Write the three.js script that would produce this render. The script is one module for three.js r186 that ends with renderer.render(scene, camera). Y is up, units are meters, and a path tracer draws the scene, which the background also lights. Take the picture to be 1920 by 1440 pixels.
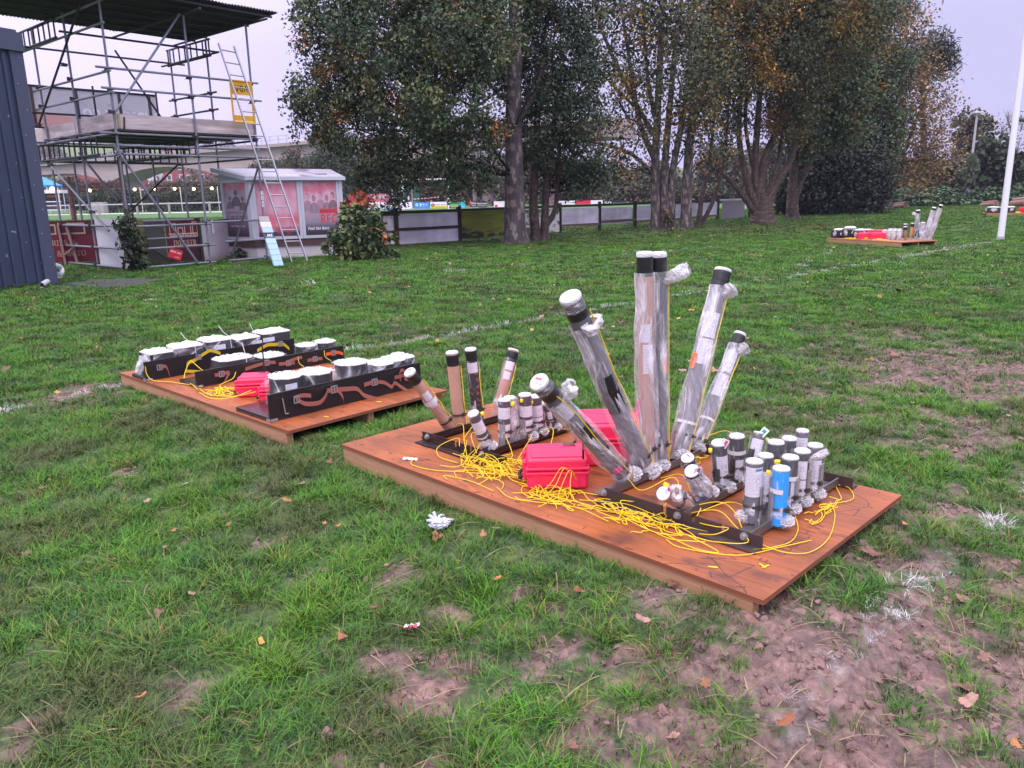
import * as THREE from 'three';
import { RoundedBoxGeometry } from 'three/addons/geometries/RoundedBoxGeometry.js';
import { mergeGeometries } from 'three/addons/utils/BufferGeometryUtils.js';
import { createNoise2D, createNoise3D } from 'simplex-noise';

// ---------------------------------------------------------------- camera, sky, light, exposure
const scene = new THREE.Scene();
const camera = new THREE.PerspectiveCamera(52.53, 4 / 3, 0.1, 3000);
camera.position.set(0, 1.41, 0);
camera.rotation.order = 'YXZ';
camera.rotation.set(-0.2371, 0, -0.0202);
scene.add(camera);

const renderer = new THREE.WebGLRenderer({ antialias: true });
renderer.toneMapping = THREE.LinearToneMapping;
renderer.toneMappingExposure = 1.36;
renderer.shadowMap.enabled = true;

function mulberry(a) { return () => { a |= 0; a = a + 0x6D2B79F5 | 0; let t = Math.imul(a ^ a >>> 15, 1 | a); t = t + Math.imul(t ^ t >>> 7, 61 | t) ^ t; return ((t ^ t >>> 14) >>> 0) / 4294967296; }; }
let rnd = mulberry(7);
const rr = (a, b) => a + (b - a) * rnd();
const noise2 = createNoise2D(mulberry(11)), noise3 = createNoise3D(mulberry(12));
const fbm = (x, y, o = 4) => { let s = 0, a = 0.5; for (let i = 0; i < o; i++) { s += a * noise2(x, y); x = x * 2.03 + 7.1; y = y * 2.03 - 3.7; a *= 0.5; } return s; };
const S = (x, a, b) => { const t = Math.min(1, Math.max(0, (x - a) / (b - a))); return t * t * (3 - 2 * t); };
const mix = (a, b, t) => a + (b - a) * t;

{ // dusk overcast sky: lilac near the horizon, brighter overhead, a bluer grey towards the right
  const W = 512, Hh = 256, d = new Float32Array(W * Hh * 4);
  for (let j = 0; j < Hh; j++) for (let i = 0; i < W; i++) {
    const th = (j + 0.5) / Hh * Math.PI - Math.PI / 2, ph = ((i + 0.5) / W - 0.5) * Math.PI * 2;
    const el = Math.max(0, Math.sin(th)), x = Math.cos(th) * Math.cos(ph), z = Math.cos(th) * Math.sin(ph), y = Math.sin(th);
    let n = 0, a = 0.5, f = 1.6; for (let o = 0; o < 5; o++) { n += a * noise3(x * f, y * f * 2.2, z * f); f *= 2.1; a *= 0.5; }
    const side = 0.5 + 0.5 * Math.cos(ph + Math.PI / 2 - 0.75);            // 1 towards the right-hand side of the view
    let L = (0.78 + 1.80 * Math.pow(el, 1.15)) * (1 + 0.13 * n);
    L *= mix(1.0, 0.70, S(side, 0.6, 1) * (1 - S(el, 0.35, 0.8)));
    const k = S(side, 0.6, 1) * (1 - el);
    let r = L * mix(0.78, 0.66, k), g = L * mix(0.70, 0.665, k), b = L * mix(1.07, 1.0, k);
    const up = S(el, 0.3, 0.9); r = mix(r, L * 0.95, up); g = mix(g, L * 0.92, up); b = mix(b, L * 1.04, up);
    if (y < 0) { const q = S(-y, 0, 0.15); r = mix(r, 0.09, q); g = mix(g, 0.12, q); b = mix(b, 0.09, q); }
    const o = (j * W + i) * 4; d[o] = r; d[o + 1] = g; d[o + 2] = b; d[o + 3] = 1;
  }
  const t = new THREE.DataTexture(d, W, Hh, THREE.RGBAFormat, THREE.FloatType);
  t.mapping = THREE.EquirectangularReflectionMapping; t.magFilter = t.minFilter = THREE.LinearFilter; t.needsUpdate = true;
  scene.background = t; scene.environment = t;
}
const sun = new THREE.DirectionalLight(0xffeee0, 0.75);
sun.position.set(-14, 42, 16); sun.target.position.set(0, 0, -12); scene.add(sun, sun.target);
sun.castShadow = true; sun.shadow.radius = 40; sun.shadow.mapSize.set(2048, 2048);
Object.assign(sun.shadow.camera, { left: -60, right: 60, top: 60, bottom: -60, near: 1, far: 200 });
scene.fog = new THREE.FogExp2(0xc9bfe0, 0.00035);

// ---------------------------------------------------------------- helpers
const V3 = (x, y, z) => x.isVector3 ? x.clone() : Array.isArray(x) ? new THREE.Vector3(x[0], x[1], x[2]) : new THREE.Vector3(x, y, z);
const col = (r, g, b) => new THREE.Color().setRGB(r, g, b);
const used = {};
const numbered = (n) => { const k = used[n] = (used[n] ?? -1) + 1; return k ? n + '_' + String(k).padStart(3, '0') : n; };
function tag(o, label, category, group, kind) {
  if (label) o.userData.label = label;
  if (category) o.userData.category = category;
  if (group) o.userData.group = group;
  if (kind) o.userData.kind = kind;
  return o;
}
function thing(name, label, category, pos = [0, 0, 0], turn = 0, group) {
  const o = new THREE.Group(); o.name = numbered(name); o.position.set(...pos); o.rotation.y = turn; scene.add(o);
  return tag(o, label, category, group);
}
function copy(src, pos, label, turn) {
  const o = src.clone(); o.name = numbered(src.name.replace(/_\d{3}$/, '')); o.userData = { ...src.userData };
  if (label) o.userData.label = label;
  o.position.set(...pos); if (turn !== undefined) o.rotation.set(0, turn, 0);
  scene.add(o); return o;
}
function part(parent, name, geo, mat, label) {
  const m = new THREE.Mesh(Array.isArray(geo) ? merge(geo) : geo, mat); m.name = name; m.castShadow = m.receiveShadow = true;
  if (label) m.userData.label = label;
  parent.add(m); return m;
}
function solo(name, geo, mat, label, category, group, kind) {           // a thing that is one mesh
  const m = part(scene, numbered(name), geo, mat); return tag(m, label, category, group, kind);
}
function merge(list) {
  const gs = list.map((g) => { g = g.index ? g.toNonIndexed() : g; for (const k of Object.keys(g.attributes)) if (!['position', 'normal', 'uv'].includes(k)) g.deleteAttribute(k); if (!g.attributes.uv) g.setAttribute('uv', new THREE.BufferAttribute(new Float32Array(g.attributes.position.count * 2), 2)); return g; });
  return mergeGeometries(gs);
}
const BX = (w, h, d, x = 0, y = 0, z = 0, ry = 0, rx = 0, rz = 0) => { const g = new THREE.BoxGeometry(w, h, d); if (rx) g.rotateX(rx); if (rz) g.rotateZ(rz); if (ry) g.rotateY(ry); return g.translate(x, y, z); };
const RB = (w, h, d, r, x = 0, y = 0, z = 0, ry = 0, rx = 0, rz = 0, seg = 2) => { const g = new RoundedBoxGeometry(w, h, d, seg, r); if (rx) g.rotateX(rx); if (rz) g.rotateZ(rz); if (ry) g.rotateY(ry); return g.translate(x, y, z); };
const UP = new THREE.Vector3(0, 1, 0);
function rod(p, q, r0, r1 = r0, seg = 10, open = false) {               // tapered rod between two points
  p = V3(p); q = V3(q); const d = q.clone().sub(p), L = d.length();
  const g = new THREE.CylinderGeometry(r1, r0, L, seg, 1, open); g.translate(0, L / 2, 0);
  g.applyQuaternion(new THREE.Quaternion().setFromUnitVectors(UP, d.normalize())); return g.translate(p.x, p.y, p.z);
}
function bar(p, q, w, h, up = UP) {                                      // rectangular bar between two points, h along up
  p = V3(p); q = V3(q); const d = q.clone().sub(p), L = d.length(); d.normalize();
  const side = new THREE.Vector3().crossVectors(up, d).normalize(), u2 = new THREE.Vector3().crossVectors(d, side);
  const g = new THREE.BoxGeometry(w, h, L); g.applyMatrix4(new THREE.Matrix4().makeBasis(side, u2, d));
  const c = p.clone().add(q).multiplyScalar(0.5); return g.translate(c.x, c.y, c.z);
}
const curve = (pts, closed = false, t = 0.5) => new THREE.CatmullRomCurve3(pts.map((p) => V3(p)), closed, 'catmullrom', t);
const pipe = (pts, r, n = pts.length * 6, seg = 6, closed = false) => new THREE.TubeGeometry(curve(pts, closed), n, r, seg, closed);
function loft(pts, radius, seg, cap = true) {                            // rings of radius(i, angle, t) about a path, uv along and around
  const c = pts.length > 2 ? curve(pts) : new THREE.LineCurve3(V3(pts[0]), V3(pts[1]));
  const n = radius.rings ?? 24, P = [], U = [], I = []; let f = null, prevT = null;
  for (let i = 0; i <= n; i++) {
    const t = i / n, p = c.getPoint(t), T = c.getTangent(t).normalize();
    if (!f) { const a = Math.abs(T.y) < 0.9 ? UP : new THREE.Vector3(1, 0, 0); f = new THREE.Vector3().crossVectors(a, T).normalize(); }
    else { const q = new THREE.Quaternion().setFromUnitVectors(prevT, T); f.applyQuaternion(q); }
    prevT = T; const b = new THREE.Vector3().crossVectors(T, f);
    for (let j = 0; j <= seg; j++) {
      const a = j / seg * Math.PI * 2, r = radius.at(t, a);
      P.push(p.x + (f.x * Math.cos(a) + b.x * Math.sin(a)) * r, p.y + (f.y * Math.cos(a) + b.y * Math.sin(a)) * r, p.z + (f.z * Math.cos(a) + b.z * Math.sin(a)) * r); U.push(j / seg, t);
    }
  }
  const w = seg + 1;
  for (let i = 0; i < n; i++) for (let j = 0; j < seg; j++) { const a = i * w + j; I.push(a, a + 1, a + w, a + 1, a + w + 1, a + w); }
  const g = new THREE.BufferGeometry(); g.setAttribute('position', new THREE.Float32BufferAttribute(P, 3)); g.setAttribute('uv', new THREE.Float32BufferAttribute(U, 2)); g.setIndex(I); g.computeVertexNormals();
  { const N = g.attributes.normal; for (let i = 0; i <= n; i++) { const a = i * w, b = a + seg, v = new THREE.Vector3(N.getX(a) + N.getX(b), N.getY(a) + N.getY(b), N.getZ(a) + N.getZ(b)).normalize(); N.setXYZ(a, v.x, v.y, v.z); N.setXYZ(b, v.x, v.y, v.z); } }
  return g;
}
function sheet(fn, nu, nv, thick = 0) {                                  // parametric surface fn(u,v) -> [x,y,z]
  const P = [], U = [], I = [];
  for (let j = 0; j <= nv; j++) for (let i = 0; i <= nu; i++) { P.push(...fn(i / nu, j / nv)); U.push(i / nu, j / nv); }
  for (let j = 0; j < nv; j++) for (let i = 0; i < nu; i++) { const a = j * (nu + 1) + i, b = a + nu + 1; I.push(a, b, a + 1, a + 1, b, b + 1); }
  const g = new THREE.BufferGeometry(); g.setAttribute('position', new THREE.Float32BufferAttribute(P, 3)); g.setAttribute('uv', new THREE.Float32BufferAttribute(U, 2)); g.setIndex(I); g.computeVertexNormals(); return g;
}
// textures
function tex(n, m, fn, srgb = true, rep) {                               // fn(u,v) -> [r,g,b] 0..1 (sRGB when srgb)
  const d = new Uint8Array(n * m * 4);
  for (let j = 0; j < m; j++) for (let i = 0; i < n; i++) { const c = fn(i / n, j / m), o = (j * n + i) * 4; for (let k = 0; k < 3; k++) d[o + k] = Math.max(0, Math.min(255, c[k] * 255)); d[o + 3] = 255; }
  const t = new THREE.DataTexture(d, n, m); t.magFilter = t.minFilter = THREE.LinearFilter; t.wrapS = t.wrapT = THREE.RepeatWrapping; if (srgb) t.colorSpace = THREE.SRGBColorSpace; if (rep) t.repeat.set(...rep); t.needsUpdate = true; return t;
}
function paint(w, h, fn) {
  const c = document.createElement('canvas'); c.width = w; c.height = h; const g = c.getContext('2d'); fn(g, w, h);
  const t = new THREE.CanvasTexture(c); t.colorSpace = THREE.SRGBColorSpace; t.magFilter = THREE.LinearFilter; return t;
}
const std = (c, roughness = 0.8, o = {}) => new THREE.MeshStandardMaterial({ color: Array.isArray(c) ? col(...c) : c, roughness, ...o });
// periodic value noise for tiling textures
const tn = (u, v, f, s = 0) => { const X = u * f, Y = v * f, x0 = Math.floor(X), y0 = Math.floor(Y), fx = X - x0, fy = Y - y0, h = (x, y) => { let k = Math.imul((x % f + f) % f * 374761393 + ((y % f + f) % f) * 668265263 + s * 1274126177 | 0, 1); k = Math.imul(k ^ k >>> 13, 1274126177); return ((k ^ k >>> 16) >>> 0) / 4294967296; }, sx = fx * fx * (3 - 2 * fx), sy = fy * fy * (3 - 2 * fy); return mix(mix(h(x0, y0), h(x0 + 1, y0), sx), mix(h(x0, y0 + 1), h(x0 + 1, y0 + 1), sx), sy); };
const tn2 = (u, v, fu, fv, s = 0) => { const X = u * fu, Y = v * fv, x0 = Math.floor(X), y0 = Math.floor(Y), fx = X - x0, fy = Y - y0, h = (x, y) => { let k = Math.imul((x % fu + fu) % fu * 374761393 + ((y % fv + fv) % fv) * 668265263 + s * 1274126177 | 0, 1); k = Math.imul(k ^ k >>> 13, 1274126177); return ((k ^ k >>> 16) >>> 0) / 4294967296; }, sx = fx * fx * (3 - 2 * fx), sy = fy * fy * (3 - 2 * fy); return mix(mix(h(x0, y0), h(x0 + 1, y0), sx), mix(h(x0, y0 + 1), h(x0 + 1, y0 + 1), sx), sy); };
const tfbm = (u, v, f, o = 5, s = 0) => { let r = 0, a = 0.5; for (let i = 0; i < o; i++) { r += a * tn(u, v, f, s + i * 17); f *= 2; a *= 0.5; } return r; };

// the two near plywood platforms: local axes s (long side), t (short side), h (above the sheet)
const TOP = 0.13;
const P1 = { o: [-0.923, -3.998], a: 0.7896, n: 1 }, P2 = { o: [-3.06, -5.936], a: 0.7548, n: 2 };
const onBoard = (B, s, t, h) => [B.o[0] + Math.cos(B.a) * s + Math.sin(B.a) * t, TOP + h, B.o[1] + Math.sin(B.a) * s - Math.cos(B.a) * t];
const toBoard = (B, x, z) => { const dx = x - B.o[0], dz = z - B.o[1]; return [dx * Math.cos(B.a) + dz * Math.sin(B.a), dx * Math.sin(B.a) - dz * Math.cos(B.a)]; };
const gh = (x, z) => 0.36 * S(-z, 38, 75) * (1 - S(x, 8, 22));            // the far pitch lies a little higher

// ---------------------------------------------------------------- ground and grass
const distSeg = (x, z, a, b) => { const dx = b[0] - a[0], dz = b[2] - a[2], t = Math.max(0, Math.min(1, ((x - a[0]) * dx + (z - a[2]) * dz) / (dx * dx + dz * dz))); return Math.hypot(x - a[0] - dx * t, z - a[2] - dz * t); };
const MUD = [  // worn, muddy places: point, radius, strength
  [[0.963, 0, -1.893], 0.62, 1.0], [[0.912, -0, -2.243], 0.30, 0.9], [[1.337, 0, -2.082], 0.5, 0.75], [[1.5, 0, -2.653], 0.5, 0.6], [[1.972, 0, -3.009], 0.7, 0.6], [[0.538, 0, -1.754], 0.25, 0.9],
  [[0.509, -0, -2.056], 0.22, 0.7], [[0.244, 0, -2.12], 0.34, 0.6], [[0.247, 0, -1.762], 0.25, 0.75], [[-0.268, -0, -2.004], 0.13, 1.1], [[-0.402, 0, -2.17], 0.09, 1.1], [[-0.983, -0, -2.053], 0.10, 1.1], [[-0.452, 0, -2.715], 0.10, 1.1],
  [[-0.776, 0, -2.75], 0.09, 0.8], [[-0.237, 0, -2.417], 0.10, 1.0], [[0.059, 0, -2.477], 0.14, 0.9], [[-0.169, 0, -2.191], 0.12, 0.9], [[-1.021, 0, -3.098], 0.09, 0.7], [[-2.071, 0, -3.99], 0.12, 0.9], [[-1.392, 0, -3.17], 0.09, 0.7], [[-2.497, 0, -3.631], 0.14, 0.7],
  [[-1.346, 0, -1.873], 0.14, 0.7], [[3.565, 0, -5.884], 1.2, 0.85], [[3.739, 0, -7.234], 1.2, 0.6], [[2.459, 0, -5.018], 0.9, 0.55], [[2.766, 0, -4.187], 0.8, 0.7], [[-0.962, 0, -7.757], 0.8, 0.6], [[1.086, 0, -8.152], 1.0, 0.5], [[-3.299, 0, -5.775], 0.5, 0.75], [[-0.868, 0, -9.137], 1.2, 0.45], [[1.761, 0, -4.572], 0.5, 0.5],
  [[0.269, 0, -4.795], 0.9, 0.35], [[1.425, 0, -3.035], 0.3, 0.5], [[9.584, 0, -18.983], 3, 0.55], [[-0.373, 0, -1.701], 0.3, 0.5], [[0.504, 0, -2.355], 0.16, 0.8], [[0.672, 0, -2.453], 0.10, 0.9],
];
const LINES = [[[-3.778, 0, -5.218], [12.865, 0, -20.772]], [[2.714, 0, -3.749], [0.529, 0, -1.621]], [[-5.56, 0, -11.476], [5.451, 0, -20.92]], [[5.495, 0, -14.822], [7.636, 0, -18.618]]];
function mudAt(x, z) {
  let m = 0; for (const [p, r, s] of MUD) { const d = Math.hypot(x - p[0], z - p[2]) / r; if (d < 1.8) m = Math.max(m, s * (1 - S(d, 0.35, 1.6))); }
  const n = 0.50 * fbm(x * 2.6, z * 2.6, 3) + 0.62 * fbm(x * 7.5 + 40, z * 7.5, 4);
  const near = 0.10 * S(x, -1.5, 2.0) * (1 - S(-z, 7, 12));
  return S(m * 0.80 + near + n * 0.95, 0.50, 0.68);
}
function lineAt(x, z) {
  let w = 0; LINES.forEach(([a, b], i) => { const d = distSeg(x, z, a, b), n = fbm(x * 1.7 + 9 * i, z * 1.7, 3) + 0.5 * fbm(x * 9, z * 9, 2); w = Math.max(w, (1 - S(d, 0.025, 0.075)) * S(n, [-0.4, -0.1, -0.15, -0.2][i], [0.15, 0.25, 0.35, 0.3][i]) * [0.95, 1, 0.7, 0.6][i]); });
  return w;
}
const litterAt = (x, z) => Math.exp(-(((x - 9) / 9) ** 2 + ((z + 31) / 5.5) ** 2)) + 0.7 * Math.exp(-(((x - 0) / 5) ** 2 + ((z + 24) / 2.5) ** 2));   // under the trees
const GRAV = [[-7.331, 0, -14.42], [-6.365, 0, -11.97]];
const gravelAt = (x, z) => 1 - S(Math.hypot((x - GRAV[0][0]) / 1.3, (z - GRAV[0][2]) / 1.25) + 0.25 * fbm(x * 2, z * 2, 3), 0.55, 0.9);
function inBoard(x, z, pad = 0) { for (const B of [P1, P2]) { const [s, t] = toBoard(B, x, z); if (s > -pad && s < 2.44 + pad && t > -pad && t < 1.22 + pad) return true; } return false; }
function groundY(x, z) {
  const near = 1 - S(Math.hypot(x, z), 9, 16); let y = gh(x, z) + 0.012 * noise2(x * 0.7, z * 0.7) * near - 0.006;
  if (near > 0) { const m = mudAt(x, z); y += near * (m * (0.026 * (0.4 - Math.abs(noise2(x * 6, z * 6))) + 0.020 * (0.35 - Math.abs(noise2(x * 13 + 5, z * 13))) + 0.009 * noise2(x * 27, z * 27) - 0.004) + 0.004 * noise2(x * 11, z * 11)); }
  for (const B of [P1, P2]) { const [q, t] = toBoard(B, x, z); if (q < -0.7 || q > 3.1 || t < -0.7 || t > 1.9) continue; const dx = Math.max(-q, 0, q - 2.44), dz = Math.max(-t, 0, t - 1.22), d = Math.hypot(dx, dz); y += (B.n === 1 ? mix(0.030, 0.082, S(q, 1.0, 2.44)) : 0.048) * (1 - S(d, 0.04, 0.6)) * (d > 0 ? 1 : 0.8); }   // the sheets lie a little sunk in the turf
  return y;
}
{
  const axis = (lo, hi, step, far0, far1, grow) => { const a = []; for (let v = lo; v <= hi + 1e-6; v += step) a.push(v); let s = step, v = hi; while (v < far1) { s *= grow; v += s; a.push(v); } s = step; v = lo; const b = []; while (v > far0) { s *= grow; v -= s; b.unshift(v); } return b.concat(a); };
  const xs = axis(-4.2, 5.2, 0.029, -1500, 1500, 1.12), zs = axis(-7.6, -0.95, 0.029, -1500, 60, 1.12);
  const nx = xs.length, nz = zs.length, P = new Float32Array(nx * nz * 3), C = new Float32Array(nx * nz * 3), U = new Float32Array(nx * nz * 2), I = [];
  for (let j = 0; j < nz; j++) for (let i = 0; i < nx; i++) {
    const x = xs[i], z = zs[j], o = j * nx + i; P.set([x, groundY(x, z), z], o * 3); U.set([x * 1.9, z * 1.9], o * 2);
    const far = S(Math.hypot(x, z), 8, 22), m = mudAt(x, z), l = lineAt(x, z), n = 0.5 + 0.5 * fbm(x * 0.8, z * 0.8, 3), n2 = 0.5 + 0.5 * fbm(x * 6, z * 6, 3);
    let c = [mix(0.046, 0.044, far) + 0.02 * n2, mix(0.070, 0.140, far) + 0.03 * n + 0.015 * n2, mix(0.022, 0.022, far)];
    const lt = Math.min(1, litterAt(x, z)) * 0.62; c = [mix(c[0], 0.085, lt), mix(c[1], 0.072, lt), mix(c[2], 0.038, lt)];
    const k = 0.55 + 0.45 * n2 + 0.5 * (0.5 + 0.5 * fbm(x * 17, z * 17, 3)); c = [mix(c[0], 0.190 * k, m), mix(c[1], 0.116 * k, m), mix(c[2], 0.102 * k, m)];
    const gv = gravelAt(x, z); c = [mix(c[0], 0.075, gv), mix(c[1], 0.07, gv), mix(c[2], 0.075, gv)];
    const lp = l * (far > 0.3 ? 0.6 : 0.20 * S(fbm(x * 16, z * 16, 3), -0.05, 0.3)); c = [mix(c[0], 0.55, lp), mix(c[1], 0.56, lp), mix(c[2], 0.56, lp)];
    C.set(c, o * 3);
  }
  for (let j = 0; j < nz - 1; j++) for (let i = 0; i < nx - 1; i++) { const a = j * nx + i, b = a + nx; I.push(a, b, a + 1, a + 1, b, b + 1); }
  const g = new THREE.BufferGeometry(); g.setAttribute('position', new THREE.BufferAttribute(P, 3)); g.setAttribute('color', new THREE.BufferAttribute(C, 3)); g.setAttribute('uv', new THREE.BufferAttribute(U, 2)); g.setIndex(I); g.computeVertexNormals();
  const dt = tex(512, 512, (u, v) => { const a = tfbm(u, v, 24, 4, 3), b = tfbm(u, v, 6, 3, 9), q = 0.72 + 0.5 * (a - 0.5) + 0.25 * (b - 0.5); return [q + 0.06 * (b - 0.5), q, q]; }, true);
  const bt = tex(512, 512, (u, v) => { const a = tfbm(u, v, 10, 5, 5), b = 1 - Math.abs(2 * tfbm(u, v, 14, 4, 15) - 0.95); const q = 0.55 * a + 0.5 * b; return [q, q, q]; }, false);
  solo('ground', g, new THREE.MeshStandardMaterial({ vertexColors: true, color: col(1.9, 1.9, 1.9), map: dt, bumpMap: bt, bumpScale: 0.035, roughness: 0.8 }), null, null, null, 'structure');
}
function tuftGeo(blades, rad, hmin, hmax, wid, seed) {
  const R = mulberry(seed), P = [], N = [], C = [], I = [];
  for (let k = 0; k < blades; k++) {
    const a = R() * 6.283, d = Math.sqrt(R()) * rad, x = Math.cos(a) * d, z = Math.sin(a) * d, h = mix(hmin, hmax, R() * R() * 0.6 + R() * 0.4), w = wid * (0.6 + 0.8 * R());
    const la = a + (R() - 0.5) * 2.6, lean = h * (0.25 + 1.0 * R()), dx = Math.cos(la), dz = Math.sin(la), fx = -dz, fz = dx, drop = 0.5 + R() * 0.5;
    const n = 3, b0 = P.length / 3, dry = R() < 0.09, tone = 0.7 + 0.6 * R();
    for (let i = 0; i <= n; i++) {
      const t = i / n, ww = w * (1 - t * 0.75) * (i === n ? 0.15 : 1), px = x + dx * lean * t * t, pz = z + dz * lean * t * t, py = h * (t - drop * 0.45 * t * t) - 0.004;
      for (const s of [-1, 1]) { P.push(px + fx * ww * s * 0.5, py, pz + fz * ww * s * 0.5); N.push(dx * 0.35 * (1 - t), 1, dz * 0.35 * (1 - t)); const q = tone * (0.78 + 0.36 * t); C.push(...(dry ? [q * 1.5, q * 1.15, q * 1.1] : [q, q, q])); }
      if (i < n) { const o = b0 + i * 2; I.push(o, o + 1, o + 2, o + 1, o + 3, o + 2); }
    }
  }
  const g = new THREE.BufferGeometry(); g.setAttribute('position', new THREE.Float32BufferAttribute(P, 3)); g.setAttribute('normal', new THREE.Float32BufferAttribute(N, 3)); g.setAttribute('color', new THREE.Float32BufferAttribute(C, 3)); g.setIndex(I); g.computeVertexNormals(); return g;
}
{
  const grass = new THREE.Group(); grass.name = 'grass'; scene.add(grass);
  tag(grass, 'short damp green grass of the sports field, thin and muddy in places', 'grass', null, 'stuff');
  const gm = new THREE.MeshPhysicalMaterial({ color: 0xffffff, vertexColors: true, roughness: 0.7, specularIntensity: 0.45, side: THREE.DoubleSide });
  const zones = [[1.0, 5.2, 700, 0.05, 24, 0.028, 0.095, 0.0037], [5.2, 11, 320, 0.075, 26, 0.03, 0.09, 0.0054], [11, 26, 90, 0.13, 30, 0.03, 0.085, 0.010], [26, 62, 15, 0.3, 40, 0.03, 0.08, 0.024]];
  const M = new THREE.Matrix4(), Q = new THREE.Quaternion(), E = new THREE.Euler(), c = new THREE.Color();
  zones.forEach(([d0, d1, dens, rad, bl, h0, h1, w], zi) => {
    const lists = [[], [], [], []], hw = 0.86, area = (d1 * d1 - d0 * d0) * hw, n = Math.floor(area * dens);
    for (let k = 0; k < n; k++) {
      const d = Math.sqrt(mix(d0 * d0, d1 * d1, rnd())), x = rr(-hw, hw) * d + 0.1, z = -d;
      if (inBoard(x, z, -0.02)) continue;
      const m = mudAt(x, z); if (zi < 2 && rnd() < 0.5 * S(fbm(x * 1.6 + 31, z * 1.6 + 8, 3), 0.12, 0.45)) continue; if (rnd() < m * 0.80 * (1 - 0.4 * lineAt(x, z))) continue;
      if (zi > 1 && rnd() < gravelAt(x, z) * 0.97) continue;
      if (x < -5.9 && z < -15.2 && x > -12 && z > -22 && rnd() < 0.3) continue;
      if (zi > 1 && (Math.hypot(x + 9.6, z + 12.6) < 0.6)) continue;
      const n1 = 0.5 + 0.5 * fbm(x * 0.55, z * 0.55, 3), n2 = 0.5 + 0.5 * fbm(x * 2.6 + 20, z * 2.6, 2), l = lineAt(x, z), lt = Math.min(1, litterAt(x, z));
      const bd = inBoard(x, z, 0.14) ? 0.8 : 1;
      const sc = (0.55 + 0.75 * n2 + rr(-0.15, 0.15)) * (1 - 0.48 * m) * (1 - 0.4 * lineAt(x, z)) * (zi ? 1 : 1) * bd, wild = rnd();
      E.set(rr(-0.25, 0.25), rnd() * 6.283, rr(-0.25, 0.25)); Q.setFromEuler(E);
      M.compose(V3(x, groundY(x, z), z), Q, V3(sc * rr(0.8, 1.25), sc * rr(0.75, 1.2), sc * rr(0.8, 1.25)));
      let g = [0.050 + 0.066 * n1 * n2, 0.142 + 0.105 * n1, 0.013 + 0.014 * (1 - n1)];
      if (wild > 0.945) g = [0.19, 0.15, 0.065]; else if (wild < 0.22) g = [0.040, 0.112, 0.034]; else if (wild > 0.88) g = [0.135, 0.205, 0.032];
      if (m > 0.25 && wild > 0.35) g = wild > 0.7 ? [0.13, 0.11, 0.055] : [0.075, 0.098, 0.036];
      if (lt > 0.3) { const q = lt * 0.55; g = [mix(g[0], 0.07, q), mix(g[1], 0.078, q), mix(g[2], 0.028, q)]; }
      const pt = fbm(x * 0.9 + 60, z * 0.9, 3); { const q = S(pt, 0.0, 0.45) * 0.72; g = [mix(g[0], 0.078, q), mix(g[1], 0.086, q), mix(g[2], 0.036, q)]; const y2 = S(-pt, 0.12, 0.55) * 0.55; g = [mix(g[0], 0.10, y2), mix(g[1], 0.235, y2), mix(g[2], 0.018, y2)]; }
      if (rnd() < l * 1.25) g = [0.55, 0.57, 0.57];
      lists[k % 4].push([M.clone(), g]);
    }
    lists.forEach((L, v) => {
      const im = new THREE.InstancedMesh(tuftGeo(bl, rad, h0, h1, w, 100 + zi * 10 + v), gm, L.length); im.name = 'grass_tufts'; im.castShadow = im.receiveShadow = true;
      L.forEach(([m, g], i) => { im.setMatrixAt(i, m); im.setColorAt(i, c.setRGB(...g)); }); grass.add(im);
    });
  });
}
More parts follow.
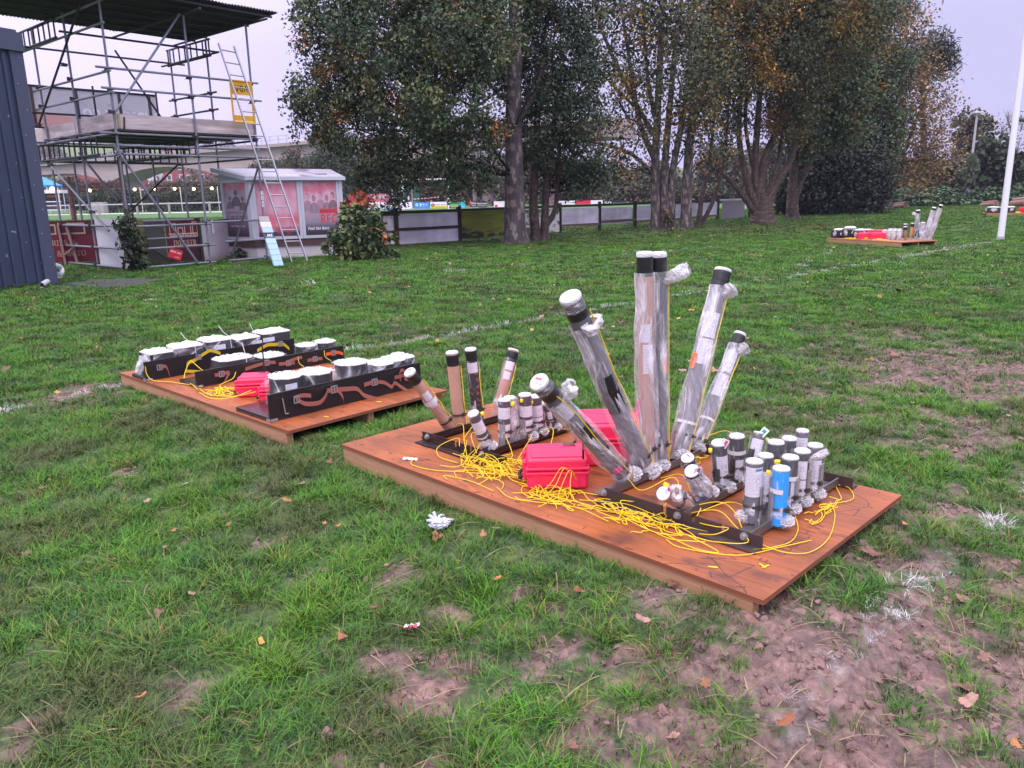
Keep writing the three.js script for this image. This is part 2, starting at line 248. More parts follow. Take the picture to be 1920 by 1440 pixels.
{ // clods of churned soil and flattened straw on the worn places
  const R = mulberry(61), M = new THREE.Matrix4(), c = new THREE.Color(), clod = (sd) => { const g = new THREE.IcosahedronGeometry(1, 2), p = g.attributes.position; for (let i = 0; i < p.count; i++) { const x = p.getX(i), y = p.getY(i), z = p.getZ(i), q = 1 + 0.35 * noise3(x * 1.3 + sd, y * 1.3, z * 1.3) + 0.25 * noise3(x * 3 + sd, y * 3, z * 3); p.setXYZ(i, x * q, y * q * 0.75, z * q); } g.computeVertexNormals(); return g; };
  const blade = sheet((u, v) => [(u - 0.5) * 0.0045 * (1 - v * 0.6), 0.010 * Math.sin(v * 3.1), v * 0.10 - 0.05], 1, 4), soil = new THREE.MeshStandardMaterial({ color: 0xffffff, roughness: 0.75 }), straw = new THREE.MeshStandardMaterial({ color: 0xffffff, roughness: 0.7, side: THREE.DoubleSide });
  const cl = [[], []], st = []; for (let k = 0; k < 130000; k++) { const d = Math.sqrt(mix(1, 90, R())), x = (R() * 1.6 - 0.8) * d, z = -d, m = mudAt(x, z); if (inBoard(x, z, 0.01)) continue; if (k % 2 === 0 && R() < m * 0.95 && d < 7) cl[k % 2].push([x, z]); else if (R() < (m > 0.15 ? 0.20 : 0.035)) st.push([x, z]); }
  const mudG = new THREE.Group(); mudG.name = 'mud_clods'; scene.add(mudG); tag(mudG, 'loose clods and flattened straw on the churned muddy patches', 'mud', null, 'stuff');
  const put = (name, geo, mat, list, fn) => { const im = new THREE.InstancedMesh(geo, mat, list.length); im.name = name; im.castShadow = im.receiveShadow = true; list.forEach(([x, z], i) => { const [s, y, e, q] = fn(x, z); M.compose(V3(x, groundY(x, z) + y, z), new THREE.Quaternion().setFromEuler(new THREE.Euler(...e)), V3(...s)); im.setMatrixAt(i, M); im.setColorAt(i, c.setRGB(...q)); }); mudG.add(im); };
  cl.forEach((L, i) => put('clods', clod(i * 9 + 2), soil, L, () => { const s = 0.003 + 0.0075 * Math.pow(R(), 3), k = 0.6 + 0.65 * R(); return [[s * (1 + R()), s, s * (1 + R())], s * 0.1, [R() * 0.6, R() * 6.28, R() * 0.6], [0.185 * k, 0.112 * k, 0.098 * k]]; }));
  put('straw', blade, straw, st, () => { const k = 0.6 + 0.6 * R(), s = 0.5 + 0.9 * R(), gq = R(); return [[1, s, s], 0.004, [(R() - 0.5) * 0.5, R() * 6.28, (R() - 0.5) * 0.3], gq < 0.5 ? [0.27 * k, 0.20 * k, 0.115 * k] : gq < 0.75 ? [0.16 * k, 0.12 * k, 0.075 * k] : [0.10 * k, 0.13 * k, 0.05 * k]]; });
}

// ---------------------------------------------------------------- shared materials of the firing site
const steel = std([0.20, 0.19, 0.19], 0.45, { metalness: 0.75 }), rustT = tex(256, 256, (u, v) => { const a = tfbm(u, v, 8, 5, 21); return a > 0.52 ? [0.30, 0.19, 0.15] : [0.16, 0.12, 0.12].map((q) => q + 0.12 * (a - 0.3)); });
const rusty = new THREE.MeshStandardMaterial({ map: rustT, roughness: 0.6, metalness: 0.35 }), galv = std([0.34, 0.34, 0.34], 0.5, { metalness: 0.5 });
const blackTape = new THREE.MeshStandardMaterial({ color: col(0.012, 0.012, 0.013), roughness: 0.38, bumpMap: tex(128, 128, (u, v) => { const a = tfbm(u, v, 4, 4, 31); return [a, a, a]; }, false), bumpScale: 0.003 });
const fold = (u, v, s) => { const w = u + 0.035 * Math.sin(v * 6.283 * 2 + s) + 0.05 * (tn2(u, v, 4, 6, s + 1) - 0.5), a = 1 - Math.abs(2 * tn2(w, v, 18, 3, s) - 1), b = 1 - Math.abs(2 * tn2(w + v * 1, v, 26, 5, s + 7) - 1), c2 = 1 - Math.abs(2 * tn2(w - v * 1, v, 12, 7, s + 9) - 1); return [Math.pow(a, 5), Math.pow(b, 6), Math.pow(c2, 5)]; };
const wrinkle = tex(512, 512, (u, v) => { const [a, b, c2] = fold(u, v, 40), q = 0.5 * a + 0.35 * b + 0.4 * c2 + 0.25 * tfbm(u, v, 6, 4, 47); return [q, q, q]; }, false);
const veil = tex(512, 512, (u, v) => { const [a, b, c2] = fold(u, v, 40), m = tfbm(u, v, 5, 4, 51), q = 0.17 + 0.45 * Math.max(0, m - 0.42) + 0.55 * a * S(m, 0.38, 0.6) + 0.12 * b + 0.40 * c2 * S(m, 0.40, 0.62); return [q, q, q]; }, false);
const film = new THREE.MeshPhysicalMaterial({ color: col(0.88, 0.87, 0.91), transparent: true, opacity: 1, alphaMap: (veil.repeat.set(0.7, 0.8), veil), roughness: 0.27, side: THREE.DoubleSide, bumpMap: wrinkle, bumpScale: 0.006 });
const veilClear = tex(512, 512, (u, v) => { const [a, b, c2] = fold(u, v, 44), m = tfbm(u, v, 4, 4, 67), q = 0.035 + 0.16 * Math.max(0, m - 0.42) + 0.80 * a * S(m, 0.32, 0.54) + 0.75 * c2 * S(m, 0.34, 0.56) + 0.5 * b * S(m, 0.5, 0.62); return [q, q, q]; }, false); veilClear.repeat.set(0.5, 0.6);
const filmClear = new THREE.MeshPhysicalMaterial({ color: col(0.88, 0.87, 0.91), transparent: true, opacity: 1, alphaMap: veilClear, roughness: 0.14, side: THREE.DoubleSide, bumpMap: wrinkle, bumpScale: 0.006 });
const veilTube = tex(512, 512, (u, v) => { const [a, b, c2] = fold(u, v, 45), m = tfbm(u, v, 5, 4, 69), q = 0.045 + 0.22 * Math.max(0, m - 0.45) + 0.75 * a * S(m, 0.46, 0.62) + 0.55 * c2 * S(m, 0.47, 0.64); return [q, q, q]; }, false); veilTube.repeat.set(0.5, 0.45);
const filmTube = new THREE.MeshPhysicalMaterial({ color: col(0.88, 0.87, 0.91), transparent: true, opacity: 1, alphaMap: veilTube, roughness: 0.14, side: THREE.DoubleSide, bumpMap: wrinkle, bumpScale: 0.005 });
const veilMilk = tex(256, 256, (u, v) => { const [a, b, c2] = fold(u, v, 60), m = tfbm(u, v, 6, 5, 61), q = 0.40 + 0.6 * (m - 0.45) + 0.3 * a + 0.2 * c2; return [q, q, q]; }, false);
const filmMilk = new THREE.MeshPhysicalMaterial({ color: col(0.87, 0.86, 0.90), transparent: true, opacity: 1, alphaMap: veilMilk, roughness: 0.2, side: THREE.DoubleSide, bumpMap: wrinkle, bumpScale: 0.006 });
const foil = new THREE.MeshStandardMaterial({ color: col(0.83, 0.83, 0.84), roughness: 0.5, bumpMap: wrinkle, bumpScale: 0.004 });
const kraftT = tex(256, 256, (u, v) => { const a = tfbm(u, v, 3, 5, 71), f = tfbm(u * 1, v, 40, 2, 77); const q = 0.92 + 0.22 * (a - 0.5) + 0.08 * (f - 0.4); return [0.80 * q, 0.63 * q, 0.54 * q]; });
const kraft = new THREE.MeshStandardMaterial({ map: kraftT, roughness: 0.85, bumpMap: wrinkle, bumpScale: 0.0015 });
const pinkCard = new THREE.MeshStandardMaterial({ map: kraftT, color: col(0.92, 0.80, 0.84), roughness: 0.8 });
const darkTube = std([0.055, 0.055, 0.062], 0.5), greyTube = std([0.125, 0.12, 0.135], 0.6), blackWrap = std([0.01, 0.01, 0.01], 0.7);
const blueTube = std([0.0, 0.34, 0.86], 0.4), wireY = std([0.88, 0.62, 0.015], 0.4), orange = std([0.92, 0.17, 0.02], 0.6), pinkTag = std([0.86, 0.10, 0.28], 0.6), white = std([0.80, 0.80, 0.80], 0.6), tapeW = std([0.70, 0.66, 0.68], 0.5);
const paper = [0, 1, 2, 3].map((k) => {
  const R = mulberry(300 + k), t = paint(256, 256, (g, w, h) => {
    g.fillStyle = '#dcdae4'; g.fillRect(0, 0, w, h); g.fillStyle = '#85828f';
    for (let y = 14; y < h - 10; y += 11 + (R() * 3 | 0)) { let x = 14; const e = 90 + R() * 150; while (x < Math.min(e, w - 14)) { const q = 5 + R() * 22; g.fillRect(x, y, q, 3.2); x += q + 5; } }
    if (k % 2 === 0) { g.strokeStyle = '#6b4a52'; g.lineWidth = 4; g.beginPath(); const cx = 180, cy = 120; g.moveTo(cx, cy - 30); g.lineTo(cx + 30, cy); g.lineTo(cx, cy + 30); g.lineTo(cx - 30, cy); g.closePath(); g.fillStyle = '#e6e2ea'; g.fill(); g.stroke(); }
    if (k === 2) { g.fillStyle = '#4a7f9c'; g.fillRect(140, 8, 100, 22); }
    if (k === 3) { g.fillStyle = '#4b4a58'; g.beginPath(); g.arc(196, 190, 20, 0, 7); g.fill(); g.fillStyle = '#dcdae4'; g.beginPath(); g.arc(196, 190, 11, 0, 7); g.fill(); }
  });
  return new THREE.MeshStandardMaterial({ map: t, roughness: 0.75, side: THREE.DoubleSide });
});
const patternT = paint(256, 512, (g, w, h) => { g.fillStyle = '#15131a'; g.fillRect(0, 0, w, h); const R = mulberry(5); for (let k = 0; k < 44; k++) { const x = (k % 4) * 64 + 32, y = (k >> 2) * 46 + 24; g.strokeStyle = R() < 0.75 ? '#c8432f' : '#8b4a70'; g.lineWidth = 5; for (let q = 0; q < 3; q++) { g.beginPath(); g.moveTo(x + (R() - 0.5) * 40, y + (R() - 0.5) * 30); g.lineTo(x + (R() - 0.5) * 40, y + (R() - 0.5) * 30); g.stroke(); } } });
const patternTube = new THREE.MeshStandardMaterial({ map: patternT, roughness: 0.5 });
const pinkLabelT = paint(64, 64, (g) => { g.fillStyle = '#f2edf2'; g.fillRect(0, 0, 64, 64); g.fillStyle = '#d8568a'; g.fillRect(30, 8, 26, 48); g.fillStyle = '#8b7f90'; g.fillRect(34, 14, 6, 34); });
const pinkLabel = new THREE.MeshStandardMaterial({ map: pinkLabelT, roughness: 0.7, side: THREE.DoubleSide });
const tealLabel = new THREE.MeshStandardMaterial({ roughness: 0.7, side: THREE.DoubleSide, map: paint(64, 64, (g) => { g.fillStyle = '#eef0f2'; g.fillRect(0, 0, 64, 64); g.fillStyle = '#3fb0ad'; g.fillRect(12, 14, 38, 38); g.fillStyle = '#20606a'; for (let k = 0; k < 4; k++) g.fillRect(16, 18 + k * 9, 30, 3); }) });

function crumple(r, seed, sy = 1, ridg = 0.5) {
  const g = new THREE.IcosahedronGeometry(r, 6), p = g.attributes.position;
  for (let i = 0; i < p.count; i++) { const x = p.getX(i) / r, y = p.getY(i) / r, z = p.getZ(i) / r, n = 1 - Math.abs(noise3(x * 1.6 + seed, y * 1.6, z * 1.6)), m = 1 - Math.abs(noise3(x * 3.6, y * 3.6 + seed, z * 3.6)); const q = 1 + ridg * (n - 0.6) + ridg * 0.5 * (m - 0.6); p.setXYZ(i, x * r * q, y * r * q * sy, z * r * q); }
  g.computeVertexNormals(); return g;
}
const arcLabel = (r, y0, y1, th, w) => new THREE.CylinderGeometry(r, r, y1 - y0, 14, 1, true, th - w / 2, w).translate(0, (y0 + y1) / 2, 0);

// one firework tube standing or leaning on its rack, built along its own axis
function fireworkTube(o) {
  const b = V3(onBoard(o.B, ...o.base)), e = V3(onBoard(o.B, ...o.top)), d = e.clone().sub(b), L = d.length(), r = o.r;
  const t = thing('firework_tube', o.label, 'firework tube', b.toArray(), 0, o.group);
  t.quaternion.setFromUnitVectors(UP, d.normalize());
  const cam = camera.position.clone().sub(b).applyQuaternion(t.quaternion.clone().invert()), TH = Math.atan2(cam.x, cam.z);   // the printed side was turned to the path
  const seed = o.seed, ph = seed * 2.7;
  const g = new THREE.CylinderGeometry(r, r, L - 0.006, 28); g.translate(0, L / 2 + 0.003, 0); part(t, 'tube', g, o.mat);
  const cl = o.collar ?? 0.075;
  if (cl) part(t, 'tape_collar', new THREE.CylinderGeometry(r * 1.05, r * 1.04, cl, 28, 1).translate(0, L - cl / 2 - 0.012, 0), blackTape);
  const capH = o.capH ?? 0.02;
  part(t, 'cap', new THREE.LatheGeometry([[0, 0.004], [r * 0.75, 0.0045], [r * 0.98, 0.003], [r * 1.055, -0.002], [r * 1.07, -capH * 0.6], [r * 1.055, -capH]].map((q) => new THREE.Vector2(q[0], q[1])).reverse(), 28).translate(0, L + 0.002, 0), o.capMat ?? foil);
  if (o.capFilm) part(t, 'cap_film', loft([[0, L - o.capFilm, 0], [0, L, 0]], { rings: 8, at: (q, a) => r * (1.07 + 0.05 * Math.abs(noise3(Math.cos(a) * 3, Math.sin(a) * 3, q + ph))) }, 32), film);
  for (const [y0, y1, w, k, off = 0] of o.labels ?? []) part(t, 'paper_label', arcLabel(r * 1.03, y0 * L, y1 * L, TH + off, w), paper[k]);
  for (const [y0, y1, w, m, off = 0] of o.patch ?? []) part(t, 'tape_patch', arcLabel(r * 1.24, y0 * L, y1 * L, TH + off, w), m === 'black' ? blackWrap : m === 'orange' ? orange : m === 'pink' ? pinkTag : m === 'white' ? tapeW : m);
  if (o.capTag) part(t, 'cap_label', BX(r * 0.75, 0.001, r * 1.3, 0, 0, 0, TH + 0.4).translate(r * 0.1, L + 0.0105, 0), pinkLabel);
  if (o.flag) { const g2 = BX(0.03, 0.042, 0.001, 0, 0.02, 0, 0, 0, -0.5); part(t, 'tag', g2.rotateY(TH).translate(Math.sin(TH + 0.7) * r, L - 0.012, Math.cos(TH + 0.7) * r), o.flag === 'teal' ? tealLabel : pinkLabel); }
  if (o.plug) part(t, 'ignition_clip', RB(0.016, 0.014, 0.022, 0.003).rotateY(TH).translate(Math.sin(TH + o.plug) * r * 1.5, L - 0.02, Math.cos(TH + o.plug) * r * 1.5), wireY);
  if (o.bag) {
    const [y0, y1, puff, mk] = o.bag, A = new THREE.Vector3(0, y0 * L, 0), Z = new THREE.Vector3(0, y1 * L, 0);
    const bg = loft([A, Z], { rings: 40, at: (q, a) => { const f = Math.abs(noise3(Math.cos(a) * 2.2, Math.sin(a) * 2.2 + ph, q * (L > 0.5 ? 3.0 : 1.6))), f2 = noise3(Math.cos(a) * 1.1 + ph, Math.sin(a) * 1.1, q * 2.2); return r * (1.07 + puff * (0.42 + 0.75 * f2) * Math.sin(Math.min(1, q * 1.15 + 0.08) * Math.PI * 0.93) + puff * 0.75 * f + 0.085 * Math.pow(1 - Math.abs(noise3(Math.cos(a) * 2.6 + ph, Math.sin(a) * 2.6, q * (L > 0.5 ? 2.4 : 1.1))), 4)) ; } }, 72);
    const m = part(t, 'plastic_bag', bg, mk ? filmMilk : L < 0.5 ? filmTube : film);
    if (o.flap) {                                                         // loose top of the bag, pulled out to one side
      const [fa, fl, fw] = o.flap, dirx = Math.sin(TH + fa), dirz = Math.cos(TH + fa);
      const fg = loft([[dirx * r * 0.8, y1 * L - 0.045, dirz * r * 0.8], [dirx * (r + fl * 0.35), y1 * L - 0.02, dirz * (r + fl * 0.35)], [dirx * (r + fl * 0.75), y1 * L + 0.0, dirz * (r + fl * 0.75)], [dirx * (r + fl), y1 * L + 0.012, dirz * (r + fl)]], { rings: 26, at: (q, a) => fw * (0.55 + 0.6 * Math.sin(q * 2.7)) * (0.42 + 0.58 * Math.abs(Math.cos(a))) * (1 + 0.24 * noise3(Math.cos(a) * 1.6, Math.sin(a) * 1.6 + ph, q * 2.4)) * (q > 0.96 ? 0.6 : 1) }, 28);
      part(t, 'bag_flap', fg, filmMilk);
    }
  }
  if (o.foot) part(t, 'bag_tail', crumple(r * 0.95, seed + 3, 0.75, 0.45).translate(Math.sin(TH + (o.foot === true ? 0.5 : o.foot)) * r * 1.0, 0.012 + r * 0.45, Math.cos(TH + (o.foot === true ? 0.5 : o.foot)) * r * 1.0), filmMilk);
  if (o.footWrap) part(t, 'paper_foot', loft([[0, -0.004, 0], [0, o.footWrap, 0]], { rings: 10, at: (q, a) => r * (1.10 + 0.08 * Math.abs(noise3(Math.cos(a) * 2, Math.sin(a) * 2, q * 2 + ph))) }, 24), pinkCard);
  const by = o.bandY ?? 0.085;
  part(t, 'clamp_band', [new THREE.CylinderGeometry(r * 1.17, r * 1.17, 0.011, 28, 1, true).translate(0, by, 0), BX(0.016, 0.018, 0.012, 0, 0, 0, TH + 0.9).translate(Math.sin(TH + 0.9) * r * 1.28, by, Math.cos(TH + 0.9) * r * 1.28), rod([Math.sin(TH + 0.9) * r * 1.28, by, Math.cos(TH + 0.9) * r * 1.28], [Math.sin(TH + 1.3) * r * 1.6, by, Math.cos(TH + 1.3) * r * 1.6], 0.004)], steelBand);
  const sa = o.strut ?? 2.6, sl = o.strutL ?? 0.15;
  part(t, 'strut', BX(0.030, sl, 0.005, 0, sl / 2 - 0.004, 0).translate(0, 0, r * 1.13).rotateY(TH + sa), o.strutMat ?? steel);
  if (o.fuse) { const pts = []; for (let k = 0; k <= 8; k++) { const q = 1 - k / 8, a = TH + o.fuse + 0.25 * noise2(k * 0.7, ph); pts.push([Math.sin(a) * r * 1.26, 0.02 + q * (L - 0.10), Math.cos(a) * r * 1.26]); } part(t, 'fuse_wire', pipe(pts, 0.0027, 40, 5), wireY); }
  return t;
}
const steelBand = std([0.09, 0.085, 0.075], 0.45, { metalness: 0.6 });

// ---------------------------------------------------------------- plywood platforms
function plyTexture(W, H, seed, marks) {
  return paint(W, H, (g) => {
    const im = g.createImageData(W, H), D = im.data;
    for (let j = 0; j < H; j++) for (let i = 0; i < W; i++) {
      const s = i / W * 2.44, t = (1 - j / H) * 1.22, gr = fbm(s * 1.1 + seed, t * 30 + 1.6 * noise2(s * 0.8, t * 1.6 + seed), 4), fine = noise2(s * 6, t * 190) + 0.7 * noise2(s * 22, t * 330), big = fbm(s * 1.7 + seed * 3, t * 2.3, 4), st = S(fbm(s * 2.4 + 9 + seed, t * 4.4, 4) + 0.9 * marks.stain(s, t), 0.30, 0.85);
      let q = 0.90 + 0.15 * gr + 0.07 * fine + 0.20 * big; const pk = S(s, 1.7, 2.4) * 0.5;
      let c = [mix(0.635, 0.60, pk) * q, mix(0.345, 0.33, pk) * q, mix(0.165, 0.205, pk) * q];
      c = [mix(c[0], 0.33, st * 0.8), mix(c[1], 0.175, st * 0.8), mix(c[2], 0.135, st * 0.8)];
      const kn = noise2(s * 5 + seed, t * 11); if (kn > 0.86) c = c.map((v) => v * 0.62);
      const o = (j * W + i) * 4; for (let k = 0; k < 3; k++) D[o + k] = Math.max(0, Math.min(255, c[k] * 255)); D[o + 3] = 255;
    }
    g.putImageData(im, 0, 0); marks.draw?.(g, W / 2.44, (s, t) => [s / 2.44 * W, (1 - t / 1.22) * H]);
  });
}
const edgeM = new THREE.MeshStandardMaterial({ roughness: 0.8, map: tex(64, 64, (u, v) => { const k = Math.floor(v * 7), a = tfbm(u, v, 8, 3, 91); return k % 2 ? [0.30 + 0.1 * a, 0.16, 0.12] : [0.52 + 0.2 * a, 0.33 + 0.1 * a, 0.24]; }) });
const timberT = tex(512, 128, (u, v) => { const a = tfbm(u, v, 3, 4, 95), b = tn(u + 0.02 * a, v, 36, 4); const q = 0.9 + 0.15 * (a - 0.5) + 0.12 * (b - 0.5); return [0.74 * q, 0.56 * q, 0.42 * q]; });
const timber = new THREE.MeshStandardMaterial({ map: timberT, roughness: 0.85 });
const bumpPly = tex(256, 256, (u, v) => { const a = tfbm(u, v, 4, 5, 99); return [a, a, a]; }, false);
function platform(B, label, seed, marks, W) {
  const t = thing('plywood_platform', label, 'platform', [B.o[0], 0, B.o[1]], -B.a, 'plywood firing platforms on the grass');
  const top = new THREE.MeshStandardMaterial({ map: plyTexture(W, W / 2, seed, marks), roughness: 0.52, bumpMap: bumpPly, bumpScale: 0.002 });
  part(t, 'plywood_sheet', new THREE.BoxGeometry(2.44, 0.018, 1.22).translate(1.22, TOP - 0.009, -0.61), [edgeM, edgeM, top, edgeM, edgeM, edgeM]);
  for (const q of [0.03, 0.61, 1.19]) { const g = RB(2.40, 0.105, 0.045, 0.003, 1.20, 0.0595, -q); part(t, 'timber_bearer', g, timber); }
  const dots = []; for (let k = 0; k < 14; k++) for (const q of [0.035, 1.185]) dots.push(new THREE.CylinderGeometry(0.0035, 0.0035, 0.002, 8).translate(0.08 + k * 0.175 + rr(-0.02, 0.02), TOP + 0.0006, -q));
  part(t, 'screw_heads', dots, steelBand);
  return t;
}
const pen = (g) => { g.strokeStyle = 'rgba(38,24,34,0.78)'; g.lineWidth = 3.2; g.lineCap = 'round'; };
platform(P1, 'near plywood platform carrying the tall fan of bagged tubes and pencilled arrows', 1.3, {
  stain: (s, t) => 0.55 * Math.exp(-(((s - 1.85) / 0.5) ** 2 + ((t - 0.55) / 0.45) ** 2)) + 0.45 * Math.exp(-(((s - 0.55) / 0.4) ** 2 + ((t - 0.3) / 0.2) ** 2)) + 0.3 * Math.exp(-(((s - 2.0) / 0.4) ** 2 + ((t - 0.1) / 0.12) ** 2)) - 0.1,
  draw: (g, k, at) => {
    pen(g); const line = (...p) => { g.beginPath(); p.forEach((q, i) => { const [x, y] = at(...q); i ? g.lineTo(x, y) : g.moveTo(x, y); }); g.stroke(); };
    const hatch = (s, t) => { line([s - 0.07, t - 0.16], [s - 0.07, t - 0.03], [s - 0.11, t - 0.03], [s, t + 0.08], [s + 0.1, t - 0.02], [s + 0.05, t - 0.03], [s + 0.04, t - 0.16]); for (let q = 0; q < 5; q++) line([s - 0.07, t - 0.15 + q * 0.03], [s + 0.045, t - 0.17 + q * 0.034]); };
    g.save(); { const [x, y] = at(2.34, 0.24); g.translate(x, y); g.rotate(-Math.PI / 2); g.font = 'bold 62px sans-serif'; g.fillStyle = 'rgba(45,28,38,0.62)'; g.font = '60px sans-serif'; g.fillText('F   UDENCH W', 0, 0); } g.restore();
    line([2.28, 0.06], [2.16, 0.15], [2.30, 0.20], [2.28, 0.06]); line([2.13, 0.12], [2.20, 0.18]); line([2.12, 0.06], [2.21, 0.13], [2.14, 0.15], [2.23, 0.20], [2.17, 0.22]); line([2.38, 0.86], [2.30, 0.84], [2.37, 0.95], [2.38, 0.86]); line([2.30, 0.84], [2.24, 0.80]);
    g.beginPath(); g.ellipse(...at(2.22, -0.06), 0.18 * k, 0.13 * k, 0, 3.3, 6.2); g.stroke(); line([2.24, 0.02], [2.21, 0.055], [2.27, 0.05]); g.beginPath(); g.ellipse(...at(2.29, 1.03), 0.10 * k, 0.06 * k, 0.5, 4, 8.4); g.stroke(); line([2.25, 0.98], [2.31, 1.03]);
    g.fillStyle = 'rgba(40,22,20,0.8)'; for (let q = 0; q < 26; q++) { const [x, y] = at(0.1 + 2.2 * ((q * 0.377) % 1), 0.05 + 1.1 * ((q * 0.618) % 1)); g.beginPath(); g.ellipse(x, y, 3 + (q % 4), 2, 0, 0, 7); g.fill(); }
  },
}, 2048);
platform(P2, 'further plywood platform on the left holding three black racks of bagged boxes', 7.7, { stain: (s, t) => 0.2 * Math.exp(-(((s - 2.3) / 0.2) ** 2)) - 0.16 }, 1024);

// ---------------------------------------------------------------- steel racks on the near platform
function boltAt(s, h, q, dir = 1) { return [new THREE.CylinderGeometry(0.016, 0.016, 0.004, 18).rotateX(Math.PI / 2).translate(s, h, q), new THREE.CylinderGeometry(0.0105, 0.0105, 0.012, 6).rotateX(Math.PI / 2).translate(s, h, q + 0.007 * dir)]; }
function steelRack(label, s0, s1, crosses, m) {
  const t = thing('steel_rack', label, 'rack', [P1.o[0], TOP, P1.o[1]], -P1.a, 'steel tube racks on the near platform');
  for (const [tt, dir] of [[0.33, 1], [1.14, -1]]) {
    const up = [], z = -tt; let a = s0; const notches = [s0 + 0.42 * (s1 - s0), s0 + 0.60 * (s1 - s0), s0 + 0.78 * (s1 - s0)];
    for (const n of [...notches, s1 + 0.009]) { up.push(BX(n - 0.009 - a, 0.05, 0.006, (a + n - 0.009) / 2, 0.029, z)); if (n < s1) up.push(BX(0.018, 0.022, 0.006, n, 0.015, z)); a = n + 0.009; }
    part(t, 'angle_rail', [...up, BX(s1 - s0, 0.006, 0.052, (s0 + s1) / 2, 0.0045, z + dir * 0.0295)], m);
    for (const c of crosses) part(t, 'bolt', boltAt(c + (c === crosses[0] ? 0.03 : 0.03), 0.034, z + dir * 0.005, dir), galv);
  }
  for (const c of crosses) part(t, 'cross_bar', [BX(0.075, 0.006, 0.80, c, 0.0115, -0.735), BX(0.006, 0.034, 0.795, c + 0.042, 0.0285, -0.735)], c < 1.4 ? rusty : steel);
  return t;
}
steelRack('rusty angle iron rack under the kraft tubes on the near platform', 0.285, 0.93, [0.30, 0.73], rusty);
steelRack('dark brown angle iron rack under the tall tubes and the blue tube', 1.53, 2.262, [1.50, 1.87, 2.16], std([0.075, 0.05, 0.048], 0.55, { metalness: 0.4 }));

// ---------------------------------------------------------------- tubes of the near platform
const big = (label, seed, base, top, r, mat, o) => fireworkTube({ B: P1, label, seed, base, top, r, mat, group: 'tall bagged tubes fanned out on the near platform', strut: 2.9, collar: 0.085, capH: 0.012, bandY: 0.13, strutL: 0.2, ...o });
big('lowest tall tube, leaning furthest left with a pink cap sticker', 1, [1.5, 0.545, 0.02], [1.5, -0.044, 0.585], 0.037, greyTube, { capH: 0.014, capFilm: 0.05, capTag: true, labels: [[0.72, 0.84, 1.4, 1]], patch: [[0.36, 0.62, 1.3, 'black', 0.2], [0.17, 0.22, 0.9, 'pink', -0.2], [0.08, 0.11, 3.6, 'white']], bag: [0.0, 0.86, 0.34], flap: [1.3, 0.06, 0.035], fuse: 0.5, foot: 1.2 });
big('second tall tube, leaning left with a black patch half way up', 2, [1.5, 0.678, 0.015], [1.5, 0.141, 0.894], 0.042, greyTube, { capH: 0.014, capFilm: 0.06, patch: [[0.42, 0.62, 1.7, 'black', -0.1], [0.05, 0.08, 3.8, 'white']], bag: [0.0, 0.87, 0.3], flap: [0.9, 0.012, 0.05], fuse: 1.25, foot: 0.8 });
big('upright tall pinkish tube bagged together with the black one', 3, [1.5, 0.686, 0.015], [1.5, 0.630, 1.030], 0.034, pinkCard, { patch: [[0.28, 0.36, 0.7, 'pink', -1.1]], labels: [[0.62, 0.70, 1.3, 1], [0.48, 0.61, 1.3, 3, 0.3]], bag: [0.0, 0.92, 0.4], capH: 0.016 });
big('upright tall black tube in the middle with an orange tag', 4, [1.5, 0.778, 0.015], [1.5, 0.727, 1.022], 0.038, darkTube, { labels: [[0.56, 0.68, 0.7, 2, -1.0], [0.44, 0.56, 0.6, 1, -1.0], [0.17, 0.19, 0.4, 0]], patch: [[0.47, 0.56, 0.5, 'orange', 0.75]], bag: [0.0, 0.925, 0.26], flap: [1.35, 0.10, 0.045], fuse: 1.5, capH: 0.016, foot: 0.4 });
big('tall grey tube leaning right with two paper labels and an orange tag', 5, [1.5, 0.934, 0.015], [1.5, 1.287, 0.907], 0.040, greyTube, { labels: [[0.64, 0.77, 2.0, 0], [0.50, 0.63, 2.0, 3]], patch: [[0.47, 0.55, 0.7, 'orange', -0.9], [0.19, 0.205, 4.2, 'white']], bag: [0.0, 0.91, 0.3], flap: [1.3, 0.035, 0.045], fuse: 1.3, foot: 0.6 });
big('shorter grey tube leaning furthest right in the tall fan', 6, [1.5, 1.087, 0.015], [1.5, 1.486, 0.560], 0.031, greyTube, { labels: [[0.66, 0.84, 2.0, 1], [0.46, 0.64, 2.0, 0]], patch: [[0.26, 0.28, 4.4, 'white']], bag: [0.0, 0.90, 0.34], flap: [1.2, 0.03, 0.035], fuse: 1.2, bandY: 0.07, foot: 0.6 });
const kr = (label, seed, base, top, r, mat, o) => fireworkTube({ B: P1, label, seed, base, top, r, mat, group: 'black topped tubes fanned out at the left end of the near platform', strut: -2.6, collar: 0.06, capH: 0.008, strutL: 0.14, strutMat: rusty, ...o });
kr('kraft paper tube leaning left at the left end of the platform', 11, [0.3, 0.525, 0.02], [0.3, 0.252, 0.397], 0.031, kraft, { labels: [[0.58, 0.70, 1.3, 1], [0.46, 0.57, 1.3, 0]], patch: [[0.50, 0.57, 4.4, tapeW, 0]], fuse: 1.2, footWrap: 0.07, capTag: true });
kr('plain kraft paper tube standing upright left of the patterned tube', 12, [0.3, 0.580, 0.02], [0.3, 0.545, 0.457], 0.033, kraft, { fuse: 1.4, footWrap: 0.07 });
kr('dark tube printed with red marks', 13, [0.3, 0.725, 0.02], [0.3, 0.682, 0.454], 0.031, patternTube, { labels: [[0.70, 0.84, 2.2, 1]], bag: [0.02, 0.86, 0.16], fuse: 1.2 });
kr('pink kraft tube leaning right in cling wrap', 14, [0.3, 0.865, 0.02], [0.3, 1.021, 0.398], 0.032, pinkCard, { labels: [[0.70, 0.84, 1.6, 1], [0.56, 0.67, 1.2, 0]], bag: [0.02, 0.87, 0.3], fuse: 1.3, strut: 2.4 });
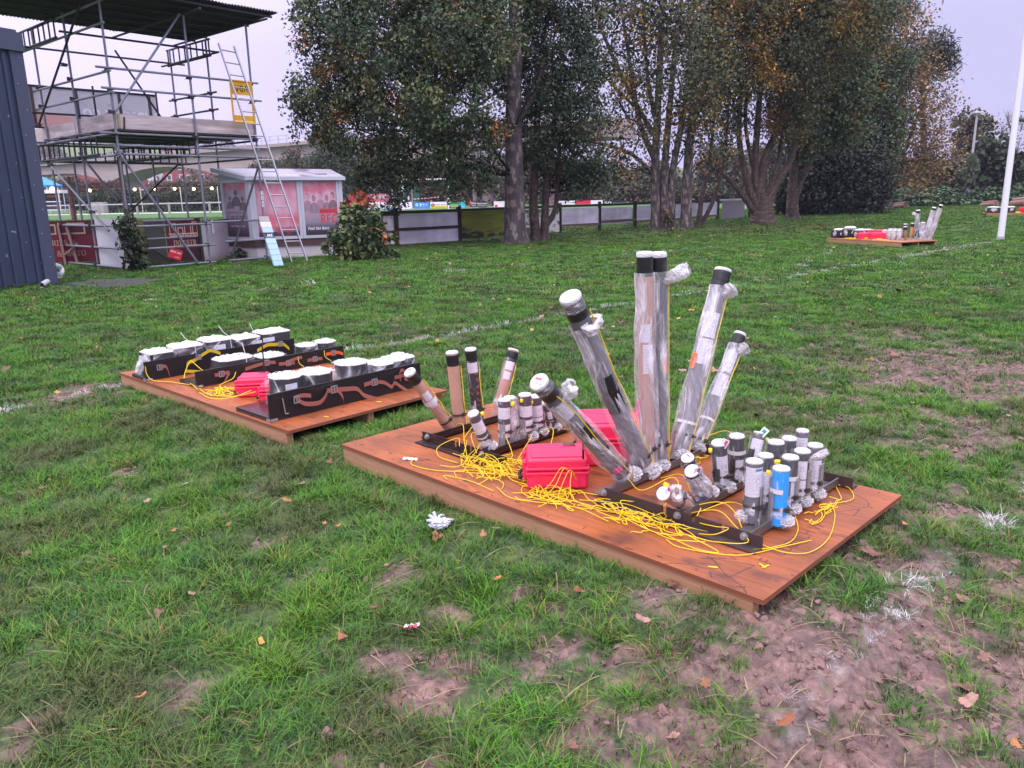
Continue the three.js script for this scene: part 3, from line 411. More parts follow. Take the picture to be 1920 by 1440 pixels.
const sh = (label, seed, base, top, r, mat, o) => fireworkTube({ B: P1, label, seed, base, top, r, mat, group: 'short bagged tubes in the middle of the near platform', strut: 1.9, collar: 0, capH: 0.006, strutL: 0.13, strutMat: galv, ...o });
sh('short tube with white labels leaning left behind the wire pile', 21, [0.73, 0.400, 0.03], [0.73, 0.302, 0.242], 0.028, darkTube, { labels: [[0.52, 0.82, 3.2, 1], [0.18, 0.42, 3.2, 3]], bag: [0.0, 1.0, 0.2], plug: 1.5, foot: 1 });
sh('short upright tube left in the middle cluster, yellow clip on its right', 22, [0.73, 0.513, 0.02], [0.73, 0.516, 0.268], 0.030, darkTube, { labels: [[0.62, 0.86, 3.2, 0], [0.22, 0.50, 3.2, 1]], bag: [0.0, 0.98, 0.16], plug: 1.2, strut: -0.35 });
sh('short tube hidden behind its taller neighbours in the middle cluster', 23, [0.70, 0.590, 0.02], [0.70, 0.585, 0.262], 0.030, darkTube, { labels: [[0.3, 0.8, 3.2, 1]], bag: [0.0, 1.0, 0.5, 1], plug: 0.4 });
sh('short upright tube at the front of the middle cluster under a yellow clip', 24, [0.745, 0.662, 0.02], [0.745, 0.655, 0.272], 0.033, darkTube, { labels: [[0.55, 0.78, 3.3, 1], [0.24, 0.48, 3.3, 0]], bag: [0.0, 1.0, 0.18], plug: -0.4, foot: 1.3, strut: -0.5 });
sh('short upright tube right of the front one, half behind the leaning tube', 25, [0.73, 0.770, 0.02], [0.73, 0.750, 0.242], 0.031, darkTube, { labels: [[0.52, 0.80, 3.3, 0], [0.26, 0.50, 3.3, 1]], bag: [0.0, 1.0, 0.25], plug: -0.5, foot: 1.0 });
sh('short tube leaning right at the right end of the middle cluster', 26, [0.73, 0.890, 0.02], [0.73, 0.836, 0.190], 0.029, std([0.07, 0.03, 0.06], 0.5), { labels: [[0.4, 0.75, 0.9, 1]], bag: [0.0, 1.05, 0.4], foot: 1.0 });
const sm = (label, seed, base, top, r, mat, o) => fireworkTube({ B: P1, label, seed, base, top, r, mat, group: 'small bagged tubes right of the tall fan', strut: 2.5, collar: 0, capH: 0.006, strutL: 0.13, strutMat: std([0.025, 0.022, 0.022], 0.5), ...o });
sm('lowest small tube tipped over to the left with a pale end', 31, [1.87, 0.445, 0.03], [1.87, 0.266, 0.136], 0.027, pinkCard, { bag: [0.0, 0.92, 0.6], plug: 2.0, capMat: white, flag: 'pink', flap: [0.6, 0.03, 0.03] });
sm('small tube leaning left with pink sticker, in front of its twin', 32, [1.87, 0.600, 0.02], [1.87, 0.468, 0.175], 0.029, darkTube, { labels: [[0.25, 0.72, 2.2, 1]], bag: [0.0, 0.96, 0.5, 1], flag: 'pink', capMat: white, foot: 1.4 });
sm('small tube leaning left behind the pink stickered one', 33, [1.80, 0.640, 0.02], [1.80, 0.545, 0.195], 0.026, darkTube, { bag: [0.1, 0.98, 0.5], capTag: true, capMat: white });
sm('small upright tube with pink flag left of the two back tubes', 34, [1.87, 0.715, 0.015], [1.87, 0.676, 0.245], 0.032, darkTube, { labels: [[0.2, 0.78, 1.7, 0, 0.4]], bag: [0.0, 1.02, 0.3], flag: 'pink', plug: -0.9, strut: -0.5, foot: 1.2 });
sm('small upright tube behind the flagged one, white tape around it', 35, [1.87, 0.838, 0.015], [1.87, 0.824, 0.240], 0.032, darkTube, { labels: [[0.15, 0.55, 1.2, 1, 0.5]], patch: [[0.66, 0.74, 3.4, 'white']], bag: [0.0, 1.05, 0.26], plug: -1.0, strut: -0.6, foot: 1.3 });
sm('small tube leaning right with a teal paper tag on top', 36, [1.87, 0.958, 0.015], [1.87, 1.031, 0.205], 0.026, greyTube, { labels: [[0.2, 0.86, 2.4, 1]], bag: [0.0, 0.98, 0.4], flag: 'teal', plug: 1.6, strut: -0.6, foot: 0.6 });
const cl = (label, seed, base, h, r, mat, o) => fireworkTube({ B: P1, label, seed, base: [base[0], base[1], 0.015], top: [base[0] + (o.ds ?? 0), base[1] + (o.dt ?? 0), h], r, mat, group: 'short tubes standing in a cluster by the blue one', strut: 1.2, collar: 0, capH: 0.006, strutL: 0.16, strutMat: galv, bandY: 0.075, ...o });
cl('short grey tube with one big paper label left of the blue tube', 41, [2.125, 0.500], 0.268, 0.031, greyTube, { labels: [[0.46, 0.93, 2.6, 2, 0.1]], bag: [0.0, 1.02, 0.14], strut: 1.35, foot: -1.4 });
cl('bright blue short tube with a strip of white tape', 42, [2.214, 0.545], 0.248, 0.031, blueTube, { patch: [[0.60, 0.68, 2.0, 'white', -0.7]], bag: [0.0, 1.02, 0.22], plug: -1.5, strut: -1.1, foot: 1.3, strutL: 0.15 });
cl('short tube between the grey and blue ones, mostly hidden', 43, [2.100, 0.640], 0.250, 0.029, darkTube, { labels: [[0.2, 0.75, 2.6, 1]], bag: [0.0, 1.0, 0.14], plug: 1.3 });
cl('short black tube directly right of the blue one', 44, [2.180, 0.690], 0.248, 0.031, darkTube, { labels: [[0.25, 0.62, 1.0, 0, 0.8]], patch: [[0.62, 0.70, 1.6, 'white', 0.3]], bag: [0.0, 1.02, 0.24], foot: 0.9, plug: -1.3 });
cl('short dark tube with stacked paper labels near the right of the cluster', 45, [2.180, 0.795], 0.248, 0.031, darkTube, { labels: [[0.52, 0.85, 2.2, 0, -0.3], [0.22, 0.50, 2.2, 1, -0.3]], bag: [0.0, 1.02, 0.34], foot: 0.9, flap: [1.3, 0.07, 0.02] });
cl('rightmost short tube of the cluster, trailing a torn bag', 46, [2.185, 0.905], 0.246, 0.030, greyTube, { labels: [[0.2, 0.75, 2.0, 1, 0.2]], bag: [0.0, 1.02, 0.36], foot: 1.2, plug: -1.1 });
cl('foil topped short tube left in the back row of the cluster', 47, [2.075, 0.775], 0.268, 0.032, darkTube, { bag: [0.0, 1.04, 0.4], labels: [[0.2, 0.6, 1.8, 1]] });
cl('foil topped short tube second in the back row of the cluster', 48, [2.085, 0.875], 0.262, 0.029, darkTube, { bag: [0.0, 1.04, 0.34], labels: [[0.2, 0.6, 1.8, 0]] });
cl('white capped short tube furthest back in the cluster', 49, [2.095, 0.975], 0.275, 0.025, greyTube, { bag: [0.0, 1.02, 0.3], labels: [[0.3, 0.9, 2.2, 1]] });

// ---------------------------------------------------------------- pink equipment cases
const caseT = tex(256, 256, (u, v) => { const a = tfbm(u, v, 6, 4, 111), d = tn(u, v, 64, 5); const q = 0.97 + 0.06 * (a - 0.5); return d > 0.93 ? [0.74 * q, 0.09, 0.2] : [1.0 * q, 0.185 * q, 0.365 * q]; });
const caseM = new THREE.MeshStandardMaterial({ map: caseT, roughness: 0.42 }), rubber = std([0.012, 0.012, 0.013], 0.55);
const plateM = new THREE.MeshStandardMaterial({ roughness: 0.5, map: paint(128, 64, (g) => { g.fillStyle = '#3d0f1c'; g.fillRect(0, 0, 128, 64); g.fillStyle = '#a04a5e'; for (let k = 0; k < 3; k++) g.fillRect(10, 12 + k * 15, 60 + 17 * k, 6); }) });
function pinkCase(label, w, d, h, pos, turn, ant, latches = 2) {
  const t = thing('equipment_case', label, 'case', pos, turn, 'bright pink plastic cases'); const bh = h * 0.62, lh = h - bh;
  part(t, 'case_body', [RB(w, bh, d, 0.016, 0, bh / 2, 0), RB(w + 0.012, 0.016, d + 0.012, 0.006, 0, bh - 0.012, 0), ...[-0.32, 0.32].map((k) => RB(0.02, bh * 0.86, d + 0.006, 0.006, k * w, bh * 0.5, 0))], caseM);
  const lid = part(t, 'lid', [RB(w, lh, d, 0.015, 0, bh + lh / 2 + 0.001, 0), RB(w + 0.014, 0.014, d + 0.014, 0.006, 0, bh + 0.010, 0), RB(w * 0.86, 0.012, d * 0.80, 0.005, 0, h + 0.002, 0)], caseM);
  part(lid, 'name_plate', BX(w * 0.2, 0.0016, d * 0.17, w * 0.24, h + 0.0095, -d * 0.26), plateM);
  for (let k = 0; k < latches; k++) { const z = (k - (latches - 1) / 2) * d * 0.56; part(t, 'latch', RB(0.016, h * 0.60, d * 0.20, 0.006, -w / 2 - 0.010, bh + 0.002 - h * 0.06, z), caseM); }
  part(t, 'handle', [pipe([[-w / 2 - 0.006, bh * 0.62, -d * 0.16], [-w / 2 - 0.03, bh * 0.36, -d * 0.15], [-w / 2 - 0.032, bh * 0.3, 0], [-w / 2 - 0.03, bh * 0.36, d * 0.15], [-w / 2 - 0.006, bh * 0.62, d * 0.16]], 0.008, 24, 8)], rubber);
  if (ant) part(t, 'antenna', [rod([ant[0] * w, bh * 0.9, ant[1] * d], [ant[0] * w, bh * 0.9 + ant[2], ant[1] * d], 0.0055, 0.0048), new THREE.CylinderGeometry(0.008, 0.008, 0.03, 12).translate(ant[0] * w, bh * 0.9, ant[1] * d), rod([ant[0] * w - 0.012, bh * 0.9 + 0.008, ant[1] * d - 0.01], [ant[0] * w, bh * 0.9 + 0.008, ant[1] * d], 0.006)], rubber);
  return t;
}
const caseTurn = (B, cx, sx) => -B.a + Math.atan2(sx, cx);
pinkCase('pink case at the front of the near platform with a black aerial', 0.272, 0.235, 0.142, onBoard(P1, 1.222, 0.362, 0), caseTurn(P1, 0.70, 0.714), [0.42, 0.46, 0.16]);
pinkCase('larger pink case behind the tall fan on the near platform', 0.40, 0.31, 0.205, onBoard(P1, 1.225, 0.835, 0), caseTurn(P1, 0.70, 0.714), null);
pinkCase('left pink case on the further platform, dusted and wired', 0.20, 0.20, 0.125, onBoard(P2, 1.475, 0.335, 0), caseTurn(P2, 0.62, 0.78), [0.3, -0.4, 0.26]);
pinkCase('small pink case wedged behind the front rack of the further platform', 0.16, 0.17, 0.12, onBoard(P2, 1.745, 0.33, 0), caseTurn(P2, 0.62, 0.78), null);

// ---------------------------------------------------------------- racks and boxes on the further platform
const plyBlackT = tex(512, 256, (u, v) => { const a = tfbm(u, v, 6, 5, 121), b = tfbm(u, v, 24, 3, 127); const w = S(a + 0.4 * b, 0.80, 0.95); return [mix(0.06, 0.36, w * 0.5) + 0.05 * (b - 0.4), mix(0.058, 0.28, w * 0.5) + 0.04 * (b - 0.4), mix(0.065, 0.25, w * 0.5) + 0.04 * (b - 0.4)]; });
const plyBlack = new THREE.MeshStandardMaterial({ map: plyBlackT, roughness: 0.55 }), plyWet = new THREE.MeshStandardMaterial({ color: col(0.03, 0.022, 0.024), roughness: 0.2 });
const strapB = new THREE.MeshStandardMaterial({ color: col(0.30, 0.105, 0.075), roughness: 0.7, side: THREE.DoubleSide }), strapY = new THREE.MeshStandardMaterial({ color: col(0.58, 0.44, 0.02), roughness: 0.7, side: THREE.DoubleSide }), strapO = new THREE.MeshStandardMaterial({ color: col(0.85, 0.12, 0.025), roughness: 0.7, side: THREE.DoubleSide });
function ribbon(pts, w, up = UP) {                                        // flat webbing along a path, width along up
  const c = curve(pts), n = pts.length * 8;
  return sheet((u, v) => { const p = c.getPoint(u), k = (v - 0.5) * w; return [p.x + up.x * k, p.y + up.y * k, p.z + up.z * k]; }, n, 1);
}
// front(s along the panel 0..L, height, out): local x runs along the panel
function launchRack(label, s, t0, t1, ph, depth, straps, opt = {}) {
  const L = t1 - t0, p = onBoard(P2, s, t0, 0), t = thing('launch_rack', label, 'rack', p, Math.PI / 2 - P2.a, 'black plywood racks on the further platform');
  // local axes: x along the panel (t), z out to the front (s)
  const X = (k) => k * L;
  const panel = part(t, 'front_panel', RB(L, ph, 0.014, 0.002, L / 2, ph / 2 + 0.001, -0.007, 0, opt.tilt ?? 0), plyBlack);
  part(t, 'base_plate', RB(L, 0.026, depth, 0.003, L / 2, 0.0135, -depth / 2 - 0.0155), plyWet);
  part(t, 'corner_bracket', [BX(0.045, 0.016, 0.004, 0.024, 0.010, 0.0025), BX(0.004, 0.016, 0.04, -0.0025, 0.010, -0.02), new THREE.CylinderGeometry(0.006, 0.006, 0.006, 12).rotateX(Math.PI / 2).translate(0.012, 0.012, 0.006), new THREE.CylinderGeometry(0.006, 0.006, 0.006, 12).rotateX(Math.PI / 2).translate(0.036, 0.012, 0.006)], galv);
  const slots = []; for (let k = 0; k < 9; k++) slots.push(BX(0.006, 0.045, 0.003, X(0.12 + k * 0.093), ph * 0.62, 0.0012)); part(panel, 'slots', slots, blackWrap);
  if (opt.rodPin) part(panel, 'pin', [rod([X(0.085), ph * 0.20, 0.006], [X(0.075), ph * 0.78, 0.006], 0.004), rod([X(0.085), ph * 0.20, 0.006], [X(0.102), ph * 0.19, 0.006], 0.004)], galv);
  for (const [m, pts, w, bk] of straps) {
    const st = part(t, 'strap', ribbon(pts.map(([x, y, z]) => [X(x), y * ph, z]), w), m === 'b' ? strapB : m === 'y' ? strapY : strapO);
    if (bk) { const [x, y, z] = bk, q = w * 0.7; part(st, 'buckle', [BX(0.006, q * 2, 0.006, X(x) - q, y * ph, z + 0.004), BX(0.006, q * 2, 0.006, X(x) + q, y * ph, z + 0.004), BX(q * 2.2, 0.006, 0.006, X(x), y * ph + q, z + 0.004), BX(q * 2.2, 0.006, 0.006, X(x), y * ph - q, z + 0.004), BX(0.006, q * 1.8, 0.006, X(x), y * ph, z + 0.006)], galv); }
  }
  return t;
}
launchRack('front black rack with brown straps and loose strap tails', 2.205, 0.025, 1.195, 0.168, 0.40, [
  ['b', [[0.14, 0.70, 0.004], [0.19, 0.73, 0.006], [0.24, 0.66, 0.010]], 0.026, [0.155, 0.62, 0.004]],
  ['b', [[0.16, 0.60, 0.006], [0.20, 0.42, 0.022], [0.27, 0.36, 0.03], [0.31, 0.46, 0.022], [0.34, 0.66, 0.012]], 0.028],
  ['b', [[0.34, 0.70, 0.008], [0.40, 0.66, 0.012], [0.425, 0.36, 0.03], [0.415, 0.05, 0.05], [0.40, -0.02, 0.07]], 0.030, [0.385, 0.70, 0.006]],
  ['b', [[0.40, 0.66, 0.006], [0.47, 0.60, 0.012], [0.53, 0.52, 0.016], [0.56, 0.25, 0.04], [0.62, 0.04, 0.07]], 0.030],
  ['b', [[0.585, 0.60, 0.004], [0.62, 0.62, 0.006], [0.66, 0.63, 0.006]], 0.028, [0.655, 0.62, 0.004]],
  ['b', [[0.66, 0.62, 0.006], [0.72, 0.52, 0.012], [0.765, 0.30, 0.02], [0.79, 0.42, 0.02], [0.83, 0.2, 0.03], [0.86, 0.02, 0.05]], 0.026],
  ['b', [[0.80, 0.62, 0.006], [0.84, 0.62, 0.008], [0.885, 0.66, 0.008], [0.93, 0.62, 0.012]], 0.026],
  ['b', [[0.835, 0.45, 0.02], [0.82, 0.72, 0.028], [0.84, 0.90, 0.03], [0.865, 0.72, 0.03], [0.86, 0.52, 0.02], [0.90, 0.42, 0.02], [0.95, 0.45, 0.01]], 0.022],
], { rodPin: true });
launchRack('middle black rack with brown straps and one orange strap', 1.0, 0.148, 1.40, 0.118, 0.26, [
  ['b', [[0.11, 0.60, 0.004], [0.15, 0.60, 0.006], [0.20, 0.62, 0.006]], 0.026, [0.15, 0.6, 0.004]], ['b', [[0.20, 0.6, 0.008], [0.175, 0.3, 0.012], [0.14, 0.02, 0.05]], 0.026],
  ['b', [[0.30, 0.62, 0.004], [0.38, 0.75, 0.010], [0.45, 0.78, 0.006], [0.50, 0.7, 0.004]], 0.026, [0.44, 0.78, 0.004]], ['b', [[0.52, 0.55, 0.006], [0.58, 0.5, 0.01], [0.63, 0.45, 0.008]], 0.026, [0.585, 0.5, 0.004]],
  ['b', [[0.58, 0.62, 0.01], [0.64, 0.72, 0.014], [0.685, 0.72, 0.006]], 0.024], ['b', [[0.72, 0.42, 0.006], [0.77, 0.45, 0.01], [0.83, 0.38, 0.006]], 0.026, [0.775, 0.45, 0.004]],
  ['o', [[0.86, 0.60, 0.004], [0.91, 0.64, 0.008], [0.95, 0.60, 0.012], [0.99, 0.42, 0.006]], 0.026, [0.915, 0.62, 0.006]],
]);
launchRack('rear black rack with yellow ratchet straps', 0.49, 0.005, 1.258, 0.145, 0.24, [
  ['b', [[0.08, 0.62, 0.004], [0.12, 0.62, 0.008], [0.13, 0.3, 0.02], [0.135, 0.0, 0.02]], 0.026, [0.085, 0.62, 0.004]],
  ['y', [[0.24, 0.0, 0.02], [0.25, 0.55, 0.010], [0.31, 0.72, 0.010], [0.37, 0.98, 0.01], [0.41, 1.06, 0.005], [0.47, 0.82, 0.006]], 0.026, [0.325, 0.82, 0.008]],
  ['y', [[0.235, 0.2, 0.012], [0.30, 0.10, 0.04], [0.36, 0.0, 0.05]], 0.024],
  ['y', [[0.72, 0.62, 0.006], [0.79, 0.86, 0.012], [0.85, 0.82, 0.010], [0.91, 0.76, 0.008], [0.955, 0.42, 0.006]], 0.028, [0.89, 0.8, 0.008]],
]);
const boxBlack = std([0.02, 0.02, 0.022], 0.5);
function bagBox(label, s, t, w, d, h, seed, o = {}) {                     // black multi-shot box in a clear bag with a white foil top
  const k = thing('firework_box', label, 'firework box', onBoard(P2, s, t, 0.028), Math.PI / 2 - P2.a + (o.turn ?? 0), 'bagged black boxes standing in the racks');
  const oct = (W, D, c) => { const q = new THREE.Shape(); const a = W / 2, b = D / 2; q.moveTo(-a + c, -b); q.lineTo(a - c, -b); q.lineTo(a, -b + c); q.lineTo(a, b - c); q.lineTo(a - c, b); q.lineTo(-a + c, b); q.lineTo(-a, b - c); q.lineTo(-a, -b + c); q.closePath(); return q; };
  const ext = (W, D, c, hh, y) => new THREE.ExtrudeGeometry(oct(W, D, c), { depth: hh, bevelEnabled: false }).rotateX(-Math.PI / 2).translate(0, y, 0);
  const c = Math.min(w, d) * (o.cham ?? 0.26); part(k, 'box', ext(w, d, c, h, 0.001), boxBlack);
  part(k, 'foil_top', ext(w * 1.02, d * 1.02, c, 0.006, h + 0.001), foil);
  if (o.paper !== undefined) part(k, 'paper_label', BX(w * 0.42, h * 0.7, 0.0015, o.paper * w, h * 0.5, d / 2 + 0.003), paper[0]);
  const hood = sheet((u, v) => {                                           // bag: over the top and down the sides, folded and puffed
    const a = u * Math.PI * 2, q = v < 0.42 ? v / 0.42 : 1, cx = Math.cos(a), cz = Math.sin(a), m = Math.pow(Math.pow(Math.abs(cx), 5) + Math.pow(Math.abs(cz), 5), -0.2);
    const n = noise3(cx * 1.7 + seed, cz * 1.7, v * 2.4), f = Math.abs(noise3(cx * 4 + seed, cz * 4, v * 1.2)), out = v < 0.42 ? q * 0.99 : 1.025 + 0.06 * n + 0.10 * f + 0.10 * (v - 0.42);
    const y = v < 0.42 ? h + 0.016 + 0.010 * noise3(cx * 2.2 * q, cz * 2.2 * q + seed, 1) : h + 0.012 - (v - 0.42) / 0.58 * h * 0.97;
    return [cx * m * w / 2 * out, y, cz * m * d / 2 * out];
  }, 72, 26); { const U = hood.attributes.uv; for (let i = 0; i < U.count; i++) U.setXY(i, U.getX(i) * 1.0, U.getY(i) * 0.6 + seed * 0.13); }
  part(k, 'plastic_bag', hood, filmClear);
  part(k, 'bag_top', sheet((u, v) => { const cx = (u - 0.5) * 2, cz = (v - 0.5) * 2, e = Math.max(Math.abs(cx), Math.abs(cz)); return [cx * w * 0.46, h + 0.0135 + 0.011 * Math.abs(noise3(cx * 2.6, cz * 2.6, seed)) - 0.006 * S(e, 0.8, 1), cz * d * 0.46]; }, 22, 22), filmMilk);
  if (o.ear) part(k, 'bag_ear', loft([[o.ear * w * 0.5, h * 0.7, 0], [o.ear * w * 0.75, h * 0.45, 0.01], [o.ear * w * 0.95, h * 0.12, 0.02]], { rings: 18, at: (q, a) => (0.05 - 0.03 * q) * (0.35 + 0.65 * Math.abs(Math.sin(a))) * (1 + 0.3 * noise3(Math.cos(a) * 2, Math.sin(a) * 2, q * 3 + seed)) }, 20), filmMilk);
  if (o.tie) part(k, 'cable_tie', pipe([[o.tie[0] * w, h * 0.3, d / 2 + 0.02], [o.tie[0] * w, h + 0.01, d / 2 + 0.008], [(o.tie[0] + o.tie[1]) * w, h + 0.07, d / 2 - 0.01], [(o.tie[0] + o.tie[1] * 1.5) * w, h + 0.12, d / 2 - 0.03]], 0.0022, 20, 5), white);
  return k;
}
bagBox('bagged box at the left end of the rear rack, bag corner hanging off', 0.36, 0.155, 0.17, 0.20, 0.155, 1, { cham: 0.04, ear: -1 });
bagBox('second bagged box from the left in the rear rack', 0.36, 0.382, 0.21, 0.21, 0.170, 2, { cham: 0.12, tie: [0.1, -0.25] });
bagBox('third bagged box in the rear rack, papers showing under the film', 0.36, 0.622, 0.21, 0.21, 0.182, 3, { cham: 0.1, paper: -0.05, tie: [0.35, -0.2] });
bagBox('fourth bagged box in the rear rack with a tall white tie', 0.36, 0.865, 0.21, 0.21, 0.165, 4, { cham: 0.1, paper: 0.3, tie: [0.3, -0.1] });
bagBox('largest bagged box at the right end of the rear rack', 0.35, 1.130, 0.25, 0.21, 0.175, 5, { cham: 0.1, paper: -0.35 });
bagBox('low bagged box showing left over the middle rack', 0.87, 0.50, 0.26, 0.20, 0.115, 6, { cham: 0.2, tie: [0.2, 0.0] });
bagBox('flat bagged box hardly rising above the middle rack', 0.87, 0.80, 0.2, 0.19, 0.085, 7, { cham: 0.2 });
bagBox('bagged box second from the right end of the middle rack', 0.87, 1.13, 0.14, 0.16, 0.115, 8, { cham: 0.3 });
bagBox('bagged box at the right end of the middle rack', 0.87, 1.31, 0.15, 0.16, 0.118, 9, { cham: 0.3 });
bagBox('bagged octagonal box with a paper label at the left of the front rack', 2.04, 0.245, 0.19, 0.19, 0.190, 10, { cham: 0.3, paper: -0.12 });
bagBox('bagged octagonal box second from the left in the front rack', 2.04, 0.462, 0.20, 0.20, 0.178, 11, { cham: 0.32 });
bagBox('bagged octagonal box standing alone in the middle of the front rack', 2.04, 0.738, 0.21, 0.20, 0.192, 12, { cham: 0.32 });
bagBox('bagged box third from the right behind the brown strap loop', 2.04, 0.965, 0.15, 0.19, 0.150, 13, { cham: 0.2 });
bagBox('bagged box second from the right end of the front rack', 2.04, 1.085, 0.10, 0.19, 0.158, 14, { cham: 0.2 });
bagBox('bagged box at the right end of the front rack, bag corner up', 2.04, 1.175, 0.08, 0.19, 0.165, 15, { cham: 0.2, ear: 0.8 });

// ---------------------------------------------------------------- yellow igniter wire
function tangle(label, B, seed, n, cs, ct, rs, rt, hmax, extra = [], R = 0.0018) {
  const q = mulberry(seed), t = thing('wire_tangle', label, 'wire', onBoard(B, cs, ct, 0), -B.a, 'heaps of yellow igniter wire');
  for (let k = 0; k < n; k++) {                                            // each strand wanders across the heap in slack loops
    const pts = [], m = 8 + Math.floor(q() * 7), e0 = q() * 6.283, e1 = e0 + 1.6 + q() * 3, r0 = Math.pow(q(), 0.5), r1 = Math.pow(q(), 0.4), A = [Math.cos(e0) * r0, Math.sin(e0) * r0], Z = [Math.cos(e1) * r1, Math.sin(e1) * r1], lr = 0.10 + 0.34 * q() * q(), w0 = (q() < 0.5 ? 1 : -1) * (0.5 + 1.0 * q()), ph = q() * 6.283;
    for (let i = 0; i <= m; i++) { const f = i / m, bx = mix(A[0], Z[0], f) + lr * Math.cos(ph + i * w0) * (0.6 + 0.8 * q()), bz = mix(A[1], Z[1], f) + lr * Math.sin(ph + i * w0) * (0.6 + 0.8 * q()), d = Math.min(1, Math.hypot(bx, bz)); pts.push([bx * rs, 0.005 + q() * q() * hmax * (1.15 - d * 0.9), bz * rt]); }
    part(t, 'wire', pipe(pts, R, m * 7, 5), wireY);
  }
  for (const e of extra) part(t, 'wire', pipe(e.map(([s, tt, h]) => [s - cs, h, -(tt - ct)]), R, e.length * 9, 5), wireY);
  return t;
}
tangle('yellow wire heaped left of the front pink case', P1, 41, 24, 0.92, 0.28, 0.33, 0.21, 0.075, [
  [[0.30, 0.56, 0.05], [0.40, 0.52, 0.07], [0.52, 0.42, 0.04], [0.62, 0.35, 0.06], [0.70, 0.25, 0.02]], [[0.30, 0.62, 0.05], [0.46, 0.55, 0.09], [0.55, 0.40, 0.06], [0.66, 0.30, 0.08], [0.80, 0.2, 0.02]], [[0.33, 0.72, 0.04], [0.50, 0.60, 0.02], [0.58, 0.42, 0.08], [0.75, 0.3, 0.04]],
  [[0.72, 0.20, 0.01], [0.58, 0.20, 0.01], [0.50, 0.26, 0.03], [0.56, 0.34, 0.07], [0.62, 0.30, 0.05]], [[0.50, 0.10, 0.006], [0.56, 0.04, 0.006], [0.70, 0.06, 0.006], [0.84, 0.14, 0.01]], [[0.85, 0.02, 0.006], [0.80, 0.05, 0.006], [0.95, 0.08, 0.006], [1.12, 0.06, 0.01]],
  [[0.68, 0.42, 0.14], [0.70, 0.36, 0.06], [0.72, 0.27, 0.03]], [[0.69, 0.42, 0.14], [0.73, 0.34, 0.07], [0.76, 0.24, 0.02]], [[0.73, 0.52, 0.05], [0.80, 0.46, 0.09], [0.90, 0.40, 0.04], [0.96, 0.30, 0.05]], [[0.74, 0.66, 0.05], [0.84, 0.60, 0.08], [0.92, 0.46, 0.06], [0.98, 0.34, 0.03]],
  [[0.74, 0.78, 0.04], [0.88, 0.72, 0.10], [0.98, 0.58, 0.05], [1.02, 0.44, 0.04]], [[0.74, 0.9, 0.03], [0.92, 0.86, 0.06], [1.04, 0.70, 0.03], [1.06, 0.52, 0.03]],
]);
tangle('yellow wire draped over and in front of the front pink case', P1, 57, 11, 1.36, 0.20, 0.24, 0.15, 0.05, [
  [[1.36, 0.34, 0.05], [1.36, 0.30, 0.10], [1.36, 0.25, 0.05], [1.40, 0.18, 0.01], [1.50, 0.14, 0.01]], [[1.34, 0.33, 0.06], [1.33, 0.28, 0.11], [1.30, 0.22, 0.03], [1.26, 0.16, 0.01], [1.20, 0.1, 0.01]], [[1.37, 0.33, 0.05], [1.38, 0.29, 0.10], [1.44, 0.22, 0.02], [1.58, 0.20, 0.01]], [[1.35, 0.33, 0.06], [1.345, 0.28, 0.11], [1.34, 0.22, 0.04], [1.34, 0.12, 0.008]],
  [[1.10, 0.10, 0.01], [1.25, 0.06, 0.008], [1.5, 0.16, 0.01], [1.7, 0.14, 0.01]],
]);
tangle('yellow wire piled over the dark angle rail in front', P1, 63, 17, 1.74, 0.25, 0.34, 0.13, 0.055, [
  [[1.55, 0.47, 0.06], [1.66, 0.42, 0.05], [1.74, 0.52, 0.10], [1.80, 0.48, 0.08], [1.80, 0.36, 0.02]], [[1.62, 0.62, 0.04], [1.74, 0.60, 0.09], [1.84, 0.52, 0.06]], [[1.90, 0.40, 0.02], [2.02, 0.42, 0.06], [2.12, 0.38, 0.04], [2.22, 0.30, 0.03], [2.12, 0.24, 0.02], [2.0, 0.22, 0.02]], [[2.04, 0.26, 0.02], [2.12, 0.24, 0.05], [2.15, 0.28, 0.07], [2.08, 0.30, 0.05], [1.98, 0.34, 0.03], [1.96, 0.40, 0.06]],
  [[1.96, 0.16, 0.006], [2.04, 0.14, 0.006], [2.22, 0.22, 0.006], [2.30, 0.38, 0.006], [2.36, 0.52, 0.006]], [[1.92, 0.20, 0.006], [2.08, 0.16, 0.01], [2.16, 0.2, 0.006], [2.02, 0.22, 0.02]], [[1.95, 0.40, 0.04], [2.02, 0.50, 0.07], [2.06, 0.58, 0.04]], [[1.88, 0.44, 0.03], [1.98, 0.50, 0.06], [2.06, 0.48, 0.05], [2.14, 0.40, 0.03]],
]);
tangle('yellow wire loops trailing right from the blue tube cluster', P1, 71, 4, 2.28, 0.80, 0.07, 0.20, 0.02, [
  [[2.24, 0.95, 0.02], [2.28, 0.98, 0.01], [2.20, 1.12, 0.01], [2.25, 1.13, 0.01], [2.31, 1.03, 0.006], [2.28, 0.92, 0.01], [2.24, 0.86, 0.01]], [[2.26, 0.92, 0.01], [2.33, 0.80, 0.006], [2.40, 0.58, 0.006], [2.40, 0.42, 0.006], [2.34, 0.36, 0.006], [2.26, 0.36, 0.006], [2.22, 0.38, 0.006]], [[2.23, 0.66, 0.02], [2.28, 0.58, 0.006], [2.31, 0.46, 0.006], [2.28, 0.36, 0.006], [2.24, 0.30, 0.006]], [[2.26, 0.68, 0.01], [2.31, 0.70, 0.006], [2.29, 0.82, 0.006], [2.30, 0.9, 0.006]],
]);
tangle('yellow wire heaped behind the foot of the shorter right leaning tube', P1, 77, 14, 1.42, 1.02, 0.20, 0.12, 0.05, [[[1.46, 1.06, 0.02], [1.58, 1.14, 0.12], [1.66, 1.16, 0.13], [1.70, 1.12, 0.03]]]);
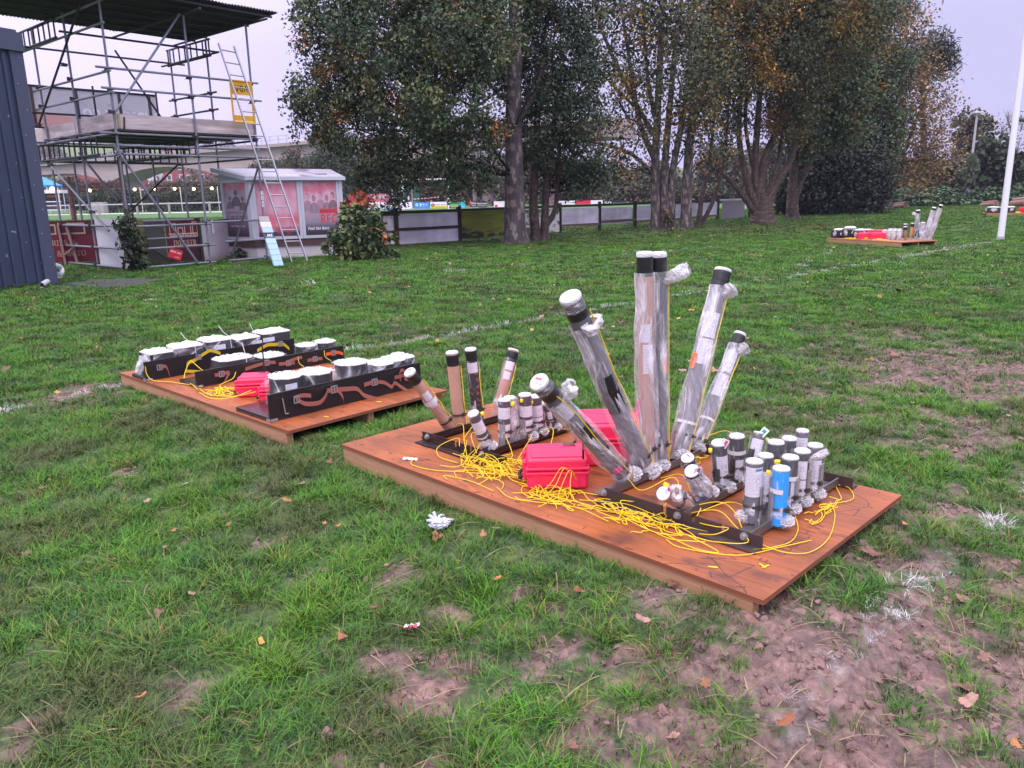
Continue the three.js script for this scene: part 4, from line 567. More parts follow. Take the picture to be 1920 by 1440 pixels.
tangle('yellow wire running to the pink cases on the further platform', P2, 83, 9, 1.28, 0.20, 0.19, 0.11, 0.045, [
  [[0.52, 0.00, 0.12], [0.53, 0.0, 0.06], [0.58, 0.02, 0.02], [0.70, 0.10, 0.01], [0.95, 0.16, 0.01], [1.06, 0.16, 0.02]], [[0.51, 0.34, 0.10], [0.60, 0.26, 0.06], [0.74, 0.18, 0.02], [0.95, 0.14, 0.02], [1.12, 0.10, 0.02]], [[0.52, 0.34, 0.11], [0.64, 0.36, 0.05], [0.88, 0.34, 0.02], [1.0, 0.15, 0.12]], [[1.02, 0.44, 0.07], [1.04, 0.40, 0.03], [1.12, 0.26, 0.02], [1.30, 0.22, 0.03], [1.42, 0.30, 0.05]], [[1.10, 0.12, 0.02], [1.28, 0.10, 0.01], [1.5, 0.16, 0.02], [1.62, 0.26, 0.05]], [[1.18, 0.08, 0.01], [1.4, 0.06, 0.01], [1.56, 0.12, 0.03], [1.6, 0.24, 0.06]],
  [[1.02, 0.96, 0.10], [1.03, 0.96, 0.05], [1.06, 0.98, 0.02]], [[1.02, 1.20, 0.11], [1.03, 1.20, 0.06], [1.05, 1.24, 0.02]],
], 0.0026);
// small offcuts of wire lying on the sheets
for (const [B, s, t, a, l] of [[P1, 2.19, 0.08, 0.3, 'yellow wire offcut beside the pencilled arrow near the corner'], [P1, 2.31, 0.22, 1.2, 'yellow wire offcut further right, paired with another'], [P1, 2.33, 0.20, -0.5, 'bent yellow wire offcut just below its pair'], [P2, 2.35, 0.30, 0.4, 'yellow wire offcut in front of the left of the front rack'], [P2, 2.32, 0.72, 0.2, 'yellow wire offcut in front of the loose strap tail']]) {
  const p = onBoard(B, s, t, 0.003); solo('wire_offcut', rod([p[0], p[1], p[2]], [p[0] + 0.032 * Math.cos(a), p[1], p[2] + 0.032 * Math.sin(a)], 0.0028, 0.0028, 6), wireY, l, 'wire offcut');
}
{ const p = onBoard(P1, 0.47, 0.10, 0.002); solo('paper_scrap', sheet((u, v) => [p[0] + (u - 0.5) * 0.075, p[1] + 0.006 * Math.abs(noise2(u * 4, v * 4)), p[2] + (v - 0.5) * 0.035 + u * 0.02], 10, 6), white, 'small white paper scrap lying near the left corner of the near platform', 'paper scrap'); }

// ---------------------------------------------------------------- dark metal shed at the left edge
const shedT = tex(128, 256, (u, v) => { const a = tfbm(u, v, 4, 5, 201), b = tn(u, v, 64, 6); const q = 1 + 0.25 * (a - 0.5); return b > 0.97 ? [0.62, 0.64, 0.70] : [0.205 * q, 0.255 * q, 0.335 * q]; });
const shedM = new THREE.MeshStandardMaterial({ map: shedT, roughness: 0.5, metalness: 0.15 }), shedTrim = std([0.060, 0.072, 0.115], 0.5, { metalness: 0.1 });
const whitePipe = std([0.62, 0.64, 0.68], 0.45);
{
  const c = [-8.325, 0, -14.335], dx = -0.46, dz = 0.888;                           // near corner; the visible face runs on towards the path
  const t = thing('metal_shed', 'dark blue grey profiled metal shed at the left edge', 'shed', [c[0], 0, c[2]], Math.atan2(dz, -dx));
  const Hs = 4.2, L = 3.4;                                                 // local -x along the face, +z outward
  part(t, 'wall_sheet', BX(L, Hs - 0.1, 0.06, -L / 2, Hs / 2 + 0.02, -0.03), shedM);
  for (let x = 0.2; x < L; x += 0.2) part(t, 'rib', RB(0.06, Hs - 0.3, 0.04, 0.01, -x - 0.1, Hs / 2 - 0.13, 0.012, 0, 0, 0, 1), shedM);
  part(t, 'corner_trim', [BX(0.20, Hs + 0.02, 0.03, -0.10, Hs / 2 + 0.03, 0.030), BX(0.03, Hs + 0.02, 0.16, 0.016, Hs / 2 + 0.03, -0.035)], shedTrim);
  part(t, 'fascia', [BX(L + 0.03, 0.30, 0.05, -L / 2 + 0.02, Hs - 0.08, 0.072), BX(0.03, 0.30, 2.4, 0.05, Hs - 0.08, -1.15)], shedTrim);
  part(t, 'end_wall', BX(0.05, Hs - 0.1, 2.3, 0.005, Hs / 2 + 0.02, -1.24), shedM); part(t, 'roof', BX(L, 0.05, 2.4, -L / 2, Hs + 0.10, -1.2), shedTrim);
  const rv = []; for (let k = 0; k < 9; k++) rv.push(new THREE.SphereGeometry(0.012, 6, 4).translate(-0.05 - 0.09 * (k % 2), 0.5 + k * 0.42, 0.047)); part(t, 'rivets', rv, galv);
  const p0 = [-8.222, 0, -13.722], p1 = [-8.41, 0.099, -14.725], p2 = [-8.292, 0.213, -14.335];
  solo('drain_pipe', [pipe([[p0[0], 0.05, p0[2]], [p1[0] - 0.1, 0.10, p1[2] + 0.12], [p1[0], 0.17, p1[2]], [p1[0] - 0.04, 0.28, p1[2] - 0.05], [p2[0] - 0.02, 0.36, p2[2] + 0.05]], 0.045, 40, 12), new THREE.TorusGeometry(0.047, 0.010, 8, 16).rotateY(0.6).translate(p1[0] - 0.03, 0.13, p1[2] + 0.03)], whitePipe, 'white plastic drain pipe bent out at the foot of the metal shed', 'drain pipe');
}

// ---------------------------------------------------------------- scaffold tower: local axes u, height, -w from its near post
const tubeT = tex(128, 512, (u, v) => { const a = tfbm(u, v, 6, 5, 211), b = tfbm(u, v, 32, 3, 217); const q = 0.9 + 0.4 * (a - 0.5) + 0.2 * (b - 0.5); return a > 0.64 ? [0.48 * q, 0.39 * q, 0.36 * q] : [0.60 * q, 0.61 * q, 0.66 * q]; });
const scaf = new THREE.MeshStandardMaterial({ map: tubeT, roughness: 0.5, metalness: 0.35 }), scafDark = std([0.05, 0.05, 0.055], 0.6, { metalness: 0.3 });
const boardT = tex(512, 128, (u, v) => { const a = tfbm(u, v, 3, 5, 221), g = tn(u * 0.5, v, 40, 7); const q = 0.9 + 0.5 * (a - 0.5) + 0.12 * (g - 0.5); return [0.84 * q, 0.77 * q, 0.77 * q]; });
const boardM = new THREE.MeshStandardMaterial({ map: boardT, roughness: 0.9 }), boardDark = std([0.055, 0.046, 0.042], 0.9);
const SC = { o: [-8.10, 0, -16.95], a: 0.857 };
const scW = (u, h, w) => { const c = Math.cos(SC.a), s = Math.sin(SC.a); return [SC.o[0] + c * u - s * w, h, SC.o[2] - s * u - c * w]; };
{
  const t = thing('scaffold_tower', 'tall grey scaffold tower with boarded deck and corrugated roof', 'scaffold', SC.o, SC.a);
  const R = 0.0242, q = (u, h, w) => [u, h, -w];
  const tb = (name, a, b, m = scaf, r = R) => part(t, name, [rod(q(...a), q(...b), r, r, 12)], m);
  const clampAt = (u, h, w, d) => { const g = [RB(0.085, 0.062, 0.09, 0.012, 0, 0, 0), rod([0.03, 0.02, 0.04], [0.095, 0.03, 0.05], 0.008), rod([-0.03, -0.02, -0.04], [-0.085, -0.03, -0.05], 0.008), RB(0.06, 0.075, 0.06, 0.01, 0, 0.01, -0.045)]; part(t, 'coupler', merge(g).rotateY(d).translate(u, h, -w), scafDark); };
  for (const [u, w, h1] of [[0, 0, 5.36], [1.75, 0, 5.34], [3.25, 0, 5.38], [0, 1.85, 5.42], [0, 3.7, 5.36], [3.25, 1.85, 5.3], [3.25, 3.7, 5.3], [1.75, 3.7, 3.4], [0.5, 3.7, 2.5], [2.45, 3.7, 2.5]]) {
    tb('standard', [u, 0, w], [u, h1, w]); part(t, 'base_plate', BX(0.15, 0.012, 0.15, u, 0.006, -w), scafDark);
  }
  const f = -0.052;                                                        // front rails sit just outside the posts
  for (const [u0, u1, h, w] of [[-0.26, 3.40, 4.10, f], [-0.20, 3.45, 3.71, f], [-0.10, 3.42, 2.42, f], [-0.05, 3.35, 2.60, 0.06], [-0.05, 1.86, 0.93, f], [-0.02, 1.90, 0.45, f], [0.10, 1.86, 0.055, f], [1.66, 3.38, 0.96, 0.055], [2.15, 3.36, 0.50, f], [2.2, 3.34, 0.06, f], [-0.30, 3.3, 2.84, 0.06], [-0.1, 3.5, 2.42, 3.75], [-0.1, 3.5, 2.80, 3.75], [-0.3, 3.6, 4.95, 3.65], [-0.1, 3.6, 5.05, 1.9], [0.3, 1.9, 0.62, 0.75], [0.1, 1.85, 1.02, 0.75]]) tb('ledger', [u0, h, w], [u1, h, w], w > 1.8 ? scafDark : scaf);
  for (const [w0, w1, h, u] of [[-0.22, 5.2, 4.03, f], [-0.24, 5.3, 3.62, f], [-0.12, 5.4, 2.40, f], [-0.2, 5.2, 2.83, f], [-0.02, 3.85, 0.94, f], [-0.02, 3.7, 0.46, f], [-0.02, 3.6, 0.05, f], [-0.2, 5.2, 4.93, f], [-0.7, 3.8, 5.33, f], [1.5, 3.9, 4.04, 3.2], [1.5, 3.9, 3.64, 3.2], [-0.1, 3.9, 2.80, 3.2], [-0.1, 3.9, 2.40, 3.2], [-0.8, 3.5, 5.36, 1.72], [-0.8, 3.5, 5.38, 3.3], [-0.1, 3.8, 2.78, 1.72], [1.2, 4.1, 4.92, 3.2]]) tb('ledger', [u, h, w0], [u, h, w1], u > 1 ? scafDark : scaf);
  for (const [a, b, m] of [[[-0.03, 3.22, -0.1], [1.62, 5.34, -0.1], scaf], [[-0.16, 2.62, -0.11], [1.40, 0.05, -0.11], scaf], [[3.27, 2.42, -0.1], [2.27, 0.2, -0.1], scafDark], [[-0.1, 3.22, 3.92], [-0.1, 5.46, 0.55], scafDark], [[-0.1, 2.30, 3.46], [-0.1, 0.84, 0.78], scaf], [[-0.1, 2.52, 1.76], [-0.1, 1.45, 0.1], scafDark], [[1.4, 1.0, 3.6], [3.1, 2.42, 3.6], scafDark], [[1.8, 5.1, 3.6], [3.2, 2.9, 3.6], scafDark], [[0.0, 1.0, 0.78], [1.2, 0.1, 0.82], scafDark]]) tb('brace', a, b, m);
  for (let k = 0; k < 5; k++) tb('transom', [-0.34, 2.865, 0.22 + k * 0.92], [3.3, 2.865, 0.22 + k * 0.92]);
  const latW = (u, w0, w1, h0, h1, st) => { const g = []; for (let w = w0; w <= w1 + 0.01; w += st) g.push(rod([u, h0, -w], [u, h1, -w], 0.019, 0.019, 8)); part(t, 'lattice_beam', [...g, rod([u, h0, -w0 + 0.05], [u, h0, -w1 - 0.05], R), rod([u, h1, -w0 + 0.05], [u, h1, -w1 - 0.05], R)], scafDark); };
  const latU = (w, u0, u1, h0, h1, st) => { const g = []; for (let u = u0; u <= u1 + 0.01; u += st) g.push(rod([u, h0, -w], [u, h1, -w], 0.019, 0.019, 8)); part(t, 'lattice_beam', [...g, rod([u0 - 0.05, h0, -w], [u1 + 0.05, h0, -w], R), rod([u0 - 0.05, h1, -w], [u1 + 0.05, h1, -w], R)], scafDark); };
  latW(-0.11, 0.75, 5.1, 2.44, 2.80, 0.30); latU(3.82, -0.1, 3.45, 2.44, 2.80, 0.235); latW(1.8, 0.2, 3.7, 2.45, 2.78, 0.28);
  latW(-0.11, 2.1, 5.2, 4.95, 5.32, 0.30); latW(3.30, 1.8, 3.9, 4.92, 5.30, 0.30);
  for (const [u, w, d] of [[0, 0, 0], [1.75, 0, 0.3], [3.25, 0, 0.2], [0, 1.85, 1.4], [0, 3.7, 1.5]]) for (const h of [0.06, 0.45, 0.94, 2.41, 2.83, 3.66, 4.07]) clampAt(u - 0.03, h, w - 0.03, d);
  for (const h of [3.64, 4.04, 4.92]) { clampAt(3.24, h, 1.85, 1); clampAt(3.24, h, 3.68, 1); }
  clampAt(-0.08, 3.24, -0.1, 0.4); clampAt(-0.08, 4.37, 1.9, 0.5); clampAt(-0.1, 3.26, 3.85, 0.5); clampAt(-0.1, 2.32, 3.5, 0.5); clampAt(-0.1, 1.24, 1.5, 0.5);
  for (let k = 0; k < 14; k++) part(t, 'deck_board', RB(3.3, 0.038, 0.222, 0.004, 1.62, 2.908, -(0.14 + k * 0.262), 0, 0, 0, 1), boardDark);
  part(t, 'toe_board', RB(3.24, 0.30, 0.038, 0.004, 1.66, 3.08, -0.055, 0, 0, 0, 1), boardM); part(t, 'toe_board', RB(0.038, 0.33, 2.0, 0.004, 0.055, 3.09, -1.10, 0, 0, 0, 1), boardM); part(t, 'toe_board', RB(0.038, 0.31, 3.0, 0.004, 0.058, 3.07, -3.65, 0, 0, 0, 1), boardM);
  part(t, 'toe_board_end', RB(0.05, 0.29, 0.03, 0.004, 0.10, 3.085, -0.018, 0, 0, 0, 1), std([0.42, 0.38, 0.20], 0.9)); part(t, 'board_clip', RB(0.03, 0.24, 0.03, 0.004, 0.20, 3.05, -0.020, 0, 0, -0.12, 1), scafDark);
  const rT = tex(256, 256, (u, v) => { const a = tfbm(u, v, 4, 5, 231); const q = 0.8 + 0.6 * (a - 0.5); return [0.24 * q, 0.225 * q, 0.24 * q]; });
  const rm = new THREE.MeshStandardMaterial({ map: rT, roughness: 0.75, side: THREE.DoubleSide });
  [[-2.2, -0.25], [-0.27, 1.72], [1.70, 3.66]].forEach(([a, b], k) => {
    const fn = (dy) => (u, v) => { const x = mix(a, b, u); return [x, 5.54 + 0.022 * Math.sin(x * Math.PI * 2 / 0.076) + dy - v * 0.06 + 0.012 * k + 0.02 * noise2(x, v * 4), 0.72 - v * 3.95]; };
    part(t, 'roof_sheet', [sheet(fn(0), Math.round((b - a) / 0.0095), 3), sheet(fn(0.004), Math.round((b - a) / 0.0095), 3)], rm);
  });
  for (const w of [-0.62, -0.1, 0.55, 1.2, 1.85, 2.5, 3.1]) tb('purlin', [-2.0, 5.475 + 0.01, w], [3.55 + 0.12 * ((w * 10 | 0) % 2), 5.475, w], scafDark);
  part(t, 'height_tag', [BX(0.065, 0.2, 0.004, 3.25, 1.54, 0.03), BX(0.06, 0.14, 0.004, 3.25, 1.34, 0.031)], new THREE.MeshStandardMaterial({ roughness: 0.6, map: paint(64, 128, (g) => { g.fillStyle = '#e6e8ee'; g.fillRect(0, 0, 64, 128); g.fillStyle = '#3d8f9a'; g.fillRect(10, 56, 44, 20); g.strokeStyle = '#555a66'; g.lineWidth = 4; g.beginPath(); g.arc(32, 30, 17, 0, 7); g.stroke(); g.fillStyle = '#555a66'; for (let k = 0; k < 4; k++) g.fillRect(14, 88 + k * 8, 36, 3); }) }));
}
// pink padded poles standing behind the tower
{
  const pm = new THREE.MeshStandardMaterial({ roughness: 0.9, map: tex(64, 256, (u, v) => { const a = tfbm(u, v, 4, 5, 241); const b = Math.abs((v * 7) % 1 - 0.5) < 0.04 ? 0.75 : 1; const q = (0.85 + 0.5 * (a - 0.5)) * b; return [0.60 * q, 0.44 * q, 0.44 * q]; }) });
  const p1 = [-11.293, 0, -20.727], p2 = [-9.263, 0, -19.388];
  solo('padded_pole', rod([p1[0], 0, p1[2]], [p1[0] - 0.02, 2.1, p1[2] - 0.05], 0.075, 0.058, 14), pm, 'pinkish wrapped pole behind the scaffold beside the white panel', 'pole');
  solo('padded_pole', rod([p2[0], 0, p2[2]], [p2[0] - 0.02, 2.5, p2[2]], 0.06, 0.055, 14), std([0.22, 0.13, 0.12], 0.9), 'dark reddish wrapped pole behind the near scaffold post', 'pole');
}
// ladder, guard board, gate and signs of the tower
{
  const a = [-5.087, 0, -18.371], b = [-4.742, 0, -18.438], ta = scW(2.46, 4.86, -0.10), tb2 = scW(2.84, 4.84, -0.10);
  const t = thing('ladder', 'long aluminium ladder leaning on the scaffold past the deck', 'ladder', a); const L = (p) => [p[0] - a[0], p[1] - a[1], p[2] - a[2]];
  const alu = std([0.40, 0.40, 0.43], 0.4, { metalness: 0.6 });
  for (const [p, q] of [[a, ta], [b, tb2]]) part(t, 'stile', bar(L(p), L(q), 0.026, 0.062, V3(0.5, 0.3, 0.8)), alu);
  for (let k = 0; k < 18; k++) { const f = 0.045 + k * 0.0545; part(t, 'rung', rod(L(a).map((v, i) => mix(v, L(ta)[i], f)), L(b).map((v, i) => mix(v, L(tb2)[i], f)), 0.014, 0.014, 8), alu); }
}
{
  const b0 = [-5.162, 0, -17.261], b1 = [-5.029, 0, -17.499], t0 = [-5.766, 1.074, -18.363], t1 = [-5.521, 1.07, -18.325];
  const lerp = (p, q, k) => p.map((v, i) => mix(v, q[i], k)), cpos = lerp(b0, b1, 0.5), L = (p) => [p[0] - cpos[0], p[1] - cpos[1], p[2] - cpos[2]];
  const t = thing('ladder_guard', 'pale blue ladder guard board leaning beside the ladder foot', 'ladder guard', cpos);
  const m = (fn) => new THREE.MeshStandardMaterial({ roughness: 0.6, map: paint(128, 96, fn) }), blue = std([0.33, 0.50, 0.74], 0.55), n = 9;
  const txt = m((g) => { g.fillStyle = '#dfe3ee'; g.fillRect(0, 0, 128, 96); g.strokeStyle = '#444'; g.strokeRect(5, 5, 118, 86); g.fillStyle = '#33384a'; g.font = 'bold 20px sans-serif'; g.textAlign = 'center'; g.fillText('DANGER', 64, 34); g.font = 'bold 17px sans-serif'; g.fillText('DO NOT', 64, 58); g.fillText('CLIMB', 64, 80); });
  const logo = m((g) => { g.fillStyle = '#1d2433'; g.fillRect(0, 0, 128, 96); g.fillStyle = '#e8eaf2'; g.font = 'bold italic 54px sans-serif'; g.textAlign = 'center'; g.fillText('NS', 64, 66); g.fillRect(10, 76, 108, 5); });
  for (let k = 0; k < n; k++) { const f0 = k / n, f1 = (k + 0.95) / n, p = lerp(L(b0), L(t0), f0), q = lerp(L(b1), L(t1), f0), r = lerp(L(b0), L(t0), f1), s2 = lerp(L(b1), L(t1), f1), o = [0.03, 0.012, 0.03]; const fr = sheet((u, v) => lerp(lerp(p, q, u), lerp(r, s2, u), v), 1, 1), bk = sheet((u, v) => lerp(lerp(p, q, u), lerp(r, s2, u), v).map((x, i) => x - o[i]), 1, 1); part(t, 'slat', [fr, bk, sheet((u, v) => lerp(p, q, u).map((x, i) => x - o[i] * v), 1, 1), sheet((u, v) => lerp(r, s2, u).map((x, i) => x - o[i] * v), 1, 1), sheet((u, v) => lerp(p, r, u).map((x, i) => x - o[i] * v), 1, 1), sheet((u, v) => lerp(q, s2, u).map((x, i) => x - o[i] * v), 1, 1)], k === 7 ? txt : k === 5 ? logo : k === 8 ? galv : blue); }
}
{
  const o = scW(2.62, 3.19, -0.16), t = thing('access_gate', 'yellow mesh access gate on the scaffold deck beside the ladder', 'gate', o, SC.a);
  const ym = std([0.80, 0.42, 0.015], 0.5), w = 0.52, h = 0.90, adv = new THREE.MeshStandardMaterial({ roughness: 0.5, map: paint(256, 128, (g) => { g.fillStyle = '#e9ad1d'; g.fillRect(0, 0, 256, 128); g.fillStyle = '#2b2410'; g.font = 'bold 92px sans-serif'; g.textAlign = 'center'; g.translate(128, 64); g.rotate(Math.PI); g.fillText('VDA', 0, 32); }) });
  part(t, 'frame', [rod([0, 0, 0], [0, h, 0], 0.022), rod([w, 0, 0], [w, h, 0], 0.022), rod([0, 0, 0], [w, 0, 0], 0.022), rod([0, h, 0], [w, h, 0], 0.022)], ym);
  part(t, 'top_plate', BX(w - 0.05, 0.27, 0.012, w / 2, h - 0.16, 0), [ym, ym, ym, ym, adv, adv]); part(t, 'bottom_plate', BX(w - 0.05, 0.12, 0.012, w / 2, 0.09, 0), ym);
  const g = []; for (let k = 1; k < 7; k++) g.push(rod([k * w / 7, 0.14, 0], [k * w / 7, h - 0.3, 0], 0.002, 0.002, 4)); for (let k = 1; k < 7; k++) g.push(rod([0.02, 0.14 + k * 0.075, 0], [w - 0.02, 0.14 + k * 0.075, 0], 0.002, 0.002, 4)); part(t, 'mesh', g, ym);
}
{
  const o = scW(-0.24, 3.2, 3.98), t = thing('banner_board', 'long weathered sign board behind the scaffold deck, lettering seen reversed', 'sign', o, SC.a), w = 3.1;
  const m = new THREE.MeshPhysicalMaterial({ roughness: 1, transmission: 0.5, thickness: 0, side: THREE.DoubleSide, map: paint(1024, 300, (g) => { const R = mulberry(77); g.fillStyle = '#cbc6d4'; g.fillRect(0, 0, 1024, 300); const gr = g.createLinearGradient(0, 120, 300, 300); g.fillStyle = 'rgba(226,165,160,0.85)'; g.beginPath(); g.moveTo(0, 170); g.quadraticCurveTo(300, 180, 560, 280); g.lineTo(560, 300); g.lineTo(0, 300); g.fill(); g.save(); g.translate(1010, 0); g.scale(-1, 1); g.fillStyle = 'rgba(240,236,246,0.9)'; g.font = 'bold 110px sans-serif'; g.fillText('W', -8, 215); g.fillText('RIGHT CO', 96, 215); g.restore(); for (let k = 0; k < 40; k++) { g.fillStyle = `rgba(80,70,85,${0.05 + R() * 0.08})`; g.fillRect(R() * 1024, R() * 300, 4 + R() * 60, 2 + R() * 30); } }) });
  part(t, 'panel', new THREE.PlaneGeometry(w, 0.94).translate(w / 2, 0.47, 0), m); part(t, 'frame', [BX(w, 0.05, 0.03, w / 2, 0.955, 0), BX(w, 0.04, 0.03, w / 2, 0.02, 0)], scafDark);
  for (const x of [0.12, 1.12, 2.15, 2.92]) part(t, 'upright', BX(0.07, 0.92, 0.03, x, 0.47, 0.021), std([0.13, 0.11, 0.12], 0.8));
  part(t, 'prop', [rod([1.5, -0.3, 0.1], [1.5, 1.05, 0.1], 0.024), rod([3.08, -0.3, 0.1], [3.08, 1.05, 0.1], 0.024), rod([-0.1, 0.34, 0.08], [3.2, 0.34, 0.08], 0.024)], scafDark);
}
{
  const redSign = (fn, w = 512, h = 420) => new THREE.MeshStandardMaterial({ roughness: 0.6, map: paint(w, h, fn) }), bk = std([0.16, 0.10, 0.09], 0.9);
  const plate = (name, label, p, q, hgt, y0, mat, cat = 'sign') => { const dx = q[0] - p[0], dz = q[2] - p[2], w = Math.hypot(dx, dz), t = thing(name, label, cat, [p[0], 0, p[2]], Math.atan2(-dz, dx)); part(t, 'panel', BX(w, hgt, 0.02, w / 2, y0 + hgt / 2, 0), [bk, bk, bk, bk, mat, bk]); return [t, w]; };
  const [a, aw] = plate('sign_board', 'dark red sign board with cream lettering left under the scaffold', scW(-0.35, 0, 3.6), scW(0.55, 0, 3.1), 0.98, 0.06, redSign((g) => { g.fillStyle = '#4b1a24'; g.fillRect(0, 0, 512, 420); g.fillStyle = '#6f1c2c'; g.fillRect(0, 150, 512, 270); g.strokeStyle = '#bfa08c'; g.lineWidth = 16; g.font = 'bold 150px sans-serif'; g.fillStyle = '#bfa08c'; g.strokeRect(-40, 40, 120, 90); g.strokeRect(210, 30, 180, 100); g.beginPath(); g.moveTo(120, 20); g.lineTo(120, 130); g.lineTo(210, 130); g.stroke(); g.font = '78px serif'; g.fillText('RIES  &', 20, 250); g.fillText('& MOTO', 60, 360); }));
  part(a, 'prop', [bar([0.28, 0, 0.05], [0.24, 0.95, 0.05], 0.07, 0.05), bar([0.55, 0.05, 0.09], [0.42, 0.95, 0.06], 0.08, 0.05), bar([0.3, 0.25, 0.12], [0.62, 0.5, 0.12], 0.07, 0.04)], std([0.32, 0.21, 0.19], 0.9));
  const [b, bw] = plate('sign_board', 'dark red sign board reading INDUS under the scaffold', scW(1.22, 0, 0.90), scW(2.02, 0, 0.82), 0.99, 0.06, redSign((g) => { g.fillStyle = '#5d1826'; g.fillRect(0, 0, 512, 420); g.fillStyle = '#3a1319'; g.fillRect(0, 300, 512, 120); g.strokeStyle = '#c9ab92'; g.lineWidth = 12; for (const [x, y, w, h] of [[60, 50, 90, 120], [180, 90, 70, 80], [280, 60, 90, 110], [400, 40, 70, 130]]) g.strokeRect(x, y, w, h); g.beginPath(); g.moveTo(40, 150); g.lineTo(480, 150); g.stroke(); g.fillStyle = '#c9ab92'; g.font = 'bold 74px serif'; g.fillText('INDUSTR', 90, 265); }));
  part(b, 'edge_trim', BX(0.06, 1.05, 0.06, bw - 0.03, 0.53, 0.042), std([0.035, 0.025, 0.03], 0.8));
  plate('backing_panel', 'dark green grey panel between mossy post and red sign', scW(0.48, 0, 0.95), scW(1.20, 0, 0.91), 0.92, 0.08, std([0.07, 0.075, 0.06], 0.8), 'panel');
  const p0 = scW(0.0, 0, 1.72), p1 = scW(0.42, 0, 0.52);
  solo('white_panel', sheet((u, v) => { const k = Math.sin(u * 3.1) * 0.12; return [mix(p0[0], p1[0], u) - k * 0.6, 0.02 + v * (1.10 - 0.06 * u), mix(p0[2], p1[2], u) + k * 0.8]; }, 14, 2), std([0.60, 0.60, 0.66], 0.55, { side: THREE.DoubleSide }), 'curved white panel standing behind the ivy at the scaffold', 'panel');
  const mp = scW(0.46, 0, 0.50); solo('mossy_post', RB(0.15, 1.06, 0.10, 0.012, mp[0], 0.53, mp[2], 0.5), std([0.14, 0.135, 0.055], 0.95), 'mossy green wooden post behind the ivy under the scaffold', 'post');
  const hs = scW(0.92, 0.30, -0.06), ht = thing('hanging_sign', 'small tilted red safety sign hanging low on the scaffold', 'sign', hs, SC.a);
  part(ht, 'panel', BX(0.30, 0.23, 0.006, 0, 0, 0, 0, 0, -0.38), [bk, bk, bk, bk, redSign((g) => { g.fillStyle = '#c22431'; g.fillRect(0, 0, 300, 230); g.fillStyle = '#f0d6d8'; g.font = 'bold 58px sans-serif'; g.textAlign = 'center'; g.fillText('KEEP OFF', 150, 100); g.font = '30px sans-serif'; g.fillText('Scaffold', 200, 190); }, 300, 230), bk]); part(ht, 'tie', rod([-0.02, 0.1, 0.01], [0.03, 0.17, 0.04], 0.005), scafDark);
  const lw = thing('low_wall', 'low white rendered wall running behind the kiosk from the scaffold', 'wall', [0, 0, 0]); const wt = new THREE.MeshStandardMaterial({ roughness: 0.85, map: tex(256, 128, (u, v) => { const a = tfbm(u, v, 4, 5, 251), d = S(v, 0.3, 0); const q = 0.95 + 0.14 * (a - 0.5); return [mix(0.80, 0.55, d * a) * q, mix(0.77, 0.48, d * a) * q, mix(0.80, 0.47, d * a) * q]; }) });
  const w0 = scW(2.06, 0, 0.70), w1 = scW(3.3, 0, 1.62); part(lw, 'render', bar([w0[0], 0.48, w0[2]], [w1[0], 0.48, w1[2]], 0.12, 0.96), wt); part(lw, 'capping', bar([w0[0], 0.972, w0[2]], [w1[0], 0.972, w1[2]], 0.16, 0.024), scafDark); const pr = scW(2.35, 0, 0.86); part(lw, 'pipe_stub', rod([pr[0] + 0.06, 0.68, pr[2] + 0.10], [pr[0] + 0.06, 0.99, pr[2] + 0.10], 0.02), whitePipe);
}

